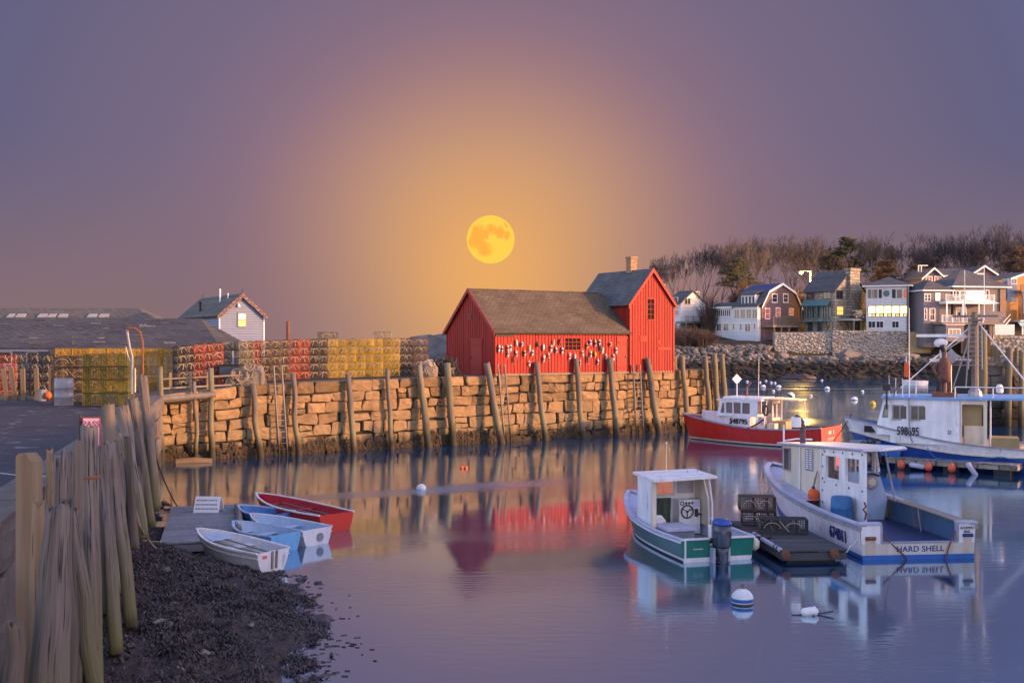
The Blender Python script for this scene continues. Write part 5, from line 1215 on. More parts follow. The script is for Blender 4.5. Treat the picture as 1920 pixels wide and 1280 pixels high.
ladder(934, 946, 683, 947, 959, 'wooden ladder under the left corner of the red shed')
ladder(1187, 1200, 683, 1194, 1207, 'wooden ladder below the joint of shed and tall wing')
# horizontal timber rail at the inner corner
s0, _ = ws(280, .62); s1, _ = ws(404, .62)
t = thing('timber_rail', 'weathered horizontal timber rail across the inner corner of the wall', 'rail', WP(s0, .6, 3.3)); m = MB()
m.tube([WP(s0, .6, 3.12)-t.location, WP((s0+s1)/2, .62, 3.22)-t.location, WP(s1, .62, 3.32)-t.location], [.17, .16, .14], 7); m.build('beam', 'timber', t)
A, B = at(330, 868, 0), at(398, 866, 0)
m = MB(); m.tube([A, A.lerp(B, .5)+Vector((0, 0, .05)), B], [.2, .22, .18], 8); tag(m.build('floating_log', 'pile_warm'), 'orange brown log floating at the foot of the wall corner', 'log')
# low picket posts and rails
FP = [(-14, 7), (5, 692), (20, 692), (42, 690), (68, 690), (97, 690), (158, 693), (245, 690)]
fence = thing('picket_fence', 'low fence of pale rough posts in front of the left trap stacks', 'fence', (PX(50, 49), 49, 3.3)); fo = fence.location.copy()
for k, (px, py, lean) in enumerate([(4, 691, .28), (19, 691, .3), (42, 691, .06), (67, 690, .08), (95, 690, .03), (101, 692, 0)]):
    Y = 49; x = PX(px, Y)-fo.x; m = MB(); zt2 = PZ(py, Y)-3.3; m.box((x+lean/2, 0, zt2/2), (.19, .12, zt2), 0, tilt=('Y', -lean/2*.9)); m.build('picket', 'post_new', fence)
m = MB(); m.b2((PX(-60, 49)-fo.x, .08, .04), (PX(108, 49)-fo.x, .2, .2)); m.build('rail', 'timber', fence)
rail = thing('low_rail', 'low timber rail and posts in front of the gold and red traps', 'fence', (*WP(3, -.8)[:2], 3.4)); ro = rail.location.copy()
for s in (1.0, 2.0, 2.9, 4.2, 5.0): m = MB(); p = WP(s, -.8, 3.3)-ro; m.box(p+Vector((0, 0, .55)), (.13, .13, 1.15), wall_rz); m.build('post', 'post_new', rail)
for z in (3.62, 4.1): m = MB(); m.tube([WP(.6, -.7, z)-ro, WP(5.2, -.7, z+.15)-ro], .06, 4); m.build('rail', 'timber', rail)
# drum, chair, orange buoy
Y = 45; t = thing('drum', 'pale grey dented drum on the pavement by the dark traps', 'drum', (PX(120, Y), Y, 3.3)); r = .38
m = MB(); H = 1.14; prof = [(r*.97, 0), (r, .03), (r, .36), (r+.018, .38), (r, .4), (r, .74), (r+.018, .76), (r, .78), (r, H-.03), (r*.97, H)]; m.lathe(prof, 20); m.build('body', 'galv', t, smooth=True)
m = MB(); m.lathe([(r*.93, H-.02), (r*.93, H+.01)], 20); m.build('lid', 'galv', t)
Y = 48.6; t = thing('tub', 'small grey tub standing behind the pickets', 'tub', (PX(79, Y), Y, 3.3)); m = MB(); m.lathe([(.17, 0), (.2, .5), (.22, .52)], 10); m.build('body', 'sign_grey', t); m = MB(); m.tube([(-.2, 0, .5), (-.1, 0, .68), (.1, 0, .68), (.2, 0, .5)], .015, 4); m.build('handle', 'steel', t)
Y = 48.5; m = MB(); m.lathe([(.05, -.15), (.13, -.1), (.15, 0), (.11, .12), (.03, .17)], 10); tag(m.build('float_buoy', 'buoy_orange', smooth=True, loc=(PX(91, Y), Y, 3.55)), 'small orange buoy hanging on the low fence by the drum', 'buoy')
# hoop handrail on the quay ladder
Y = 38; t = thing('ladder_hoop', 'rusty hooped pipe handrail at the quay edge above the pilings', 'handrail', (PX(256, Y), Y, 3.3)); o = t.location.copy()
P = lambda px, py: Vector((PX(px, Y)-o.x, 0, PZ(py, Y)-o.z))
m = MB(); m.tube([P(268, 712), P(267, 640), P(262, 622), P(253, 616), P(240, 615), P(240, 622)], .045, 6); m.build('hoop', 'rust', t)
m = MB(); m.tube([P(238, 618), P(243, 650), P(248, 668), P(247, 738)], .04, 6); m.tube([P(236, 650), P(240, 668), P(247, 685)], .03, 5); m.tube([P(253, 690), P(253, 735)], .035, 5); m.build('grab_pole', 'steel', t)
# heap of rope and nets between the stacks
def coil_heap(name, label, cat, loc, r, h, mat, n, seed, cm='netting_dark'):
    q = random.Random(seed); t = thing(name, label, cat, loc)
    b = rock_mb(1, q, (r*.9, r*.6, h*.85), 2, .2); b.build('heap_core', cm, t)
    m = MB()
    for k in range(n):
        c = Vector((q.uniform(-.4, .4)*r, q.uniform(-.3, .3)*r, q.uniform(.1, .75)*h)); rr_ = q.uniform(.25, .6)*r*(1.1-c.z/h*.5); ax = Vector((q.uniform(-.7, .7), q.uniform(-1, -.2), q.uniform(.2, 1))).normalized()
        a = ax.orthogonal().normalized(); bb = ax.cross(a); a0 = q.uniform(0, 6)
        m.tube([c+(a*cos(a0+i*.55)+bb*sin(a0+i*.55)*.8)*rr_*(1+.1*sin(i*2)) for i in range(q.randint(7, 12))], q.uniform(.018, .032), 4, False)
    m.build('coiled_rope', mat, t, kind='stuff'); return t
s, Y = ws(455, -.9); coil_heap('rope_heap', 'low tan heap of coiled rope on the wall top', 'rope', WP(s, -.9, zt(s)), 1.0, .75, 'rope', 90, 5)
s, Y = ws(476, -.7); coil_heap('rope_heap', 'taller mound of tan rope and netting beside the low rope heap', 'rope', WP(s, -.8, zt(s)), .75, 1.25, 'rope', 80, 6)
s, Y = ws(833, -1.8); coil_heap('net_heap', 'dark heap of netting and line against the red shed end', 'net', WP(s, -1.8, zt(s)), 1.15, 1.1, 'rope_dark', 90, 7, 'black')
s, Y = ws(803, -1.3); coil_heap('net_heap', 'brown tangled net spilling beside the last brown traps', 'net', WP(s, -1.3, zt(s)), .6, 1.1, 'netting', 60, 8)
s, Y = ws(432, -2.0); t = thing('tote', 'dark blue tote box beside the rope heap', 'box', WP(s, -2, zt(s))); m = MB(); m.prism([(-.5, -.3, .45), (.5, -.3, .45), (.6, .3, .45), (-.6, .3, .45)], (0, 0, .55)); m.build('box_body', 'outboard', t); m = MB(); m.b2((-.62, -.38, 1.0), (.62, .38, 1.06)); m.build('lid', 'black', t)
# rough boulders and slabs behind the left end of the shed
for k, (px, py, Y, r, sq) in enumerate(((806, 655, 72, 1.5, (1.5, 1, .9)), (826, 652, 74, 1.9, (1.2, 1, 1)), (818, 672, 71, 1.3, (1.1, 1, .9)), (838, 640, 77, 2.0, (1.2, 1, .8)), (800, 676, 70.5, 1.0, (1.2, 1, .8)))):
    o = rock_mb(r, rp, sq, 2, .5).build('boulder', 'tarp', loc=(PX(px, Y), Y, PZ(py, Y)-r*.55)); tag(o, ['broad grey boulder in the mound left of the red shed', 'tallest front boulder of the mound touching the shed', 'squat boulder low in the mound by the shed', 'highest boulder behind the shed corner', 'smallest boulder at the left foot of the mound'][k], 'boulder')
s, Y = ws(1288, .22); o = MB(); o.lathe([(.03, -.25), (.15, -.18), (.17, 0), (.12, .15), (.05, .3)], 10); tag(o.build('buoy', 'buoy_white', loc=WP(s-.35, .3, PZ(714, Y)), smooth=True), 'white buoy hanging on the pier wall right of the shed', 'buoy')

# ---------------------------------------------------------------- near pilings on the left
def px_log(name, top, base, Yt, Yb, w_t, w_b, mat, lab, zb=None, **k):
    T = Vector((PX(top[0], Yt), Yt, PZ(top[1], Yt))); B = Vector((PX(base[0], Yb), Yb, PZ(base[1], Yb)))
    return log(name, B, T, w_b*Yb/4000*1.0, w_t*Yt/4000*.98, mat, lab, 'piling', 'weathered pilings along the near quay', n=22, segs=14, **{**k, 'wob': k.get('wob', .05)*.45})
def splintered(o, seed, depth=.5, rim=None):
    """break the top into splinters of different height"""
    q = random.Random(seed); me = o.data; zs = [v.co.z for v in me.vertices]; zmax = max(zs); n = 22
    last = [v for v in me.vertices if v.co.z > zmax-.12]
    ph_ = q.uniform(0, 9)
    for k_, v in enumerate(last): v.co.z -= min(.16, depth)*max(0, .5+.9*nz(cos(k_*2*pi/n)*1.3+ph_, sin(k_*2*pi/n)*1.3))*(.6+.4*q.random())
t = thing('sawn_post', 'square sawn timber post with chamfered top at the quay edge', 'post', (PX(50, 13), 13, 1.0)); m = MB()
x0, x1 = -.135, .06; H = PZ(866, 13)-1.0
poly = [(x0, 0, 0), (x1, 0, 0), (x1, 0, H), (x1-.07, 0, H+.10), (x0+.03, 0, H+.10), (x0, 0, H+.06)]
m.prism(poly, (.045, .20, 0)); ob = m.build('post_body', 'post_new', t); 
m = MB(); m.tube([(x1-.03, -.03, 1.15), (x1+.09, -.03, 1.16)], .02, 6); m.lathe([(.035, -.02), (.035, .02)], 6, (x1+.09, -.03, 1.16), axis=(1, 0, 0)); m.build('bolt', 'dark_metal', t)
o = px_log('piling', (112, 940), (84, 1420), 11.6, 11.2, 48, 84, 'pile_grey', 'biggest pale grey split log nearest the camera', wob=.03); splintered(o, 2, .3)
m = MB(); 
o = px_log('piling', (74, 935), (62, 1420), 12.3, 11.9, 24, 40, 'pile_warm', 'warm brown split log behind the biggest grey log', wob=.03); splintered(o, 3, .3)
o = px_log('piling', (24, 1158), (30, 1420), 10.2, 10.2, 36, 44, 'pile_old', 'short dark rotten stump at the bottom corner'); splintered(o, 4, .5)
o = px_log('piling', (94, 838), (100, 1300), 14.6, 13.8, 13, 24, 'pile_warm', 'thin splintered piling with a jagged golden tip'); splintered(o, 5, .5)
o = px_log('piling', (120, 848), (118, 1330), 14.2, 13.4, 32, 44, 'pile_grey', 'broken piling with torn splinters behind the biggest log'); splintered(o, 6, .7)
o = px_log('piling', (126, 930), (128, 1420), 13.2, 12.8, 22, 44, 'pile_old', 'dark rough log leaning right of the biggest log'); splintered(o, 7, .2)
o = px_log('piling', (132, 945), (185, 1330), 15.4, 15.2, 26, 34, 'pile_grey', 'bent piling bowing out to the right of the biggest log', wob=.10); splintered(o, 8, .15)
o = px_log('piling', (147, 830), (140, 1330), 15.9, 15.4, 18, 26, 'pile', 'brown piling half hidden behind the signed piling')
sp_ = px_log('piling', (167, 800), (180, 1330), 17.2, 16.6, 31, 29, 'pile_grey', 'tall straight piling in front of the pink sign', wob=.02)
o = px_log('piling', (192, 836), (218, 1225), 18.8, 18.2, 22, 26, 'pile_grey', 'mossy green footed piling right of the sign', wob=.03)
o = px_log('piling', (211, 828), (246, 1175), 20.4, 20.0, 24, 25, 'pile_grey', 'piling with the rightmost foot in the seaweed', wob=.03)
o = px_log('piling', (203, 758), (218, 1120), 24.0, 22.5, 23, 26, 'pile', 'brown flat topped piling with iron band near the traps'); splintered(o, 9, .06)
o = px_log('piling', (178, 790), (200, 1150), 21.5, 20.5, 22, 24, 'pile_old', 'dim piling seen behind the pink sign')
o = px_log('piling', (229, 762), (268, 1010), 26.8, 26.2, 25, 22, 'pile_grey', 'grey piling with cut top and long leaning shaft', wob=.06)
o = px_log('piling', (249, 748), (283, 985), 29.2, 29.4, 19, 18, 'pile_grey', 'slim grey piling beside the tallest far one', wob=.05)
o = px_log('piling', (267, 700), (292, 958), 32.5, 32.8, 18, 16, 'pile_grey', 'tallest pointed piling at the far end of the row', wob=.04); splintered(o, 11, .4)
o = px_log('piling', (280, 800), (296, 950), 33.8, 34.2, 13, 14, 'pile_warm', 'yellowish piling at the outer end of the row', wob=.03); splintered(o, 12, .3)
o = px_log('piling', (238, 820), (252, 1030), 25.0, 24.5, 14, 20, 'pile_old', 'ragged dark piling between the leaning shafts')
o = px_log('piling', (258, 770), (266, 1000), 30.0, 28.5, 14, 16, 'pile_old', 'dark inner piling behind the slim grey one')
def band(px, py, Y, w_, lab):
    m = MB(); r = w_*Y/4000+.012; m.lathe([(r, -.025), (r+.006, 0), (r, .025)], 14); tag(m.build('iron_band', 'rust', loc=(PX(px, Y), Y, PZ(py, Y))), lab, 'band')
band(170, 894, 17.1, 31, 'rusty iron band round the tall piling by the sign')
band(206, 829, 23.6, 24, 'rusty iron band round the brown flat topped piling')
# sign on its metal stake
Y = 17.8; t = thing('warning_sign', 'pink and white warning sign on a stake behind the tall piling', 'sign', (PX(171, Y), Y, 3.3)); o = t.location.copy()
P = lambda px, py, d=0: (PX(px, Y)-o.x, d, PZ(py, Y)-o.z)
m = MB(); a, b = P(154, 836), P(188, 782); m.b2((a[0], 0, a[2]), (b[0], .01, b[2])); m.build('sign_border', 'sign_red', t)
m = MB(); a, b = P(156, 834), P(186, 784); m.b2((a[0], -.006, a[2]), (b[0], -.001, b[2])); m.build('sign_face', pmat('sign_pink', (.66, .45, .52), .5, var=.06, rnd=0), t)
text('lettering', 'PASS', .14, 'sign_red', t, P(171, 795, -.009), (pi/2, 0, 0), .002)
m = MB(); m.tube([P(149, 778, .03), P(148, 905, .03)], .028, 6); m.build('stake', 'dark_metal', t)
m = MB(); m.tube([P(149, 790, .03), P(156, 790, .012)], .015, 5); m.build('bracket', 'dark_metal', t)
# sagging rope and chain from the pilings to the float
def line(name, pts, r, mat, lab, cat='rope', sag=.3, n=14):
    pts = [Vector(p) for p in pts]; out_ = []
    for a, b in zip(pts, pts[1:]):
        for i in range(n): t_ = i/n; out_.append(a.lerp(b, t_)-Vector((0, 0, sag*4*t_*(1-t_))))
    out_.append(pts[-1]); m = MB(); m.tube([p-pts[0] for p in out_], r, 5); return tag(m.build(name, mat, loc=pts[0]), lab, cat)
line('rope', [(PX(224, 25), 25, PZ(812, 25)), (PX(262, 25.6), 25.6, PZ(985, 25.6)), at(306, 1036, .3)], .03, 'rope', 'thick rope hanging from the pilings to the grey float', sag=.12)
line('chain', [(PX(288, 34), 34, PZ(846, 34)), at(332, 948, .05)], .025, 'rope_dark', 'dark chain running down from the last piling to the water', 'chain', sag=.15)
line('wire', [(PX(-20, 16), 16, PZ(883, 16)), (PX(88, 14.6), 14.6, PZ(893, 14.6))], .008, 'steel', 'thin wire strung between the sawn post and pilings', 'wire', sag=.02)
m = MB(); q = random.Random(2); c = at(322, 948, .05)
for k in range(9): a = q.uniform(2.2, 4.2); L_ = q.uniform(.3, .9); m.tube([c, c+Vector((cos(a)*L_*.6, 0, abs(sin(a))*L_*.3)), c+Vector((cos(a)*L_, .1, .02))], [.02, .015, .006], 4)
tag(m.build('driftwood', 'timber_dark'), 'dark branching driftwood by the far corner of the float', 'driftwood')
# kerb timber and pale blocks seen through the pilings
Y = 19; m = MB(); m.b2((PX(112, Y), Y, PZ(898, Y)), (PX(160, Y), Y+1.4, PZ(858, Y))); o = m.build('granite_block', 'granite_pink'); tag(o, 'pinkish granite block with red topped edge behind the pilings', 'block')
# ================================================================ boats
class Boat:
    """local +y to the bow, +x to starboard, z=0 waterline; st: rows of (y, half beam at rail, rail height, half beam at waterline)"""
    def __init__(s, name, label, loc, head, st, rake=.6, flare=.7, cat='boat', ns=26):
        s.t = thing(name, label, cat, (loc[0], loc[1], 0), atan2(-head[0], head[1]))
        s.tb = [[(r[0], r[k]) for r in st] for k in (1, 2, 3)]; s.L = st[-1][0]; s.rake = rake; s.fl = flare; s.ns = ns
    def bd(s, y): return max(.0, smooth_tab(s.tb[0], y))
    def zs(s, y): return smooth_tab(s.tb[1], y)
    def bw(s, y): return max(.0, smooth_tab(s.tb[2], y))
    def x(s, y, z):
        if z < 0: return s.bw(y)*(1+z*.6)
        t = min(1.0, z/s.zs(y)); return lerp(s.bw(y), s.bd(y), t**s.fl)
    def yy(s, y, z):
        w_ = max(0, (y/s.L-.55)/.45)**2; return y-s.rake*w_*(1-max(-.3, z)/s.zs(s.L))
    def pt(s, y, z, sg, off=0): return (sg*max(.012, s.x(y, z)+off), s.yy(y, z), z)
    def ys(s, a=0, b=None): 
        b = s.L if b is None else b
        return [a+(b-a)*(1-(1-i/s.ns)**1.25) for i in range(s.ns+1)]
    def skin(s, name, mat, za, zb, rows=4, off=0, y0=0, y1=None, parent=None, smooth=True, sides=(-1, 1)):
        """strip of hull side between heights za(y) and zb(y)"""
        if y1 is not None and len(sides) > 1:
            return [s.skin(name, mat, za, zb, rows, off, y0, y1, parent, smooth, (sg,)) for sg in sides][0]
        m = MB(); ys = s.ys(y0, y1)
        for sg in sides:
            o = len(m.v)
            for y in ys:
                for j in range(rows+1): z = lerp(za(y), zb(y), j/rows); m.v.append(s.pt(y, z, sg, off))
            for i in range(len(ys)-1):
                for j in range(rows):
                    a = o+i*(rows+1)+j; b = a+rows+1; m.f.append((a, b, b+1, a+1) if sg > 0 else (a, a+1, b+1, b)); m.m.append(0)
        return m.build(name, mat, parent or s.t, smooth)
    def flat(s, name, mat, z, y0, y1, inset=.06, camber=0, parent=None):
        m = MB(); ys = s.ys(y0, y1)
        for y in ys:
            zz = z(y) if callable(z) else z; x = max(.01, s.x(y, zz)-inset); m.v += [(-x, s.yy(y, zz), zz), (0, s.yy(y, zz), zz+camber*x), (x, s.yy(y, zz), zz)]
        for i in range(len(ys)-1):
            a = i*3; m.f += [(a, a+1, a+4, a+3), (a+1, a+2, a+5, a+4)]; m.m += [0, 0]
        return m.build(name, mat, parent or s.t)
    def rail(s, name, mat, w_=.10, h=.08, dz=0, y0=0, y1=None, off=0, sides=(-1, 1), zf=None):
        m = MB(); ys = s.ys(y0, y1)
        for sg in sides:
            o = len(m.v)
            for y in ys:
                zz = (zf(y) if zf else s.zs(y))+dz; x = max(.01, s.x(y, zz)+off); y_ = s.yy(y, zz)
                for (dx, dzz) in ((-w_/2, -h/2), (w_/2, -h/2), (w_/2, h/2), (-w_/2, h/2)): m.v.append((sg*max(.0, x+dx), y_+(.04 if y > s.L*.97 and dx > 0 else 0), zz+dzz))
            for i in range(len(ys)-1):
                for j in range(4): a = o+i*4+j; b = o+i*4+(j+1) % 4; m.f.append((a, b, b+4, a+4)); m.m.append(0)
            m.f.append((o, o+3, o+2, o+1)); m.m.append(0)
        return m.build(name, mat, s.t)
    def transom(s, name, mat, za, zb, th=.06, y=0, xa=None, xb=None):
        """panel across the stern between two heights, optionally between xa and xb"""
        n = 10; m = MB(); lo = []; hi = []
        xl, xr = (-9, 9) if xa is None else (xa, xb)
        for i in range(n+1):
            t = i/n; z = lerp(za, zb, t); X = s.x(0, z)-.004; lo.append((max(-X, xl), y, z)); hi.append((min(X, xr), y, z))
        m.prism(lo+hi[::-1], (0, th, 0)); return m.build(name, mat, s.t)
    def box(s, name, mat, a, b, parent=None, rz=0):
        m = MB(); m.b2(a, b); return m.build(name, mat, parent or s.t)
    def pt_px(s, px, y):
        pass
def poly_text(*a, **k): return text(*a, **k)
PORT = (pi/2, 0, -pi/2); STERN = (pi/2, 0, 0)

# ---------------------------------------------------------------- white lobster boat with open stern
b = Boat('lobster_boat', 'white lobster boat with open stern, blue deck and lettered sill', (11.21, 29.42), (-.0995, .995),
         [(0, 1.66, .95, 1.60), (2.5, 1.72, .93, 1.62), (5, 1.68, .98, 1.50), (7.2, 1.45, 1.05, 1.15), (9.2, 1.08, 1.16, .68), (10.8, .62, 1.25, .24), (11.7, .22, 1.30, .04), (11.95, .02, 1.31, .01)], rake=.7, flare=.8)
b.skin('bottom', 'boat_blue_mid', lambda y: -.35, lambda y: .03, 2); b.skin('boot_stripe', 'boat_blue_mid', lambda y: .03, lambda y: .13, 1)
b.skin('hull', 'boat_pink', lambda y: .13, lambda y: b.zs(y), 6)
b.rail('rub_rail', 'grey_rail', .09, .10, -.09, off=.015); b.rail('gunwale', 'lavender', .20, .05, .0, off=-.07)
b.skin('inner_hull', 'inner_blue', lambda y: .28, lambda y: b.zs(y)-.02, 3, off=-.11, y0=.10, y1=5.0)
b.flat('deck', 'deck_blue', .29, .02, 5.2, .05)
b.flat('foredeck', 'lavender', lambda y: b.zs(y)-.10, 5.0, 11.9, .08, .04)
b.transom('stern_stripe', 'boat_blue_mid', -.3, .13, .1)
b.transom('stern_sill', 'boat_rust', .131, .44, .12); b.box('sill_cap', 'grey_rail', (-1.06, -.012, .441), (1.14, .14, .475))
for x0, x1, nm in ((-1.7, -1.06, 'l'), (1.14, 1.7, 'r')):
    b.transom('stern_quarter', 'boat_white' if nm == 'r' else 'boat_white', .442, .96, .12, 0, x0, x1)
    q = .05; b.box('quarter_cap', 'lavender', (max(x0, -1.70), -.03, .962), (min(x1, 1.70), .2, 1.02))
for x in (-1.06, 1.14): b.box('gate_post', 'grey_rail', (x-.03, -.008, .46), (x+.03, .13, .96))
for x, m_ in ((-1.38, 'rust'), (1.42, 'navy_ink')):
    m = MB(); m.tube([(x-.14, -.02, .60 if m_ == 'rust' else .64), (x+.14, -.02, .60 if m_ == 'rust' else .64)], .05, 8); m.build('scupper', m_, b.t)
for x_, z0_, w_ in ((-1.38, .14, .15), (1.42, .14, .13), (.95, .15, .05), (-.95, .14, .06)): b.box('rust_stain', 'rust_stain', (x_-w_, -.0035, z0_), (x_+w_, -.0005, .56 if abs(x_) > 1.2 else .42))
text('lettering', 'HARD SHELL', .215, 'navy_ink', b.t, (.05, -.006, .285), STERN, .004, sx=1.08)
text('lettering', 'ROCKPORT', .10, 'black', b.t, (1.41, -.006, .84), STERN, .004, sx=.72); text('lettering', 'MASS.', .10, 'black', b.t, (1.41, -.006, .74), STERN, .004, sx=.72)
def hull_text(bt, s, size, y, z, mat, sx=1, lean=.0, off=.03):
    x = -(bt.x(y, z)+off); x2 = -(bt.x(y+.6, z)+off); o = text('lettering', s, size, mat, bt.t, (x, y, z), PORT, .012, sx=sx); dx = (x2-x)/.6
    fl = (bt.x(y, z+.2)-bt.x(y, z-.2))/.4
    o.rotation_euler = (pi/2+math.atan(fl)*.9, 0, -pi/2+math.atan(-dx)); return o
hull_text(b, '674011', .47, 1.45, .45, 'navy_ink', .80)
# starboard washboard and stanchion
m = MB(); ys = [.2, 1.4, 2.6, 3.8, 4.8]
for y0_, y1_ in zip(ys, ys[1:]): m.prism([(b.x(y0_, .93)-.34, y0_, .93), (b.x(y0_, .93)-.02, y0_, .95), (b.x(y1_, .93)-.02, y1_, .95), (b.x(y1_, .93)-.34, y1_, .93)], (0, 0, .04))
m.build('washboard', 'wood_rail', b.t); m = MB(); m.tube([(1.34, 2.5, .3), (1.36, 2.75, .92)], .025, 6); m.build('stanchion', 'steel', b.t)
# wheelhouse
def zf(y): return interp([(1.6, 2.80), (9, 2.30)], y)
def rescale(m, z0=.45, zn=2.8):
    m.v = [(x, y, z0+(z-z0)*(zf(y)-z0)/(zn-z0)) for x, y, z in m.v]
XP = -.74
fp = lambda a, z, d: (XP+d, a, z)
LW = [(2.16, 3.14, 1.80, 2.55), (3.62, 4.66, 1.80, 2.55), (5.78, 6.38, 1.95, 2.68), (7.95, 8.55, 1.75, 2.65)]
m = MB(); m.panel(fp, 1.8, 5.05, .45, 2.8, LW[:2], .07); rescale(m); wp = m.build('wheelhouse_side', 'boat_white', b.t)
m = MB(); m.panel(fp, 5.052, 8.85, .45, 2.8, LW[2:], .07); m.v = [(x+(.06*(y-5)/4 if y > 7 else 0), y+(.35*(z-1)*-.4 if y > 8.7 else 0), z) for x, y, z in m.v]; rescale(m); m.build('wheelhouse_front_side', 'boat_cream', b.t)
for yv in (5.05, 6.9): m = MB(); m.b2((XP-.035, yv-.045, .45), (XP-.002, yv+.045, 2.78)); rescale(m); m.build('trim_strip', 'boat_white', wp)
for k, (a0, a1, z0, z1) in enumerate(LW):
    fr_ = MB(); 
    for (p0, p1, r0, r1) in ((a0-.05, a0, z0-.05, z1+.05), (a1, a1+.05, z0-.05, z1+.05), (a0, a1, z1, z1+.05), (a0, a1, z0-.05, z0)): fr_.b2((XP-.018, p0, r0), (XP-.001, p1, r1))
    rescale(fr_); w_ = fr_.build('window' if k != 2 else 'louvre', 'boat_white' if k < 2 else 'grey_rail', b.t)
    if k == 2:
        g = MB(); g.b2((XP+.02, a0, z0), (XP+.04, a1, z1)); rescale(g); g.build('louvre_back', 'black', w_)
        for c in range(2):
            for r_ in range(9):
                g = MB(); yy_ = lerp(a0, a1, (c+.5)/2); zz_ = lerp(z0, z1, (r_+.5)/9); g.box((XP-.005, yy_, zz_), (.05, (a1-a0)*.36, .05), 0, tilt=('Y', .5)); rescale(g); g.build('slat', 'boat_white', w_)
    elif k == 3:
        g = MB(); g.b2((XP+.03, a0, z0), (XP+.04, a1, z1)); rescale(g); g.build('pane', 'glass', w_)
for yv, zv in [(1.95+i*.95, 1.62) for i in range(4)]+[(4.93, .9+i*.42) for i in range(5)]+[(1.95+i*.7, 2.7) for i in range(5)]:
    g = MB(); g.lathe([(.035, -.006), (.035, .006)], 8, (XP-.012, yv, zv), axis=(1, 0, 0)); rescale(g); g.build('bolt', 'black', wp)
XS = .98
fp2 = lambda a, z, d: (XS-d, a, z)
m = MB(); m.panel(fp2, 4.8, 8.8, .45, 2.8, [(5.0, 6.3, 1.75, 2.6), (6.5, 8.0, 1.75, 2.6)], .06); rescale(m); m.build('wheelhouse_side', 'boat_white', b.t)
m = MB(); m.prism([(XP+.08, 8.8, .6), (XS-.07, 8.8, .6), (XS-.07, 8.8, 2.3), (XP+.08, 8.8, 2.3)], (0, .06, 0)); m.build('wheelhouse_front', 'boat_white', b.t)
bk = MB(); bk.prism([(.05, 4.75, .28), (1.22, 4.75, .28), (1.34, 4.75, .9), (1.05, 4.75, 1.82), (.05, 4.75, 1.82)], (0, .05, 0)); bk = bk.build('bulkhead', 'bulk_blue', b.t)
fr_ = MB(); fr_.prism([(.55, 4.74, 1.82), (.62, 4.74, 1.82), (.62, 4.74, 2.58), (.55, 4.74, 2.58)], (0, .07, 0)); fr_.prism([(1.02, 4.74, 1.82), (1.09, 4.74, 1.82), (.98, 4.74, 2.58), (.91, 4.74, 2.58)], (0, .07, 0)); fr_.build('window_post', 'boat_white', b.t)
m = MB(); m.tube([(1.38, 4.3, .92), (1.16, 4.6, 2.56)], .035, 6); m.build('roof_stay', 'grey_rail', b.t)
m = MB(); m.lathe([(.05, -.10), (.20, -.10), (.23, -.06), (.23, 0)], 16, (.78, 4.74, 1.50), axis=(0, 1, 0)); w_ = m.build('hauler_disc', 'steel', bk); m = MB(); m.lathe([(.11, -.13), (.13, -.10), (.03, -.09)], 12, (.78, 4.74, 1.50), axis=(0, 1, 0)); m.build('hub', 'boat_cream', bk)
m = MB(); m.tube([(.5, 4.72, 1.25), (.5, 4.7, 1.75), (.8, 4.68, 1.78), (1.05, 4.7, 1.7)], .03, 5); m.build('hose', 'black', bk)
m = MB(); m.prism([(-.86, 1.65, 0), (-.2, 1.75, 0), (1.25, 3.35, 0), (1.22, 8.9, 0), (-.80, 8.95, 0)], (0, 0, .08)); m.v = [(x, y, z+zf(y)+.01) for x, y, z in m.v]; rf = m.build('roof', 'boat_white', b.t)
m = MB(); m.tube([(-.86, 1.64, zf(1.64)+.02), (1.26, 3.33, zf(3.33)+.02)], .05, 5); m.tube([(-.86, 1.64, zf(1.64)+.05), (-.80, 8.95, zf(8.95)+.05)], .04, 5); m.build('roof_trim', 'lavender', rf)
m = MB(); m.tube([(-.35, 7.7, 2.35), (-.35, 7.7, 3.05), (-.42, 7.7, 3.25), (-.62, 7.65, 3.36)], [.10, .10, .12, .13], 10); m.build('exhaust_stack', 'pipe_brown', b.t)
m = MB(); m.lathe([(.17, 0), (.17, .34)], 12, (-.60, 7.66, 3.04)); m.build('heat_shield', 'boat_white', b.t)
m = MB(); m.tube([(-.7, 8.6, 2.36), (-.7, 8.6, 3.05)], .03, 6); m.build('light_mast', 'boat_white', b.t)
m = MB(); m.tube([(-.75, 8.4, 2.5), (-.3, 8.4, 2.56), (.3, 8.5, 2.52)], .03, 5); m.build('handrail', 'boat_white', rf)
# things aboard
def on(bt, p): return bt.t.matrix_basis @ Vector(p) if False else Vector((bt.t.location.x+cos(bt.t.rotation_euler.z)*p[0]-sin(bt.t.rotation_euler.z)*p[1], bt.t.location.y+sin(bt.t.rotation_euler.z)*p[0]+cos(bt.t.rotation_euler.z)*p[1], p[2]))
t = thing('barrel', 'blue plastic barrel on the side deck of the white lobster boat', 'barrel', on(b, (-1.12, 2.55, .42))); m = MB(); H = .95; r = .31
m.lathe([(r*.9, 0), (r, .05), (r*1.02, .3), (r*1.05, .32), (r*1.02, .34), (r*1.02, .62), (r*1.05, .64), (r*1.02, .66), (r, .9), (r*.92, H)], 20); m.build('body', 'barrel_blue', t, smooth=True)
m = MB(); m.lathe([(r*.8, H-.002), (r*.8, H+.012)], 18); m.build('lid', 'barrel_blue', t); m = MB(); m.lathe([(r*1.055, .30), (r*1.075, .33), (r*1.055, .36)], 20); m.build('hoop', 'steel', t)

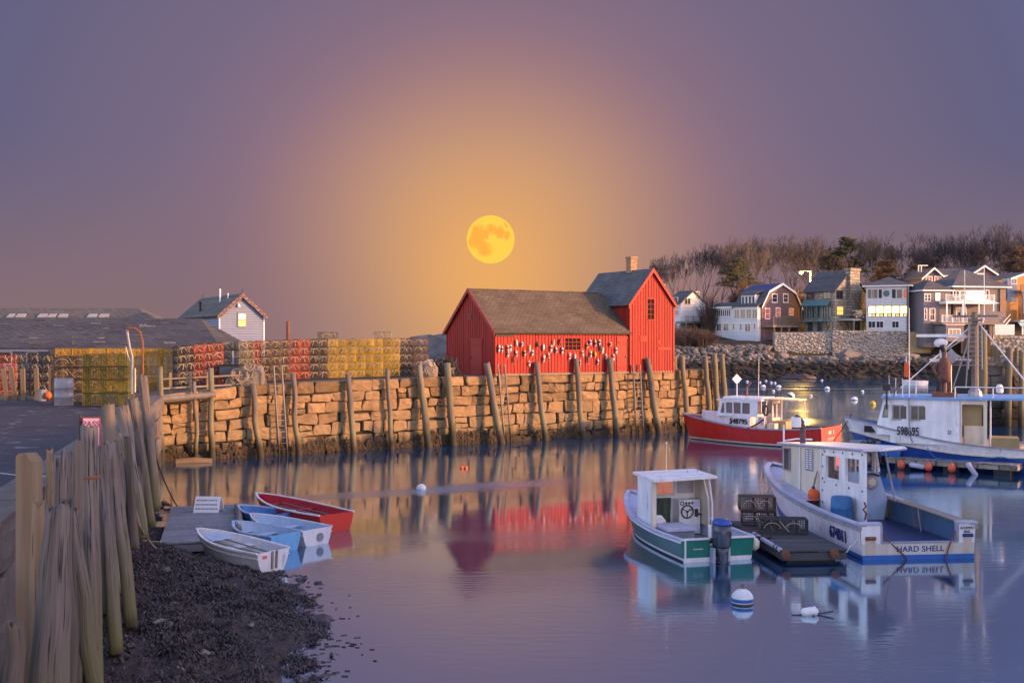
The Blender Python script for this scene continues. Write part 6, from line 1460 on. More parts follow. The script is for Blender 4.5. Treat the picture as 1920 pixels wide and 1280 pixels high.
t = thing('fender_ball', 'orange ball fender hanging by rope on the white wheelhouse', 'fender', on(b, (-.93, 5.25, 1.02))); m = MB(); m.lathe([(.03, -.26), (.10, -.23), (.17, -.10), (.185, .02), (.15, .15), (.07, .22), (.03, .25)], 16); m.build('ball', 'buoy_orange', t, smooth=True)
m = MB(); m.lathe([(.05, .2), (.06, .26), (.03, .3)], 8); m.build('eye', 'black', t); m = MB(); m.tube([(0, 0, .28), (.06, .02, .55), (.14, .02, .78)], .022, 5); m.tube([(.02, .03, .28), (.09, .06, .5), (.14, .05, .78)], .018, 5); m.build('lanyard', 'rope', t)
t = thing('rope_coil', 'dark red rope hung on the aft edge of the white wheelhouse', 'rope', on(b, (XP-.03, 1.78, 1.0))); m = MB(); m.tube([(0, -.02, .32), (.05, -.04, .2), (-.04, -.05, .1), (.06, -.03, 0), (.02, -.03, -.2)], .028, 5); m.build('strand', 'rope_red', t)
line('mooring_line', [on(b, (-1.4, .2, 1.0)), on(b, (-1.85, .25, .35)), on(b, (-2.2, .0, .3))], .018, 'rope_white', 'pale mooring line from the white boat quarter to the float', sag=.12)
line('tie_rope', [on(b, (-1.02, .05, .7)), on(b, (-.4, -.05, .1)), on(b, (-.3, -.08, -.05))], .022, 'rope_red', 'red rope hanging over the stern lettering at its left', sag=.02)
line('tie_rope', [on(b, (1.1, .1, .75)), on(b, (.85, -.06, .35)), on(b, (.72, -.08, -.05))], .022, 'rope_red', 'red rope hanging over the stern lettering at its right', sag=.02)
HS = b

# ---------------------------------------------------------------- green skiff
b = Boat('green_boat', 'small green work boat with white open shelter and big outboard', (5.63, 29.18), (-.256, .967),
         [(0, 1.10, .62, 1.00), (1.8, 1.17, .60, 1.02), (3.6, 1.10, .68, .88), (5, .78, .82, .52), (6, .42, .94, .20), (6.5, .14, 1.02, .04), (6.62, .02, 1.04, .01)], rake=.5, flare=.8)
b.skin('bottom', 'black', lambda y: -.3, lambda y: .05, 2); b.skin('boot_stripe', 'boat_white', lambda y: .05, lambda y: .12, 1, off=.006)
b.skin('hull', 'boat_tealside', lambda y: .12, lambda y: b.zs(y), 5)
b.rail('gunwale', 'lavender', .14, .06, 0, off=-.03); b.rail('rub_rail', 'boat_white', .05, .05, -.06, off=.02)
b.skin('inner_hull', 'lavender', lambda y: .16, lambda y: b.zs(y)-.02, 2, off=-.09, y0=.06, y1=6.2); b.flat('deck', 'sign_grey', .17, .02, 4.0, .05); b.flat('foredeck', 'lavender', lambda y: b.zs(y)-.06, 3.52, 6.6, .06, .05)
b.transom('stern_bottom', 'boat_white', -.2, .12, .06)
for xa, xb in ((-1.2, -.24), (.24, 1.2)): b.transom('transom', 'boat_green', .121, .60, .06, 0, xa, xb); 
b.transom('motor_well', 'boat_green', .121, .42, .06, 0, -.238, .238)
for xa, xb in ((-1.1, -.24), (.24, 1.1)): b.box('transom_cap', 'boat_white', (xa, -.03, .602), (xb, .1, .64))
m = MB(); m.b2((-.99, -.02, .1), (-.94, .0, .6)); m.build('corner_strip', 'boat_white', b.t)
for k_ in range(5): mm_ = MB(); mm_.b2((-.72+k_*.06, -.012, .34), (-.69+k_*.06, -.001, .37)); mm_.build('worn_letter', 'boat_white', b.t)
# outboard
ob = b.t; m = MB(); sec = [(.0, .16, .20), (.10, .20, .25), (.42, .205, .27), (.52, .17, .23), (.57, .09, .14)]
def loft(secs, c, n=14):
    mm = MB()
    for z, rx, ry in secs:
        for j in range(n): a = 2*pi*j/n; k = 1/(abs(cos(a))**4+abs(sin(a))**4)**.25; mm.v.append((c[0]+rx*cos(a)*k, c[1]+ry*sin(a)*k, c[2]+z))
    for i in range(len(secs)-1):
        for j in range(n): mm.f.append((i*n+j, i*n+(j+1) % n, (i+1)*n+(j+1) % n, (i+1)*n+j)); mm.m.append(0)
    mm.f += [tuple(range(n-1, -1, -1)), tuple((len(secs)-1)*n+j for j in range(n))]; mm.m += [0, 0]; return mm
mo = thing('outboard_motor', 'large dark grey outboard motor on the green boat stern', 'motor', on(b, (0, -.26, 0)), b.t.rotation_euler.z)
loft([(.0, .15, .19), (.08, .19, .25), (.40, .215, .28), (.62, .225, .28)], (0, 0, .42)).build('cowling', 'outboard', mo, smooth=True)
loft([(.0, .23, .29), (.06, .225, .28), (.13, .18, .23), (.16, .08, .12)], (0, 0, 1.045)).build('cowling_top', 'boat_blue', mo, smooth=True)
loft([(-.35, .07, .10), (0, .10, .14), (.24, .12, .15), (.42, .17, .2)], (0, -.02, .0)).build('leg', 'outboard', mo, smooth=True)
m = MB(); m.b2((-.14, .12, .25), (.14, .30, .62)); m.build('bracket', 'dark_metal', mo); m = MB(); m.b2((-.02, -.02, .0), (.02, .2, .08)); m.b2((-.16, -.16, .02), (.16, .12, .05)); m.build('cavitation_plate', 'outboard', mo)
for x in (-.22, .22): m = MB(); m.b2((x-.03, -.0, .0), (x+.03, .24, .4)); m.build('trim_tab', 'lavender', mo)
# shelter
fpL = lambda a, z, d: (-.96+d, a, z)
m = MB(); m.panel(fpL, 2.36, 3.5, .5, 1.92, [], .06); m.build('shelter_side', 'boat_white', b.t)
m = MB(); m.b2((-1.0, 2.22, .45), (-.88, 2.36, 1.92)); m.build('shelter_post', 'boat_cream', b.t)
fpF = lambda a, z, d: (a, 3.47+d, z)
m = MB(); m.panel(fpF, -.9, .92, .3, 1.92, [(-.82, -.42, 1.36, 1.86), (-.36, .18, 1.36, 1.86), (.30, .86, 1.36, 1.86), (-.40, .10, .3, 1.24)], .05); m.build('shelter_front', 'boat_white', b.t)
for a0, a1 in ((-.82, -.42), (.30, .86)): m = MB(); m.b2((a0, 3.49, 1.36), (a1, 3.50, 1.86)); m.build('pane', pmat('fogged_pane', (.50, .46, .47), .3, rnd=.1), b.t)
m = MB(); m.panel(lambda a, z, d: (a, 3.44+d, z), -.42, .24, 1.30, 1.90, [(-.35, .17, 1.37, 1.84)], .03); m.build('window_frame', 'boat_cream', b.t)
m = MB()
for i in range(9): x = lerp(-.38, .06, i/8); m.tube([(x, 3.42+.03*(i % 2), 1.24), (x*.9-.02, 3.42+.03*((i+1) % 2), .3)], .04, 5)
m.build('curtain', pmat('curtain_green', (.05, .075, .055), .9, scale=4, stretch=(4, 1, .2), col2=(.14, .16, .12), rnd=0), b.t)
m = MB(); m.b2((.18, 2.99, .2), (.86, 3.46, 1.22)); cs = m.build('console', 'boat_white', b.t)
m = MB(); cx_, cz_ = .42, .88
m.tube([(cx_+.19*cos(a*pi/9), 2.94, cz_+.19*sin(a*pi/9)) for a in range(19)], .022, 5)
for a in (0.5, 2.6, 4.7): m.tube([(cx_, 2.94, cz_), (cx_+.19*cos(a), 2.94, cz_+.19*sin(a))], .016, 4)
m.tube([(cx_, 2.99, cz_), (cx_, 2.92, cz_)], .03, 6); m.build('steering_wheel', 'black', cs)
for x, r in ((.27, .055), (.40, .025), (.50, .025), (.60, .025)):
    m = MB(); m.tube([(x+r*cos(a*pi/6), 2.98, 1.13+r*sin(a*pi/6)) for a in range(13)], .014, 4); m.build('gauge', 'black', cs)
m = MB(); m.b2((.68, 2.90, .72), (.76, 3.00, .95)); m.tube([(.7, 2.94, .85), (.84, 2.84, .78)], .025, 5); m.build('throttle', 'dark_metal', cs); m = MB(); m.b2((.62, 2.97, 1.0), (.82, 2.99, 1.2)); m.build('chart_board', 'lavender', cs)
m = MB(); m.prism([(.9, 2.5, .5), (.9, 3.5, .5), (.9, 3.5, 1.9), (.9, 2.9, 1.9), (.9, 2.55, 1.3)], (.05, 0, 0)); m.build('shelter_side', 'boat_cream', b.t)
m = MB(); m.tube([(.93, 2.3, .55), (.95, 2.35, 1.2), (.9, 2.45, 1.92)], .03, 6); m.build('shelter_post', 'boat_white', b.t)
m = MB(); m.prism([(-1.06, 2.0, 1.925), (1.02, 2.15, 1.955), (1.0, 3.75, 1.99), (-1.02, 3.75, 1.96)], (0, 0, .075)); rf = m.build('roof', 'boat_white', b.t)
m = MB(); m.tube([(-.15, 3.2, 2.03), (-.15, 3.2, 2.92)], .014, 5); m.lathe([(.01, -.05), (.035, 0), (.01, .05)], 6, (-.15, 3.2, 2.93)); m.build('antenna', 'boat_cream', rf)
m = MB(); m.tube([(.45, 3.0, 2.03), (.45, 3.0, 2.2), (.78, 3.0, 2.22), (.78, 3.0, 2.05)], .012, 4); m.build('roof_rail', 'steel', rf)
m = MB(); m.b2((-.72, 3.43, 1.05), (-.55, 3.455, 1.25)); m.build('switch_panel', 'sign_grey', b.t)
t = thing('cooler_box', 'grey lidded box on the deck of the green boat', 'box', on(b, (-.42, 1.95, .17)), b.t.rotation_euler.z); m = MB(); m.b2((-.42, -.5, 0), (.4, .5, .42)); m.build('box_body', 'sign_grey', t); m = MB(); m.b2((-.46, -.54, .421), (.44, .54, .49)); m.build('lid', 'lavender', t)
t = thing('gear_bag', 'white sack with red gear in the shelter corner', 'bag', on(b, (-.62, 2.85, .17)), .4); rock_mb(.3, rp, (1, .9, 1.2), 2, .3).build('sack', 'boat_white', t, loc=(0, 0, .3)); rock_mb(.13, rp, (1, 1, .8), 2, .3).build('red_can', 'sign_red', t, loc=(-.15, -.3, .32)); rock_mb(.2, rp, (1.3, 1, .7), 2, .3).build('tangle', 'netting', t, loc=(.35, -.05, .3))
t = thing('rope_coil', 'dark coil of line at the motor well of the green boat', 'rope', on(b, (-.15, .35, .45))); m = MB(); q = random.Random(6); m.tube([(.3*cos(i*.7)*(1-.02*i), .14*sin(i*.7), .05+.06*sin(i*1.9)) for i in range(26)], .03, 5); m.build('strand', 'rope_dark', t)
m = MB(); m.lathe([(.05, .16), (.055, .7), (.03, .75)], 8, (.42, 1.4, 0)); m.build('bilge_pump', 'boat_white', b.t)
o = MB(); o.lathe([(.04, -.18), (.13, -.1), (.14, .08), (.05, .18)], 10); tag(o.build('fender_ball', 'boat_cream', loc=on(b, (1.24, .25, .36)), smooth=True), 'cream fender at the right quarter of the green boat', 'fender')
GB = b

# ---------------------------------------------------------------- red boat
b = Boat('red_boat', 'red lobster boat with white trunk cabin moored beyond the others', (18.15, 60.6), (-.80, .60),
         [(0, 1.62, 1.18, 1.42), (1.6, 1.72, 1.02, 1.50), (4, 1.72, .98, 1.45), (6.2, 1.40, 1.14, 1.0), (8, .88, 1.36, .42), (9.1, .36, 1.52, .08), (9.45, .03, 1.57, .01)], rake=.55, flare=.75)
b.skin('bottom', 'rust', lambda y: -.3, lambda y: .06, 2); b.skin('boot_stripe', 'boat_cream', lambda y: .05, lambda y: .15, 1, off=.006); b.skin('hull', 'boat_red', lambda y: .15, lambda y: b.zs(y), 5)
b.transom('stern_stripe', 'boat_cream', -.2, .15, .06); b.transom('transom', 'boat_red_sunlit', .151, 1.16, .06)
b.rail('gunwale', 'grey_rail', .13, .08, 0, off=-.02); b.skin('inner_hull', 'rust', lambda y: .3, lambda y: b.zs(y)-.03, 2, off=-.1, y0=.06, y1=5); b.flat('deck', 'sign_grey', .31, .05, 5.2, .05); b.flat('foredeck', 'rust', lambda y: b.zs(y)-.08, 5, 9.3, .1, .05)
text('lettering', 'AM', .30, 'boat_white', b.t, (-.3, -.01, .84), STERN, .005); text('lettering', 'S', .30, 'boat_white', b.t, (.32, -.01, .84), STERN, .005); text('lettering', 'ROCKPORT', .20, 'boat_cream', b.t, (-.1, -.01, .48), STERN, .005)
m = MB(); ys = [4.4+i*.5 for i in range(8)]
tr_w = lambda y: b.x(y, 1)-.38
pr = [(tr_w(y), y, b.zs(y)-.12) for y in ys]; 
top = lambda y: 1.62+.03*(y-4)
m = MB(); vs = []
for y in ys: xw = max(.1, tr_w(y)); vs += [(-xw, y, .9), (-xw*.94, y, top(y)), (0, y, top(y)+.06), (xw*.94, y, top(y)), (xw, y, .9)]
fs = [(i*5+j, i*5+j+1, i*5+j+6, i*5+j+5) for i in range(len(ys)-1) for j in range(4)]; fs += [(4, 3, 2, 1, 0), tuple((len(ys)-1)*5+j for j in range(5))]
m.add(vs, fs); m.build('trunk_cabin', 'boat_pink', b.t)
o = text('lettering', '548795', .42, 'black', b.t, (-(tr_w(5.2)+.02), 5.15, 1.30), PORT, .02, sx=.95); dx = (tr_w(5.6)-tr_w(4.8))/.8; o.rotation_euler = (pi/2, 0, -pi/2+math.atan(dx))
fpS = lambda a, z, d: (-(1.14)+d, a, z)
WN = [(4.46, 4.95, 1.76, 2.40), (5.04, 5.5, 1.76, 2.40), (5.58, 6.0, 1.76, 2.40), (6.1, 6.42, 1.76, 2.36)]
m = MB(); m.panel(fpS, 4.0, 6.6, 1.58, 2.52, WN, .05); m.v = [(x+(.25*(y-4)/2.6)**2*1.2, y-(.25*(z-1.6) if y > 6.3 else 0), z) for x, y, z in m.v]; m.build('wheelhouse_side', 'boat_white', b.t)
for i, (a0, a1, z0, z1) in enumerate(WN): m = MB(); m.b2((-1.08, a0, z0), (-1.07, a1, z1)); m.v = [(x+(.25*(y-4)/2.6)**2*1.2, y-(.2*(z-1.6) if y > 6.2 else 0), z) for x, y, z in m.v]; m.build('pane', pmat('window_pinkish', (.25, .17, .19), .15, rnd=.2, spec=.7), b.t)
m = MB(); m.panel(lambda a, z, d: (1.1-d, a, z), 3.4, 6.5, .9, 2.52, [(3.6, 4.7, 1.7, 2.4), (4.9, 6.2, 1.7, 2.4)], .05); m.build('wheelhouse_side', 'boat_white', b.t)
m = MB(); m.panel(lambda a, z, d: (a, 6.4+d, z), -1.0, 1.0, 1.5, 2.5, [(-.9, -.1, 1.75, 2.38), (.1, .9, 1.75, 2.38)], .05); m.build('wheelhouse_front', 'boat_white', b.t)
m = MB(); m.panel(lambda a, z, d: (a, 3.5+d, z), -.1, 1.1, .35, 2.52, [(.05, .5, 1.5, 2.35), (.6, 1.02, 1.5, 2.35)], .05); m.build('aft_bulkhead', 'boat_cream', b.t)
m = MB(); m.b2((-1.12, 3.55, .8), (-1.06, 4.0, 1.62)); m.build('wheelhouse_side', 'boat_pink', b.t)
m = MB(); m.prism([(-1.2, 3.7, 2.53), (1.18, 3.7, 2.53), (1.1, 6.6, 2.5), (-1.1, 6.6, 2.5)], (0, 0, .09)); m.prism([(-.9, 3.8, 2.62), (.9, 3.8, 2.62), (.85, 6.3, 2.62), (-.85, 6.3, 2.62)], (0, 0, .1)); rf = m.build('roof', 'boat_white', b.t)
m = MB(); m.prism([(.0, 1.9, 2.56), (1.15, 1.9, 2.56), (1.2, 3.69, 2.64), (-.9, 3.69, 2.64)], (0, 0, .06)); m.build('canopy', 'boat_cream', b.t)
m = MB(); m.tube([(1.05, 2.0, .9), (1.05, 2.0, 2.56)], .03, 5); m.build('canopy_post', 'boat_cream', b.t)
m = MB(); m.tube([(-.9, 3.5, 2.6), (-.98, 3.55, 1.75), (-.85, 3.55, .6)], .025, 5); m.build('canopy_post', 'boat_cream', b.t)
m = MB(); rr_ = .27; m.tube([(-1.0+.0, 3.52+rr_*.6*cos(a*pi/8), 2.0+rr_*sin(a*pi/8)) for a in range(17)], .06, 6); m.build('life_ring', 'timber_dark', b.t)
m = MB(); m.b2((-.3, 2.6, .32), (.6, 3.4, 1.35)); m.build('engine_box', 'tan_wall', b.t); m = MB(); m.b2((-.95, 3.0, .32), (-.4, 3.45, 1.25)); m.build('helm_console', 'boat_cream', b.t)
m = MB(); m.tube([(-1.3, 3.5, 1.5), (-1.45, 3.9, 1.2), (-1.75, 4.3, .95)], .05, 6); m.build('hauling_davit', 'dark_metal', b.t)
m = MB(); m.tube([(-.2, 5.7, 2.7), (-.2, 5.7, 3.45)], .03, 5); m.prism([(-.5, 5.7, 3.75), (-.2, 5.7, 3.45), (.1, 5.7, 3.75), (-.2, 5.7, 4.05)], (0, .03, 0)); m.v = [((x+.2)*.75-.2, y+(x+.2)*-.65, z) for x, y, z in m.v]; m.build('radar_reflector', 'boat_white', b.t)
m = MB(); m.tube([(.3, 5.3, 2.6), (.3, 5.3, 3.25), (.3, 5.05, 3.55)], .07, 7); m.build('exhaust_pipe', 'pipe_brown', b.t)
m = MB(); m.tube([(-.3, 4.3, 2.6), (-.2, 4.3, 5.1)], [.025, .012], 5); m.build('antenna', 'steel', b.t)
line('mooring_line', [on(b, (0, 9.3, 1.5)), on(b, (-.3, 10.0, .9)), on(b, (-.2, 10.4, -.05))], .02, 'rope_dark', 'dark bow line of the red boat dropping to the water', sag=.1)
RB = b

# ---------------------------------------------------------------- blue and white boat at right
hx, hy = -.93, .3676
bow = Vector((PX(1581, 53), 53)); L = 14.0; st0 = bow-Vector((hx, hy))*L
b = Boat('blue_boat', 'large blue and white fishing boat with lattice mast at right', st0, (hx, hy),
         [(0, 2.0, 1.05, 1.8), (3, 2.15, 1.05, 1.9), (6.5, 2.15, 1.12, 1.8), (9.5, 2.0, 1.4, 1.35), (12, 1.45, 1.88, .6), (13.3, .72, 2.15, .12), (14, .04, 2.28, .01)], rake=1.1, flare=.75)
cut = lambda y: smooth_tab([(0, .84), (4, .78), (8, .78), (10.7, 1.02), (12.6, 1.34), (14, 1.62)], y)
b.skin('bottom', 'boat_blue', lambda y: -.3, lambda y: cut(y), 5); b.skin('topsides', 'boat_white', lambda y: cut(y), lambda y: b.zs(y), 3)
b.rail('rub_rail', 'boat_cream', .10, .07, 0, off=.03, zf=cut); b.rail('gunwale', 'grey_rail', .12, .07, 0, off=-.02)
b.skin('inner_hull', 'boat_cream', lambda y: .5, lambda y: b.zs(y)-.03, 2, off=-.1, y0=.06, y1=9); b.flat('deck', 'sign_grey', .52, .05, 9, .05); b.flat('foredeck', 'boat_blue_mid', lambda y: b.zs(y)-.06, 9, 13.8, .1, .08)
b.transom('transom', 'boat_blue', -.3, .95, .08)
XW = lambda y: -(b.bd(y)-.04)
HT = 3.28
WI = [(11.02, 11.60, 2.34, 2.94), (10.18, 10.80, 2.34, 2.94)]
fr3 = lambda a, z, d: (XW(a)+.10*max(0, z-1.3)*.5+d, a, z)
m = MB()
cuts_ = [8.7, 9.4, 10.0, 10.9, 11.75]
for p0, p1 in zip(cuts_, cuts_[1:]):
    m.panel(fr3, p0, p1, 1.2, HT, [w4 for w4 in WI if p0 < w4[0] < p1], .06)
m.build('wheelhouse_side', 'boat_white', b.t)
m = MB(); m.panel(lambda a, z, d: (fr3(11.75+(a-11.75)*1.0, z, d)[0]+.0, a-(z-1.9)*.27*(a-11.75)/.65 if z > 1.9 else a, z), 11.752, 12.4, 1.55, HT, [(11.86, 12.22, 2.36, 2.98)], .05); m.build('wheelhouse_brow', 'boat_white', b.t)
m = MB(); m.panel(lambda a, z, d: (fr3(a, z, d)[0]+.03, a-(z-1.9)*.27*(a-11.75)/.65, z), 11.84, 12.24, 2.34, 3.0, [], .01); m.build('pane', 'glass', b.t)
OLIVE = pmat('window_olive', (.12, .11, .09), .15, rnd=.1, spec=.7)
for (a0, a1, z0, z1) in WI:
    m = MB()
    for (p0, p1, q0, q1) in ((a0-.06, a0, z0-.06, z1+.06), (a1, a1+.06, z0-.06, z1+.06), (a0, a1, z1, z1+.06), (a0, a1, z0-.06, z0), ((a0+a1)/2-.025, (a0+a1)/2+.025, z0, z1)): x = fr3((a0+a1)/2, 2.6, 0)[0]; m.b2((x-.03, p0, q0), (x+.05, p1, q1))
    w_ = m.build('window', 'steel', b.t); m = MB(); x = fr3((a0+a1)/2, 2.6, 0)[0]+.07; m.b2((x, a0, z0), (x+.01, a1, z1)); m.build('pane', OLIVE, w_)
m = MB(); m.prism([(-1.2, 12.35, 1.8), (1.2, 12.35, 1.8), (1.2, 12.0, HT), (-1.2, 12.0, HT)], (0, .06, 0)); m.build('wheelhouse_front', 'boat_white', b.t)
m = MB(); m.panel(lambda a, z, d: (1.5-d, a, z), 8.7, 12.0, 1.1, HT, [(9.2, 10.2, 2.4, 3.0), (10.5, 11.7, 2.4, 3.0)], .06); m.build('wheelhouse_side', 'boat_white', b.t)
m = MB(); m.panel(lambda a, z, d: (a, 8.4+d, z), -1.3, 1.6, .6, HT, [(-1.15, -.1, 2.2, 3.0), (.4, 1.4, 2.2, 3.0)], .06); m.build('aft_bulkhead', 'boat_cream', b.t)
m = MB(); m.b2((-1.15, 8.43, 2.2), (-.1, 8.45, 3.0)); m.build('pane', 'tan_wall', b.t)
m = MB(); m.panel(lambda a, z, d: (-1.98+d, a, z), 7.55, 8.68, 1.0, HT, [(7.7, 8.6, 1.3, 3.1)], .05); m.build('door_frame', 'boat_cream', b.t)
m = MB(); m.b2((-1.6, 7.75, 2.1), (-1.55, 8.6, 3.1)); m.build('aft_window', 'tan_wall', b.t); m = MB(); m.b2((-1.62, 7.65, .9), (-1.56, 8.5, 2.1)); m.build('door', 'boat_cream', b.t)
m = MB(); m.prism([(-2.12, 5.3, HT+.06), (2.12, 5.3, HT+.06), (2.1, 8.6, HT+.01), (1.55, 12.15, HT), (-1.55, 12.15, HT), (-2.05, 9.0, HT+.01)], (0, 0, .10)); rf = m.build('roof', 'roof_blue', b.t)
m = MB()
for (a, c) in (((-2.0, 5.4), (-2.0, 8.9)), ((-2.0, 5.4), (2.0, 5.4))): m.tube([(a[0], a[1], HT+.62), (c[0], c[1], HT+.62)], .03, 5)
for x, y in ((-2.0, 5.4), (-2.0, 7.3), (-2.0, 8.9), (2, 5.4)): m.tube([(x, y, HT+.1), (x, y, HT+.62)], .03, 5)
m.build('roof_rail', 'boat_white', rf)
m = MB()
for y in (5.6, 7.4): m.tube([(-1.9, y, .95), (-1.95, y, HT+.05)], .035, 5)
m.build('roof_post', 'boat_white', b.t)
o = text('lettering', '598695', .56, 'black', b.t, (XW(10.95)-.05, 10.95, 1.76), PORT, .02, sx=.58); sl = (XW(11.4)-XW(10.5))/.9; o.rotation_euler = (pi/2-.05, 0, -pi/2-math.atan(sl))
m = MB(); m.b2((-(b.x(12.7, 1.75))-.03, 12.45, 1.62), (-(b.x(12.7, 1.75))+.2, 12.95, 1.92)); m.build('hawse_port', 'glass_dark', b.t)
m = MB(); m.tube([(XW(10.9)-.02, 10.92, 3.3), (XW(10.9)-.06, 10.88, 1.6), (XW(10.9)-.05, 10.75, 1.25)], .03, 5); m.build('drain_hose', 'steel', b.t)
for i in range(4): m = MB(); m.box((XW(9.1)+.03, 9.1+.09*(i % 2), 1.75+.1*(i//2)), (.06, .05, .05)); m.build('vent_hole', 'black', b.t)
# mast, ladder, radar
mx_, my_ = -.2, 8.0
m = MB(); m.tube([(mx_, my_, HT+.1), (mx_, my_, 7.4)], [.17, .15], 8); m.build('mast', 'timber', b.t)
m = MB(); m.lathe([(.34, HT+.1), (.3, HT+.35), (.2, HT+.5)], 10, (mx_, my_, 0)); m.build('mast_foot', 'steel', b.t)
for dx in (-.3, .3): m = MB(); m.tube([(mx_-.3, my_+dx, HT+1.4), (mx_-.25, my_+dx*.9, 7.2)], .03, 5); m.build('mast_rail', 'steel', b.t)
m = MB()
for i in range(10): z = HT+1.6+i*.22; m.tube([(mx_-.29, my_-.29, z), (mx_-.29, my_+.29, z)], .018, 4)
m.build('mast_rung', 'steel', b.t)
m = MB(); m.tube([(mx_-.1, my_+.4, HT+.5), (mx_, my_+.2, 7.1)], .035, 5); m.tube([(mx_-.1, my_+1.0, HT+.4), (mx_, my_+.1, 6.6)], .03, 5); m.build('mast_stay', 'steel', b.t)
m = MB(); m.b2((mx_-.05, my_, 5.1), (mx_+.05, my_+2.0, 5.17)); m.b2((mx_-.4, my_+1.0, 5.02), (mx_+.4, my_+2.0, 5.08)); m.b2((mx_-.04, my_+1.45, 5.1), (mx_+.04, my_+1.55, 5.6)); m.tube([(mx_, my_+.1, 6.4), (mx_, my_+1.9, 5.15)], .025, 4); m.build('radar_platform', 'boat_white', b.t)
m = MB(); m.lathe([(.12, -.22), (.28, -.16), (.33, 0), (.26, .12), (.1, .2)], 14, (mx_, my_+1.5, 5.95)); rd = m.build('radar_housing', 'boat_white', b.t, smooth=True)
m = MB(); m.box((mx_, my_+1.5, 6.28), (.24, 2.2, .14), .15); m.build('radar_scanner', 'boat_white', rd)
line2 = lambda a, c, r, nm, mt: (lambda mm: (mm.tube([a, c], r, 5), mm.build(nm, mt, b.t)))(MB())
line2((mx_, my_, 7.1), (-2.0, 5.4, HT+.15), .035, 'mast_boom', 'boat_white'); line2((mx_-.05, my_+.3, 6.6), (-1.2, 11.3, HT+.5), .03, 'mast_boom', 'boat_white')
for y, h_ in ((10.9, 4.2), (11.2, .9), (11.5, .9), (11.8, 1.0), (10.6, .7)): m = MB(); m.tube([(-1.3, y, HT+.1), (-1.3, y, HT+.1+h_)], [.028, .014], 5); m.build('antenna', 'boat_white', rf)
for dy, zt3 in ((.45, 9.4), (-.4, 9.5)): m = MB(); m.tube([(mx_, my_+dy, 7.0), (mx_, my_+dy, zt3)], [.03, .015], 5); m.build('antenna', 'boat_white', b.t)
m = MB(); m.b2((mx_-.06, my_-1.0, 7.15), (mx_+.06, my_+1.0, 7.25)); m.b2((mx_-.3, my_-.3, 6.95), (mx_+.3, my_+.3, 7.05)); m.build('crosstree', 'timber', b.t)
m = MB(); m.lathe([(.12, 0), (.16, .05), (.16, .28), (.08, .4)], 10, (-1.5, 7.0, HT+.35)); m.build('dome_light', 'boat_white', rf)
m = MB(); m.tube([(-1.6, 11.9, HT-.5), (-1.6, 11.9, HT+.5)], .05, 5); m.box((-1.6, 11.9, HT+.55), (.3, .35, .3)); m.tube([(-1.55, 11.6, HT+.1), (-1.6, 11.4, HT+.7), (-1.5, 11.3, HT+.8)], .02, 4); m.build('searchlight', 'dark_metal', rf)
m = MB(); m.b2((-1.45, 10.95, HT+1.05), (-1.15, 11.12, HT+1.7)); m.build('life_float', 'buoy_orange', b.t); m = MB(); m.tube([(-1.3, 11.03, HT+1.7), (-1.3, 11.03, HT+2.0)], .02, 4); m.build('beacon', 'boat_white', b.t)
m = MB(); m.prism([(-.8, my_+.7, HT+2.0), (-.8, my_+1.05, HT+1.6), (-.8, my_+1.4, HT+2.0), (-.8, my_+1.05, HT+2.4)], (.03, 0, 0)); m.build('radar_reflector', 'steel', b.t); m = MB(); m.tube([(-.79, my_+1.05, HT+.1), (-.79, my_+1.05, HT+1.6)], .025, 4); m.build('reflector_pole', 'steel', b.t)
# draped exhaust stack
ex, ey = -.9, 9.35
m = MB(); m.box((ex, ey, HT+.22), (.9, 1.1, .2)); m.build('stack_base', 'rust', rf)
m = MB(); m.tube([(ex, ey, HT+.2), (ex, ey, HT+2.15), (ex-.02, ey+.05, HT+2.35)], [.12, .12, .13], 10); st_ = m.build('exhaust_stack', 'pipe_brown', b.t); m = MB(); m.tube([(ex, ey+.02, HT+2.25), (ex-.1, ey+.10, HT+2.52)], [.13, .13], 10); m.build('stack_elbow', 'black', st_)
m = MB(); sec = [(.35, .20, .26), (.6, .24, .30), (1.2, .22, .27), (1.5, .16, .18)]
loft(sec, (ex, ey, HT+.45)).build('stack_cover', 'oilskin', b.t, smooth=True)
m = MB(); m.tube([(ex-.1, ey+.25, HT+1.75), (ex-.15, ey+.5, HT+1.5), (ex-.2, ey+.34, HT+1.15)], [.07, .08, .06], 6); m.build('cover_flap', 'oilskin', b.t)
for dx, dy in ((-.15, .18), (.15, -.18)): m = MB(); m.tube([(ex+dx, ey+dy, HT+.25), (ex+dx*.8, ey+dy*.8, HT+.9)], .05, 5); m.build('stack_leg', 'dark_metal', b.t)
m = MB(); m.b2((-1.9, 6.2, .6), (-.6, 7.4, 1.6)); m.build('wood_bin', 'tan_wall', b.t); m = MB(); m.lathe([(.55, 0), (.62, .12), (.5, .22)], 14, (-1.2, 5.6, .95)); m.build('basket', 'boat_white', b.t)
m = MB()
for y in (1.2, 2.8, 4.6, 6.0): m.tube([(-2.05, y, .9), (-2.05, y, 1.45)], .025, 5)
m.tube([(-2.05, .3, 1.45), (-2.05, 6.2, 1.42)], .025, 5); m.build('bulwark_rail', 'steel', b.t)
for p, s_, nm in (((0, 13.6, 2.4), (-.9, 14.6, -.05), 'dark bow line from the blue boat to the water'),): line('mooring_line', [on(b, p), on(b, (-.6, 14.35, 1.2)), on(b, s_)], .025, 'rope_dark', nm, sag=.05)
line('mooring_line', [on(b, (-1.95, 10.1, 1.05)), on(b, (-2.3, 9.6, .62)), on(b, (-2.4, 7.0, .8)), on(b, (-2.4, 4.5, .62)), on(b, (-2.35, 2.6, .9))], .022, 'boat_blue_mid', 'pale blue line looped along the side of the blue boat', sag=.12)
BB_ = b
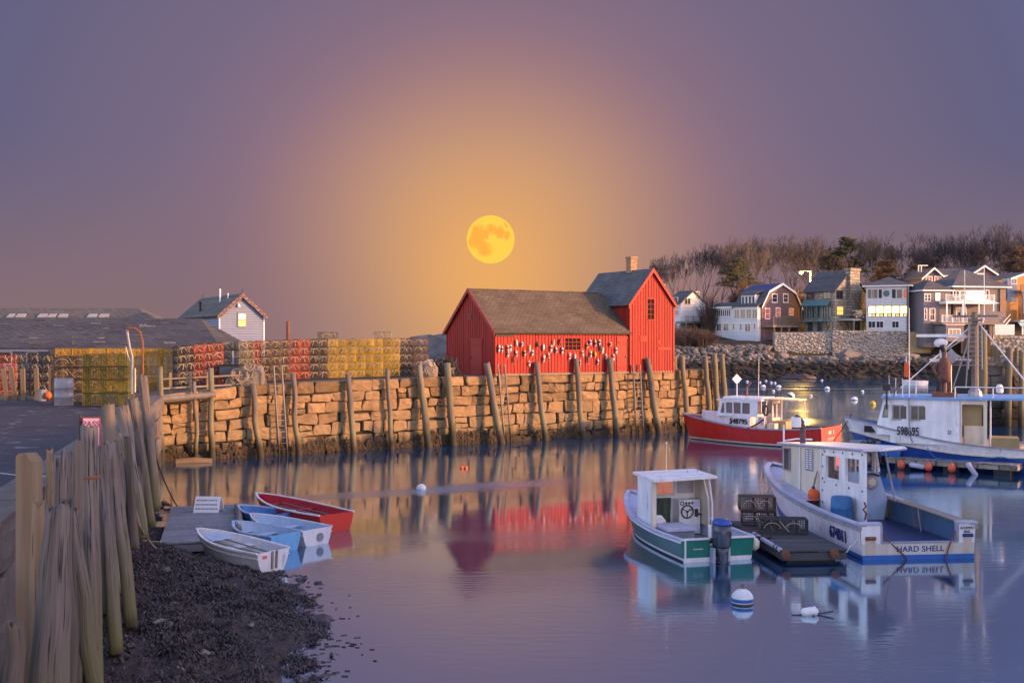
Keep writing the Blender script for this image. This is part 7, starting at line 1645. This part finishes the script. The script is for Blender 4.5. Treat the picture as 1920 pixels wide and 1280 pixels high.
# ================================================================ floats
def float_dock(name, label, A, B, wid, ht, nplank, mat, side_mat, right=True):
    """A to B along one long edge (waterline), deck planks across"""
    A, B = Vector(A), Vector(B); d = (B-A); L = d.length; rz = atan2(d.y, d.x); t = thing(name, label, 'float', A, rz)
    sg = -1 if right else 1
    for i in range(nplank):
        x0, x1 = L*i/nplank, L*(i+1)/nplank; m = MB(); dz = rp.uniform(-.012, .012)
        m.b2((x0+.012, -.03*sg, ht-.05+dz), (x1-.012, sg*(wid+.03), ht+dz)); m.build('plank', mat, t)
    for y in (.06, wid-.06): m = MB(); m.b2((0, sg*(y-.06), ht-.26), (L, sg*(y+.06), ht-.065)); m.build('side_beam', side_mat, t)
    for x in (.06, L-.06): m = MB(); m.b2((x-.06, sg*.13, ht-.265), (x+.06, sg*(wid-.13), ht-.07)); m.build('end_beam', side_mat, t)
    for f in (.12, .5, .88): m = MB(); m.b2((L*f-.35, sg*.2, -.15), (L*f+.35, sg*(wid-.2), ht-.265)); m.build('flotation', 'black', t)
    return t
# grey float on the left
A = at(301, 1036, .12); A.z = 0; A2 = Vector((-11.55, 36.3, 0))
t = float_dock('grey_float', 'grey planked float grounded by the pilings with a white sign', A, A2, 2.15, .38, 13, 'plank_grey', 'plank_grey')
d = (A2-A).normalized(); nr = Vector((d.y, -d.x, 0))
e0, e1 = A+nr*2.12+d*1.2+Vector((0, 0, .46)), A+nr*2.1+d*6.0+Vector((0, 0, .46))
m = MB(); m.tube([e0-e0, (e0.lerp(e1, .5)-e0)+Vector((.05, 0, .02)), e1-e0], [.09, .10, .08], 7); tag(m.build('float_bumper', 'timber', loc=e0), 'brown weathered log laid along the right edge of the grey float', 'log')
sg = thing('float_sign', 'white lettered sign board standing at the far end of the float', 'sign', A+d*5.3+nr*1.15+Vector((0, 0, .38)), -.05)
m = MB(); m.prism([(-.42, -.12, 0), (.42, -.12, 0), (.42, .12, .5), (-.42, .12, .5)], (0, .03, 0)); m.build('board', 'sign_white', sg); m = MB(); m.prism([(-.44, .42, 0), (.44, .42, 0), (.44, .16, .5), (-.44, .16, .5)], (0, .03, 0)); m.build('board', 'sign_white', sg)
q = random.Random(3)
for r_ in range(3):
    x = -.36
    while x < .34: w_ = q.uniform(.03, .07); z = .38-.13*r_; m = MB(); y = -.12+.24*z/.5-.004; m.b2((x, y-.004, z-.03), (x+w_, y+.002, z+.03)); m.build('letter', 'sign_grey', sg); x += w_+.025
line('mooring_line', [A+Vector((.1, .3, .4)), at(262, 1010, .5)], .02, 'rope', 'short pale line from the grey float to the pilings', sag=.05)
# float between the two lobster boats
A = at(1468, 1058); B = at(1391, 1003); 
t = float_dock('dark_float', 'dark planked float between the green and white boats', (7.29, 28.75, 0), (6.85, 33.6, 0), 1.78, .36, 16, 'plank_dark', 'plank_dark')
fd = thing('fender_pipe', 'pale plastic pipe fender along the left edge of the dark float', 'fender', (7.26, 28.85, .37), 0); v = Vector((-.2, 2.3, .02)); m = MB(); m.tube([(0, 0, 0), v], .065, 8); m.build('pipe', 'lavender', fd); 
for f in (.06, .16): m = MB(); m.tube([v*f, v*(f+.03)], .07, 8); m.build('band', 'black', fd)
for px, py, nm in ((1474, 1038, 'left'), (1556, 1030, 'right')):
    p = at(px, py, .3); m = MB(); m.lathe([(.03, -.06), (.12, -.05), (.13, .05), (.03, .07)], 10, axis=(0, 1, 0)); tag(m.build('tyre_bumper', 'rust', loc=(p.x, 28.66 if nm == 'left' else 28.8, .27)), f'round rusty bumper on the {nm} front corner of the dark float', 'bumper')
trap((7.95, 31.3, .42), -.12, 'dark', 'black lobster trap lying on the dark float by the white boat', 'traps on the dark float', (1.35, .55, .4))
trap((7.55, 32.7, .42), -.1, 'dark', 'black trap under the tray at the far end of the dark float', 'traps on the dark float', (1.0, .55, .38))
trap((7.48, 32.6, .86), -.08, 'brown', 'brown wire trap lying on top of another on the dark float', 'traps on the dark float', (1.05, .6, .42))
t = thing('rope_coil', 'coil of dark line on the dark float beside green boat', 'rope', (7.1, 30.6, .38)); m = MB(); m.tube([(.35*cos(i*.8)*(1-i*.012), .22*sin(i*.8), .03+.03*sin(i*1.3)) for i in range(30)], .03, 4); m.build('strand', 'rope_dark', t)
# float by the blue boat
A = Vector((PX(1662, 50.6), 50.6, 0)); B = Vector((PX(1908, 47.3), 47.3, 0))
t = float_dock('long_float', 'long pale float beside the blue boat hung with coral balls', A, B, 2.3, .52, 20, 'plank_grey', 'tan_stone', right=False)
dv = (B-A).normalized(); nv = Vector((dv.y, -dv.x, 0))
for px, lab in ((1692, 'leftmost of the three coral ball fenders on the long float'), (1743, 'middle of the three coral ball fenders on the long float'), (1787, 'rightmost of the three coral ball fenders on the long float')):
    k = (px-960)/2000; s_ = (k*A.y-A.x)/(dv.x-k*dv.y); p = A+dv*s_+nv*.22
    m = MB(); m.lathe([(.02, -.20), (.11, -.16), (.175, -.05), (.175, .05), (.11, .15), (.05, .19), (.04, .25)], 14); o = m.build('fender_ball', 'buoy_coral', loc=p+Vector((0, 0, .21)), smooth=True); tag(o, lab, 'fender', 'ball fenders on the long float'); m = MB(); m.tube([(0, 0, .24), (0, .18, .36)], .015, 4); m.build('lanyard', 'rope', o)
for px, a, lab in ((1722, 1.45, 'pale sausage fender lying along the side of the long float'), (1824, .6, 'grey sausage fender hanging slanted near the right end of the float')):
    k = (px-960)/2000; s_ = (k*A.y-A.x)/(dv.x-k*dv.y); p = A+dv*s_+nv*.2; c = Vector((dv.x*sin(a), dv.y*sin(a), -cos(a)))
    m = MB(); m.tube([-c*.36, -c*.3, c*.3, c*.36], [.05, .12, .12, .05], 9); tag(m.build('fender', 'lavender', loc=p+Vector((0, 0, .22)), smooth=True), lab, 'fender')
t = thing('blue_tub', 'blue plastic tub at the left end of the long float', 'tub', A+dv*.2+Vector((.1, 1.0, .52)), atan2(dv.y, dv.x)); m = MB(); m.prism([(-.75, -.3, 0), (.75, -.3, 0), (.9, -.36, .5), (-.9, -.36, .5)], (0, .7, 0)); m.build('tub_body', 'boat_blue_mid', t); m = MB(); m.b2((-.95, -.4, .5), (.95, .38, .56)); m.build('rim', 'boat_blue_mid', t)
t = thing('gear_crate', 'grey crate with tangled gear at the float end behind the white cabin', 'crate', A+dv*-.9+Vector((.1, .6, .1)), .1); m = MB(); m.b2((-.6, -.4, 0), (.6, .4, 1.1)); m.build('crate_body', 'concrete', t); coil = MB(); q = random.Random(9)
for k in range(14): coil.tube([(q.uniform(-.6, .9), -.45, q.uniform(-.1, 1.3)) for _ in range(3)], .025, 4)
coil.build('tangle', 'rope_dark', t, kind='stuff')

# ---------------------------------------------------------------- rowing boats
def dinghy(name, label, bowp, sternp, beam, ht, outer, inner, railm, thw=2, tr=.85, oars=False, lean=0):
    bowp, sternp = Vector(bowp), Vector(sternp); v = sternp-bowp; L = v.length; hd = (bowp-sternp).normalized()
    b = Boat(name, label, sternp, (hd.x, hd.y), [(0, beam/2*tr, ht, beam/2*tr*.72), (L*.3, beam/2, ht*.97, beam/2*.78), (L*.6, beam/2*.92, ht*1.02, beam/2*.62), (L*.85, beam/2*.52, ht*1.14, beam/2*.22), (L, .03, ht*1.22, .01)], rake=.3, flare=.6, cat='rowing boat', ns=18)
    b.skin('hull', outer, lambda y: -.12, lambda y: b.zs(y), 4); b.transom('transom', outer, -.1, ht, .03)
    b.skin('inner_hull', inner, lambda y: .05, lambda y: b.zs(y)-.01, 2, off=-.035, y0=.03, y1=L*.97); b.flat('floor', inner, .06, .02, L*.9, .03)
    b.rail('gunwale', railm, .07, .045, 0, off=0); b.rail('rub_strake', outer, .03, .03, -.14, off=.015)
    for f in ([.12, .48, .82][:thw+1]):
        y = L*f; x = b.x(y, ht*.7)-.05; m = MB(); m.b2((-x, y-.12, ht*.68), (x, y+.14, ht*.72)); m.build('thwart', inner, b.t)
    if oars:
        for sx_ in (-.15, .12): m = MB(); m.tube([(sx_, L*.1, ht*.78), (sx_*1.5, L*.72, ht*.86)], .022, 5); m.b2((sx_-.05, L*.03, ht*.765), (sx_+.05, L*.12, ht*.79)); m.build('oar', 'timber', b.t)
    b.t['group'] = 'rowing boats tied at the grey float'
    if lean: b.t.rotation_euler.y = lean
    return b
b = dinghy('white_rowing_boat', 'white rowing boat with blue bow seat aground beside the seaweed', (-8.72, 29.6, .12), (-6.22, 27.75, .04), 1.28, .46, 'dinghy_white', 'dinghy_white', 'boat_white', oars=True)
b.t.location.z = .1; b.t.rotation_euler.x = .05
m = MB(); m.prism([(-.36, b.L*.66, .43), (.36, b.L*.66, .43), (.22, b.L*.86, .45), (-.22, b.L*.86, .45)], (0, 0, .03)); m.build('bow_seat', 'bulk_blue', b.t)
m = MB(); m.b2((-.36, -.012, .30), (-.22, -.001, .38)); m.build('registration_sticker', 'buoy_coral', b.t)
for x in (-.04, .10): m = MB(); m.b2((x-.03, -.03, .0), (x+.03, -.001, .46)); m.build('motor_pad', 'timber', b.t)
b = dinghy('pale_blue_rowing_boat', 'pale blue rowing boat with a faded hull beside the float', (-8.3, 31.9, 0), (-6.45, 30.45, 0), 1.3, .52, 'dinghy_blue', 'dinghy_pale', 'dinghy_pale')
b = dinghy('grey_white_rowing_boat', 'greyish white rowing boat between the pale blue and red ones', (-8.2, 33.6, 0), (-5.75, 31.5, 0), 1.3, .48, 'dinghy_white', 'dinghy_pale', 'dinghy_white')
m = MB(); m.lathe([(.13, -.01), (.13, .01)], 12, (.1, -.012, .22), axis=(0, 1, 0)); m.build('transom_plate', 'sign_grey', b.t)
b = dinghy('deep_blue_rowing_boat', 'small deep blue rowing boat half hidden behind the pale one', (-9.0, 35.2, 0), (-7.3, 34.2, 0), 1.2, .5, 'dinghy_deep', 'dinghy_deep', 'dinghy_pale')
b = dinghy('red_rowing_boat', 'long red rowing boat with white rail outermost at the float', (-8.95, 37.5, 0), (-5.55, 33.75, 0), 1.5, .56, 'dinghy_red', 'dinghy_crimson', 'boat_white', oars=True)

# ---------------------------------------------------------------- buoys on the water
p = at(1392, 1131); t = thing('mooring_buoy', 'large white mooring ball with blue stripe near the white boat stern', 'buoy', p, 0, 'mooring buoys on the harbour'); r = .255
m = MB(); m.lathe([(r*sqrt(max(0, 1-z*z)), r*z+.09) for z in [-.3+.1*i for i in range(13)]]+[(.03, r+.09)], 22); m.build('ball', 'buoy_white', t, smooth=True)
m = MB(); m.lathe([(r*.965, .04), (r*1.005, .07), (r*1.012, .11), (r*1.0, .14)], 22); m.build('stripe', 'buoy_blue', t, smooth=True); m = MB(); m.lathe([(r*.86, -.1), (r*.985, .0), (r*.99, .038)], 22); m.build('waterline_band', 'buoy_dark', t)
m = MB(); 
m.tube([(.03*cos(a*pi/5), .0, r+.14+.045*sin(a*pi/5)) for a in range(11)], .014, 5); m.tube([(0, -.01, r+.09), (-.05, -.16, .26), (-.06, -.24, .08)], .014, 4); m.build('shackle', 'rust', t)
p = at(1519, 1152); t = thing('pickup_buoy', 'small white pickup buoy with crossing stick floating near the bottom', 'buoy', p, .1, 'mooring buoys on the harbour')
m = MB(); m.tube([(-.2, 0, .02), (-.15, 0, .05), (.12, 0, .08), (.17, 0, .08)], [.05, .10, .11, .05], 10); m.build('ball', 'buoy_white', t, smooth=True); m = MB(); m.tube([(-.42, .02, .0), (-.15, 0, .01), (.2, 0, .02), (.5, -.06, .08)], .018, 5); m.build('stick', 'buoy_dark', t); m = MB(); m.tube([(.04, -.11, .0), (.05, 0, .19), (.06, .11, .02)], .012, 4); m.build('strap', 'buoy_dark', t)
p = at(790, 917); t = thing('mooring_buoy', 'white mooring ball alone in the calm water before the pier', 'buoy', p, 0, 'mooring buoys on the harbour'); m = MB(); m.lathe([(.1, -.1), (.20, 0), (.19, .12), (.1, .2), (.03, .23)], 12); m.build('ball', 'buoy_white', t, smooth=True); m = MB(); m.tube([(0, 0, .2), (.03, 0, .32)], .02, 4); m.build('shackle', 'rust', t)
p = at(870, 878); t = thing('pickup_buoy', 'pair of small orange pickup floats near the pier pilings', 'buoy', p); 
for x in (-.09, .09): m = MB(); m.lathe([(.05, -.06), (.10, 0), (.09, .08), (.03, .12)], 10, (x, 0, 0)); m.build('ball', 'buoy_orange', t, smooth=True)
MBU = [(1385, 714), (1401, 716), (1425, 717.5), (1436, 714.5), (1446, 718), (1453, 718.5), (1431, 726), (1460, 726.5), (1450, 734), (1482, 743), (1520, 743), (1541, 713.5), (1551, 729.5), (1617, 734.5), (1602, 750)]
for k, (px, py) in enumerate(MBU):
    p = at(px, py); r = .34 if k in (6, 7, 9, 12, 14) else .20
    if k == 9: r = .46
    t = thing('mooring_buoy', f'white mooring ball in the far harbour, {ORD[sorted(range(len(MBU)), key=lambda i: MBU[i][0]).index(k)]} from left' if k != 9 else 'tilted black and white mooring ball, biggest in the far harbour', 'buoy', p, 0, 'mooring buoys on the harbour')
    m = MB(); m.lathe([(r*.8, -.2*r), (r, .1*r), (r*.92, .5*r), (r*.55, .9*r), (r*.12, 1.05*r)], 12); m.build('ball', 'buoy_white', t, smooth=True); m = MB(); m.lathe([(r*.9, -.15*r), (r*1.02, .1*r), (r*.99, .22*r)], 12); m.build('stripe', 'buoy_dark' if k in (9, 13) else 'buoy_blue', t)
    if k == 9: t.rotation_euler = (0, .5, 0)
p = at(1636, 758.5); t = thing('mooring_buoy', 'yellow mooring ball left of the blue boat bow roof', 'buoy', p, 0, 'mooring buoys on the harbour'); m = MB(); m.lathe([(.2, -.2), (.4, 0), (.38, .25), (.2, .45), (.05, .5)], 12); m.v = [(x*.75, y*.75, z*.75) for x, y, z in m.v]; m.build('ball', 'buoy_yellow', t, smooth=True)
p = at(1716, 722); b = Boat('skiff', 'small white skiff with blue inside floating by the far shore', (p.x+1.6, p.y, 0), (-1, .1), [(0, .7, .6, .6), (1.6, .8, .6, .65), (2.8, .4, .7, .2), (3.3, .05, .75, .02)], rake=.2, ns=10); b.skin('hull', 'boat_white', lambda y: -.1, lambda y: b.zs(y), 2); b.transom('transom', 'boat_white', -.1, .6, .05); b.flat('floor', 'boat_blue_mid', .4, .02, 3.2, .03); b.rail('gunwale', 'boat_white', .08, .05)

# ---------------------------------------------------------------- stone wharf at the right
Y = 76; wx0, wx1 = PX(1836, Y), PX(1836, Y)+13
t = thing('wharf_wall', 'dark stone wharf wall behind the blue boat at the right edge', 'wall', (wx0, Y, 0)); rr = random.Random(31)
build_wall(t, lambda s, z, d: (s, -d, z), .15, 13, -.3, lambda s: 4.28, [1.0, 1.0, .95, 1.05, 1.0, .9], (.7, 1.7), (1.2, 2.0), 'granite_dark', rr, wob=.14)
m = MB(); m.b2((.12, .13, -.6), (13, 8, 4.2)); m.build('backing', 'wall_core', t)
m = MB(); m.b2((-.1, -.25, 4.3), (6.5, .3, 4.5)); m.build('cap_timber', 'timber', t)
for px, py, bx, w_, dd, lab in ((1843, 618, 1842, 16, .55, 'tallest thick wharf post at the corner behind the blue boat'), (1868, 650, 1868, 9, .1, 'short yellow lit post on the wharf cap'), (1893, 652, 1889, 12, .5, 'long wharf post second from the corner down the dark wall'), (1906, 653, 1905, 7, -.3, 'thin short yellow post at the right end of the wharf cap'), (1916, 660, 1914, 9, .5, 'last wharf post at the frame edge')):
    y0 = Y-dd; zb = -.4 if dd > .3 else 4.3
    log('wharf_post', (PX(bx, y0), y0, zb), (PX(px, y0), y0, PZ(py, y0)), w_*y0/4000*1.1, w_*y0/4000, 'post_green' if True else 'pile', lab, 'post', 'posts of the right hand wharf', wob=.02)

# ================================================================ trees
def bare_tree(seed, H, spread=.55, nlev=6, up=.35, trunk=.17, fork=0.20):
    q = random.Random(seed); mt = MB(); mc = MB()
    def grow(p, d, L, r, lev, mb_):
        steps = 3 if lev < 3 else 2; pts = [p]; rs_ = [r]
        for i in range(steps):
            d = (d+Vector((q.gauss(0, .13), q.gauss(0, .13), q.gauss(.05, .08)))).normalized(); p = p+d*L/steps; pts.append(p); rs_.append(r*(1-.38*(i+1)/steps))
        mb_.tube(pts, rs_, 5 if lev < 2 else 3, False)
        if lev >= nlev: return
        n = q.choice((3, 4)) if lev < 1 else (q.choice((2, 2, 3)) if lev < nlev-2 else q.choice((2, 3, 3)))
        for k in range(n):
            a = Vector((q.gauss(0, 1), q.gauss(0, 1), q.gauss(0, .5))); a = (a-d*a.dot(d)).normalized()
            nd = (d*(1-spread*.5)+a*spread*q.uniform(.6, 1.3)+Vector((0, 0, up))).normalized()
            st_ = pts[-1] if k == 0 or q.random() < .4 else pts[-2].lerp(pts[-1], q.random())
            grow(st_, nd, L*q.uniform(.66, .92), max(.019, rs_[-1]*q.uniform(.55, .82)), lev+1, mc)
    grow(Vector((0, 0, -.3)), Vector((q.gauss(0, .05), q.gauss(0, .05), 1)), H*fork, trunk, 0, mt)
    return mt.mesh('trunk', 'bark'), mc.mesh('crown', 'twig')
BT = [bare_tree(s, 12, sp, nl, u_, tr) for s, sp, nl, u_, tr in ((1, .5, 7, .26, .19), (2, .42, 7, .34, .17), (5, .62, 7, .18, .21), (8, .46, 7, .30, .17), (13, .55, 7, .22, .18))]
def hill(X, Y): return land_z(X, Y)
TREES = [(1232, 503, 235), (1248, 492, 240), (1266, 486, 238), (1284, 482, 244), (1303, 478, 236), (1318, 468, 242), (1336, 474, 236), (1352, 464, 240), (1370, 456, 236), (1396, 458, 246), (1412, 450, 238), (1424, 460, 232), (1436, 455, 244), (1452, 452, 238), (1470, 454, 236), (1488, 448, 240), (1506, 450, 232), (1524, 452, 240), (1540, 460, 244), (1556, 450, 250), (1614, 456, 246), (1636, 452, 240), (1652, 458, 248), (1668, 452, 240), (1690, 448, 238), (1712, 450, 236), (1730, 462, 246), (1752, 458, 240), (1768, 450, 238), (1786, 448, 236), (1806, 460, 244), (1826, 446, 236), (1846, 436, 234), (1862, 430, 234), (1880, 442, 242), (1898, 452, 240), (1914, 446, 246), (1934, 450, 238)]
rtree = random.Random(17)
LK = ['slender', 'broad', 'forked', 'spreading', 'leaning', 'twiggy']
so_ = sorted(TREES)
BEH = [(1262, 'left of the white cottage'), (1330, 'behind the white cottage'), (1400, 'left of the gambrel roof'), (1470, 'behind the gambrel roof'), (1530, 'by the street lamp'), (1600, 'behind the stone house'), (1660, 'right of the stone chimney'), (1740, 'behind the lit white house'), (1800, 'behind the left dark gable'), (1860, 'behind the right dark gable'), (1960, 'at the right edge of the ridge')]
seen = {}
for k, (px, py, Y) in enumerate(TREES):
    X = PX(px, Y); zb = hill(X, Y)-.2; H = max(6, (PZ(py, Y)-zb)*1.12); i = rtree.randrange(len(BT)); sc_ = H/12/1.0
    where = next(w_ for lim, w_ in BEH if px < lim); seen[where] = seen.get(where, 0)+1; n_ = seen[where]
    t = thing('bare_tree', f'bare leafless tree {where}, {ORD[n_-1]} from left', 'tree', (X, Y, zb), rtree.uniform(0, 6.28), 'bare winter trees on the far ridge')
    a, c = BT[i]; put('trunk', a, t); put('crown', c, t); 
    hz_ = max(v.co.z for v in c.vertices); s2 = H/hz_; t.scale = (s2*rtree.uniform(.8, 1.0), s2*rtree.uniform(.8, 1.0), s2)
def conifer(name, label, px, py_top, py_base, Y, wid, mat, seed, flat=.35, taper=1.0, lays=13):
    q = random.Random(seed); X = PX(px, Y); zt_, zb = PZ(py_top, Y), hill(X, Y)-.3; H = zt_-zb; z_lo = PZ(py_base, Y)-zb
    t = thing(name, label, 'tree', (X, Y, zb)); m = MB(); m.tube([(0, 0, 0), (q.uniform(-.3, .3), 0, H*.5), (0, 0, H*.97)], [.32, .24, .06], 7); m.build('trunk', 'bark', t)
    lb = MB(); nd = MB()
    for k in range(lays):
        f = (k+.5)/lays; z = lerp(z_lo, H*.97, f); R_ = wid*(min(1, (1-f)*1.5+.12)**taper)*q.uniform(.65, 1.1)
        for j in range(q.randint(5, 7)):
            a = q.uniform(0, 2*pi); L_ = R_*q.uniform(.55, 1.1); e = Vector((cos(a)*L_, sin(a)*L_, z+q.uniform(-.1, .25)*L_)); s_ = Vector((0, 0, z)); lb.tube([s_, s_.lerp(e, .6)+Vector((0, 0, .1)), e], [.07, .05, .02], 3, False)
            for c in range(int(5+L_*3.2)):
                u_ = q.uniform(.25, 1.03); cc = s_.lerp(e, u_)+Vector((q.gauss(0, .3), q.gauss(0, .3), q.gauss(.12, .16)))
                for l in range(9):
                    dv_ = Vector((q.gauss(0, 1), q.gauss(0, 1), q.gauss(.25, flat*1.4))).normalized(); sd = dv_.orthogonal().normalized()*q.uniform(.05, .11); ln = q.uniform(.28, .6); o_ = cc+Vector((q.gauss(0, .16), q.gauss(0, .16), q.gauss(0, .10)))
                    nd.add([o_-sd, o_+sd, o_+dv_*ln], [(0, 1, 2)])
    lb.build('limbs', 'bark', t); nd.build('crown', mat, t); return t
conifer('pine_tree', 'large dark spreading pine on the ridge behind the stone house', 1586, 443, 512, 236, 6.4, 'needles', 3, taper=.8)
conifer('pine_tree', 'lower dark pine between white cottage and gambrel house', 1384, 484, 540, 226, 5.0, 'needles', 4, taper=.7, lays=9)
conifer('cedar_tree', 'rusty brown cedar behind the lit white house roof', 1660, 488, 535, 224, 3.6, 'needles_brown', 5, taper=.45, lays=9)
conifer('cedar_tree', 'dark brown rounded cedar beside the left dark gable', 1716, 497, 532, 230, 3.0, 'needles_brown', 6, taper=.4, lays=8)
conifer('oak_tree', 'brown leaved round tree above the tan porch house', 1910, 463, 512, 226, 4.6, 'needles_brown', 7, taper=.35, lays=10)
# twiggy scrub over the slope
mb = MB(); q = random.Random(23)
for k in range(2400):
    Y = 186+(q.random()**.9)*40; X = lerp(22, 118, q.random())
    px = 960+2000*X/Y
    if px < 1215 or px > 1960: continue
    z = hill(X, Y)
    if Y < 197 and 1325 < px: continue
    n = q.randint(4, 8); h_ = q.uniform(.9, 2.3)
    for j in range(n):
        a = q.uniform(0, 6.28); l_ = q.uniform(.2, .75)*h_; p0 = Vector((X, Y, z-.1)); p1 = p0+Vector((cos(a)*l_*.35, sin(a)*l_*.35, h_*.55)); p2 = p0+Vector((cos(a)*l_*.8, sin(a)*l_*.8, h_*q.uniform(.8, 1.1)))
        mb.tube([p0, p1, p2], [.05, .035, .012], 3, False)
        for s_ in range(2): e = p1.lerp(p2, q.random()); mb.tube([e, e+Vector((q.gauss(0, .45), q.gauss(0, .45), q.uniform(.2, .8)))], [.025, .01], 3, False)
tag(mb.build('scrub', 'brush', kind='stuff'), 'brown leafless scrub covering the slope between the far houses', 'scrub')
def bush(px, py0, py1, Y, wid, seed, label):
    q = random.Random(seed); X = PX(px, Y); zb = PZ(py1, Y); H = PZ(py0, Y)-zb; m = MB()
    for k in range(170):
        a = q.uniform(0, 6.28); w_ = wid*q.random()**.6; p0 = Vector((cos(a)*w_*.35, sin(a)*w_*.35, -.4)); h_ = H*(1-.5*(w_/wid)**2)*q.uniform(.7, 1.05); p2 = Vector((cos(a)*w_, sin(a)*w_*.7, h_)); p1 = p0.lerp(p2, .5)+Vector((q.gauss(0, .15), q.gauss(0, .15), .25)); m.tube([p0, p1, p2], [.05, .035, .012], 3, False)
        for s_ in range(5): e = p0.lerp(p2, q.uniform(.4, 1)); m.tube([e, e+Vector((q.gauss(0, .4), q.gauss(0, .4), q.uniform(.0, .6)))], [.024, .01], 3, False)
    o = m.build('bush', 'brush', loc=(X, Y, zb)); return tag(o, label, 'bush')
for px, y0, y1, Y, w_, lab in ((1393, 520, 585, 201, 3.0, 'lamp lit orange bush left of the gambrel roof'), (1500, 530, 600, 203, 2.6, 'glowing orange shrub under the street lamp'), (1385, 545, 580, 204, 2.8, 'brown bush between cottage and gambrel house'), (1330, 545, 620, 197, 2.6, 'tall crooked bush right of the white cottage'), (1285, 612, 645, 183, 4.0, 'rounded reddish bush below the white cottage'), (1315, 615, 645, 182.5, 3.6, 'rounded brown bush at the head of the boulders'), (1512, 545, 590, 204, 1.8, 'bright lit shrub beside the stone house roof')): bush(px, y0, y1, Y, w_, int(px), lab)
# pile of weed stranded at the far waterline
o = rock_mb(1.5, random.Random(4), (2.2, 1, .45), 2, .5).build('weedy_ledge', 'mud', loc=(PX(1490, 171), 170.5, .1)); tag(o, 'low brown weedy ledge at the far waterline', 'ledge')
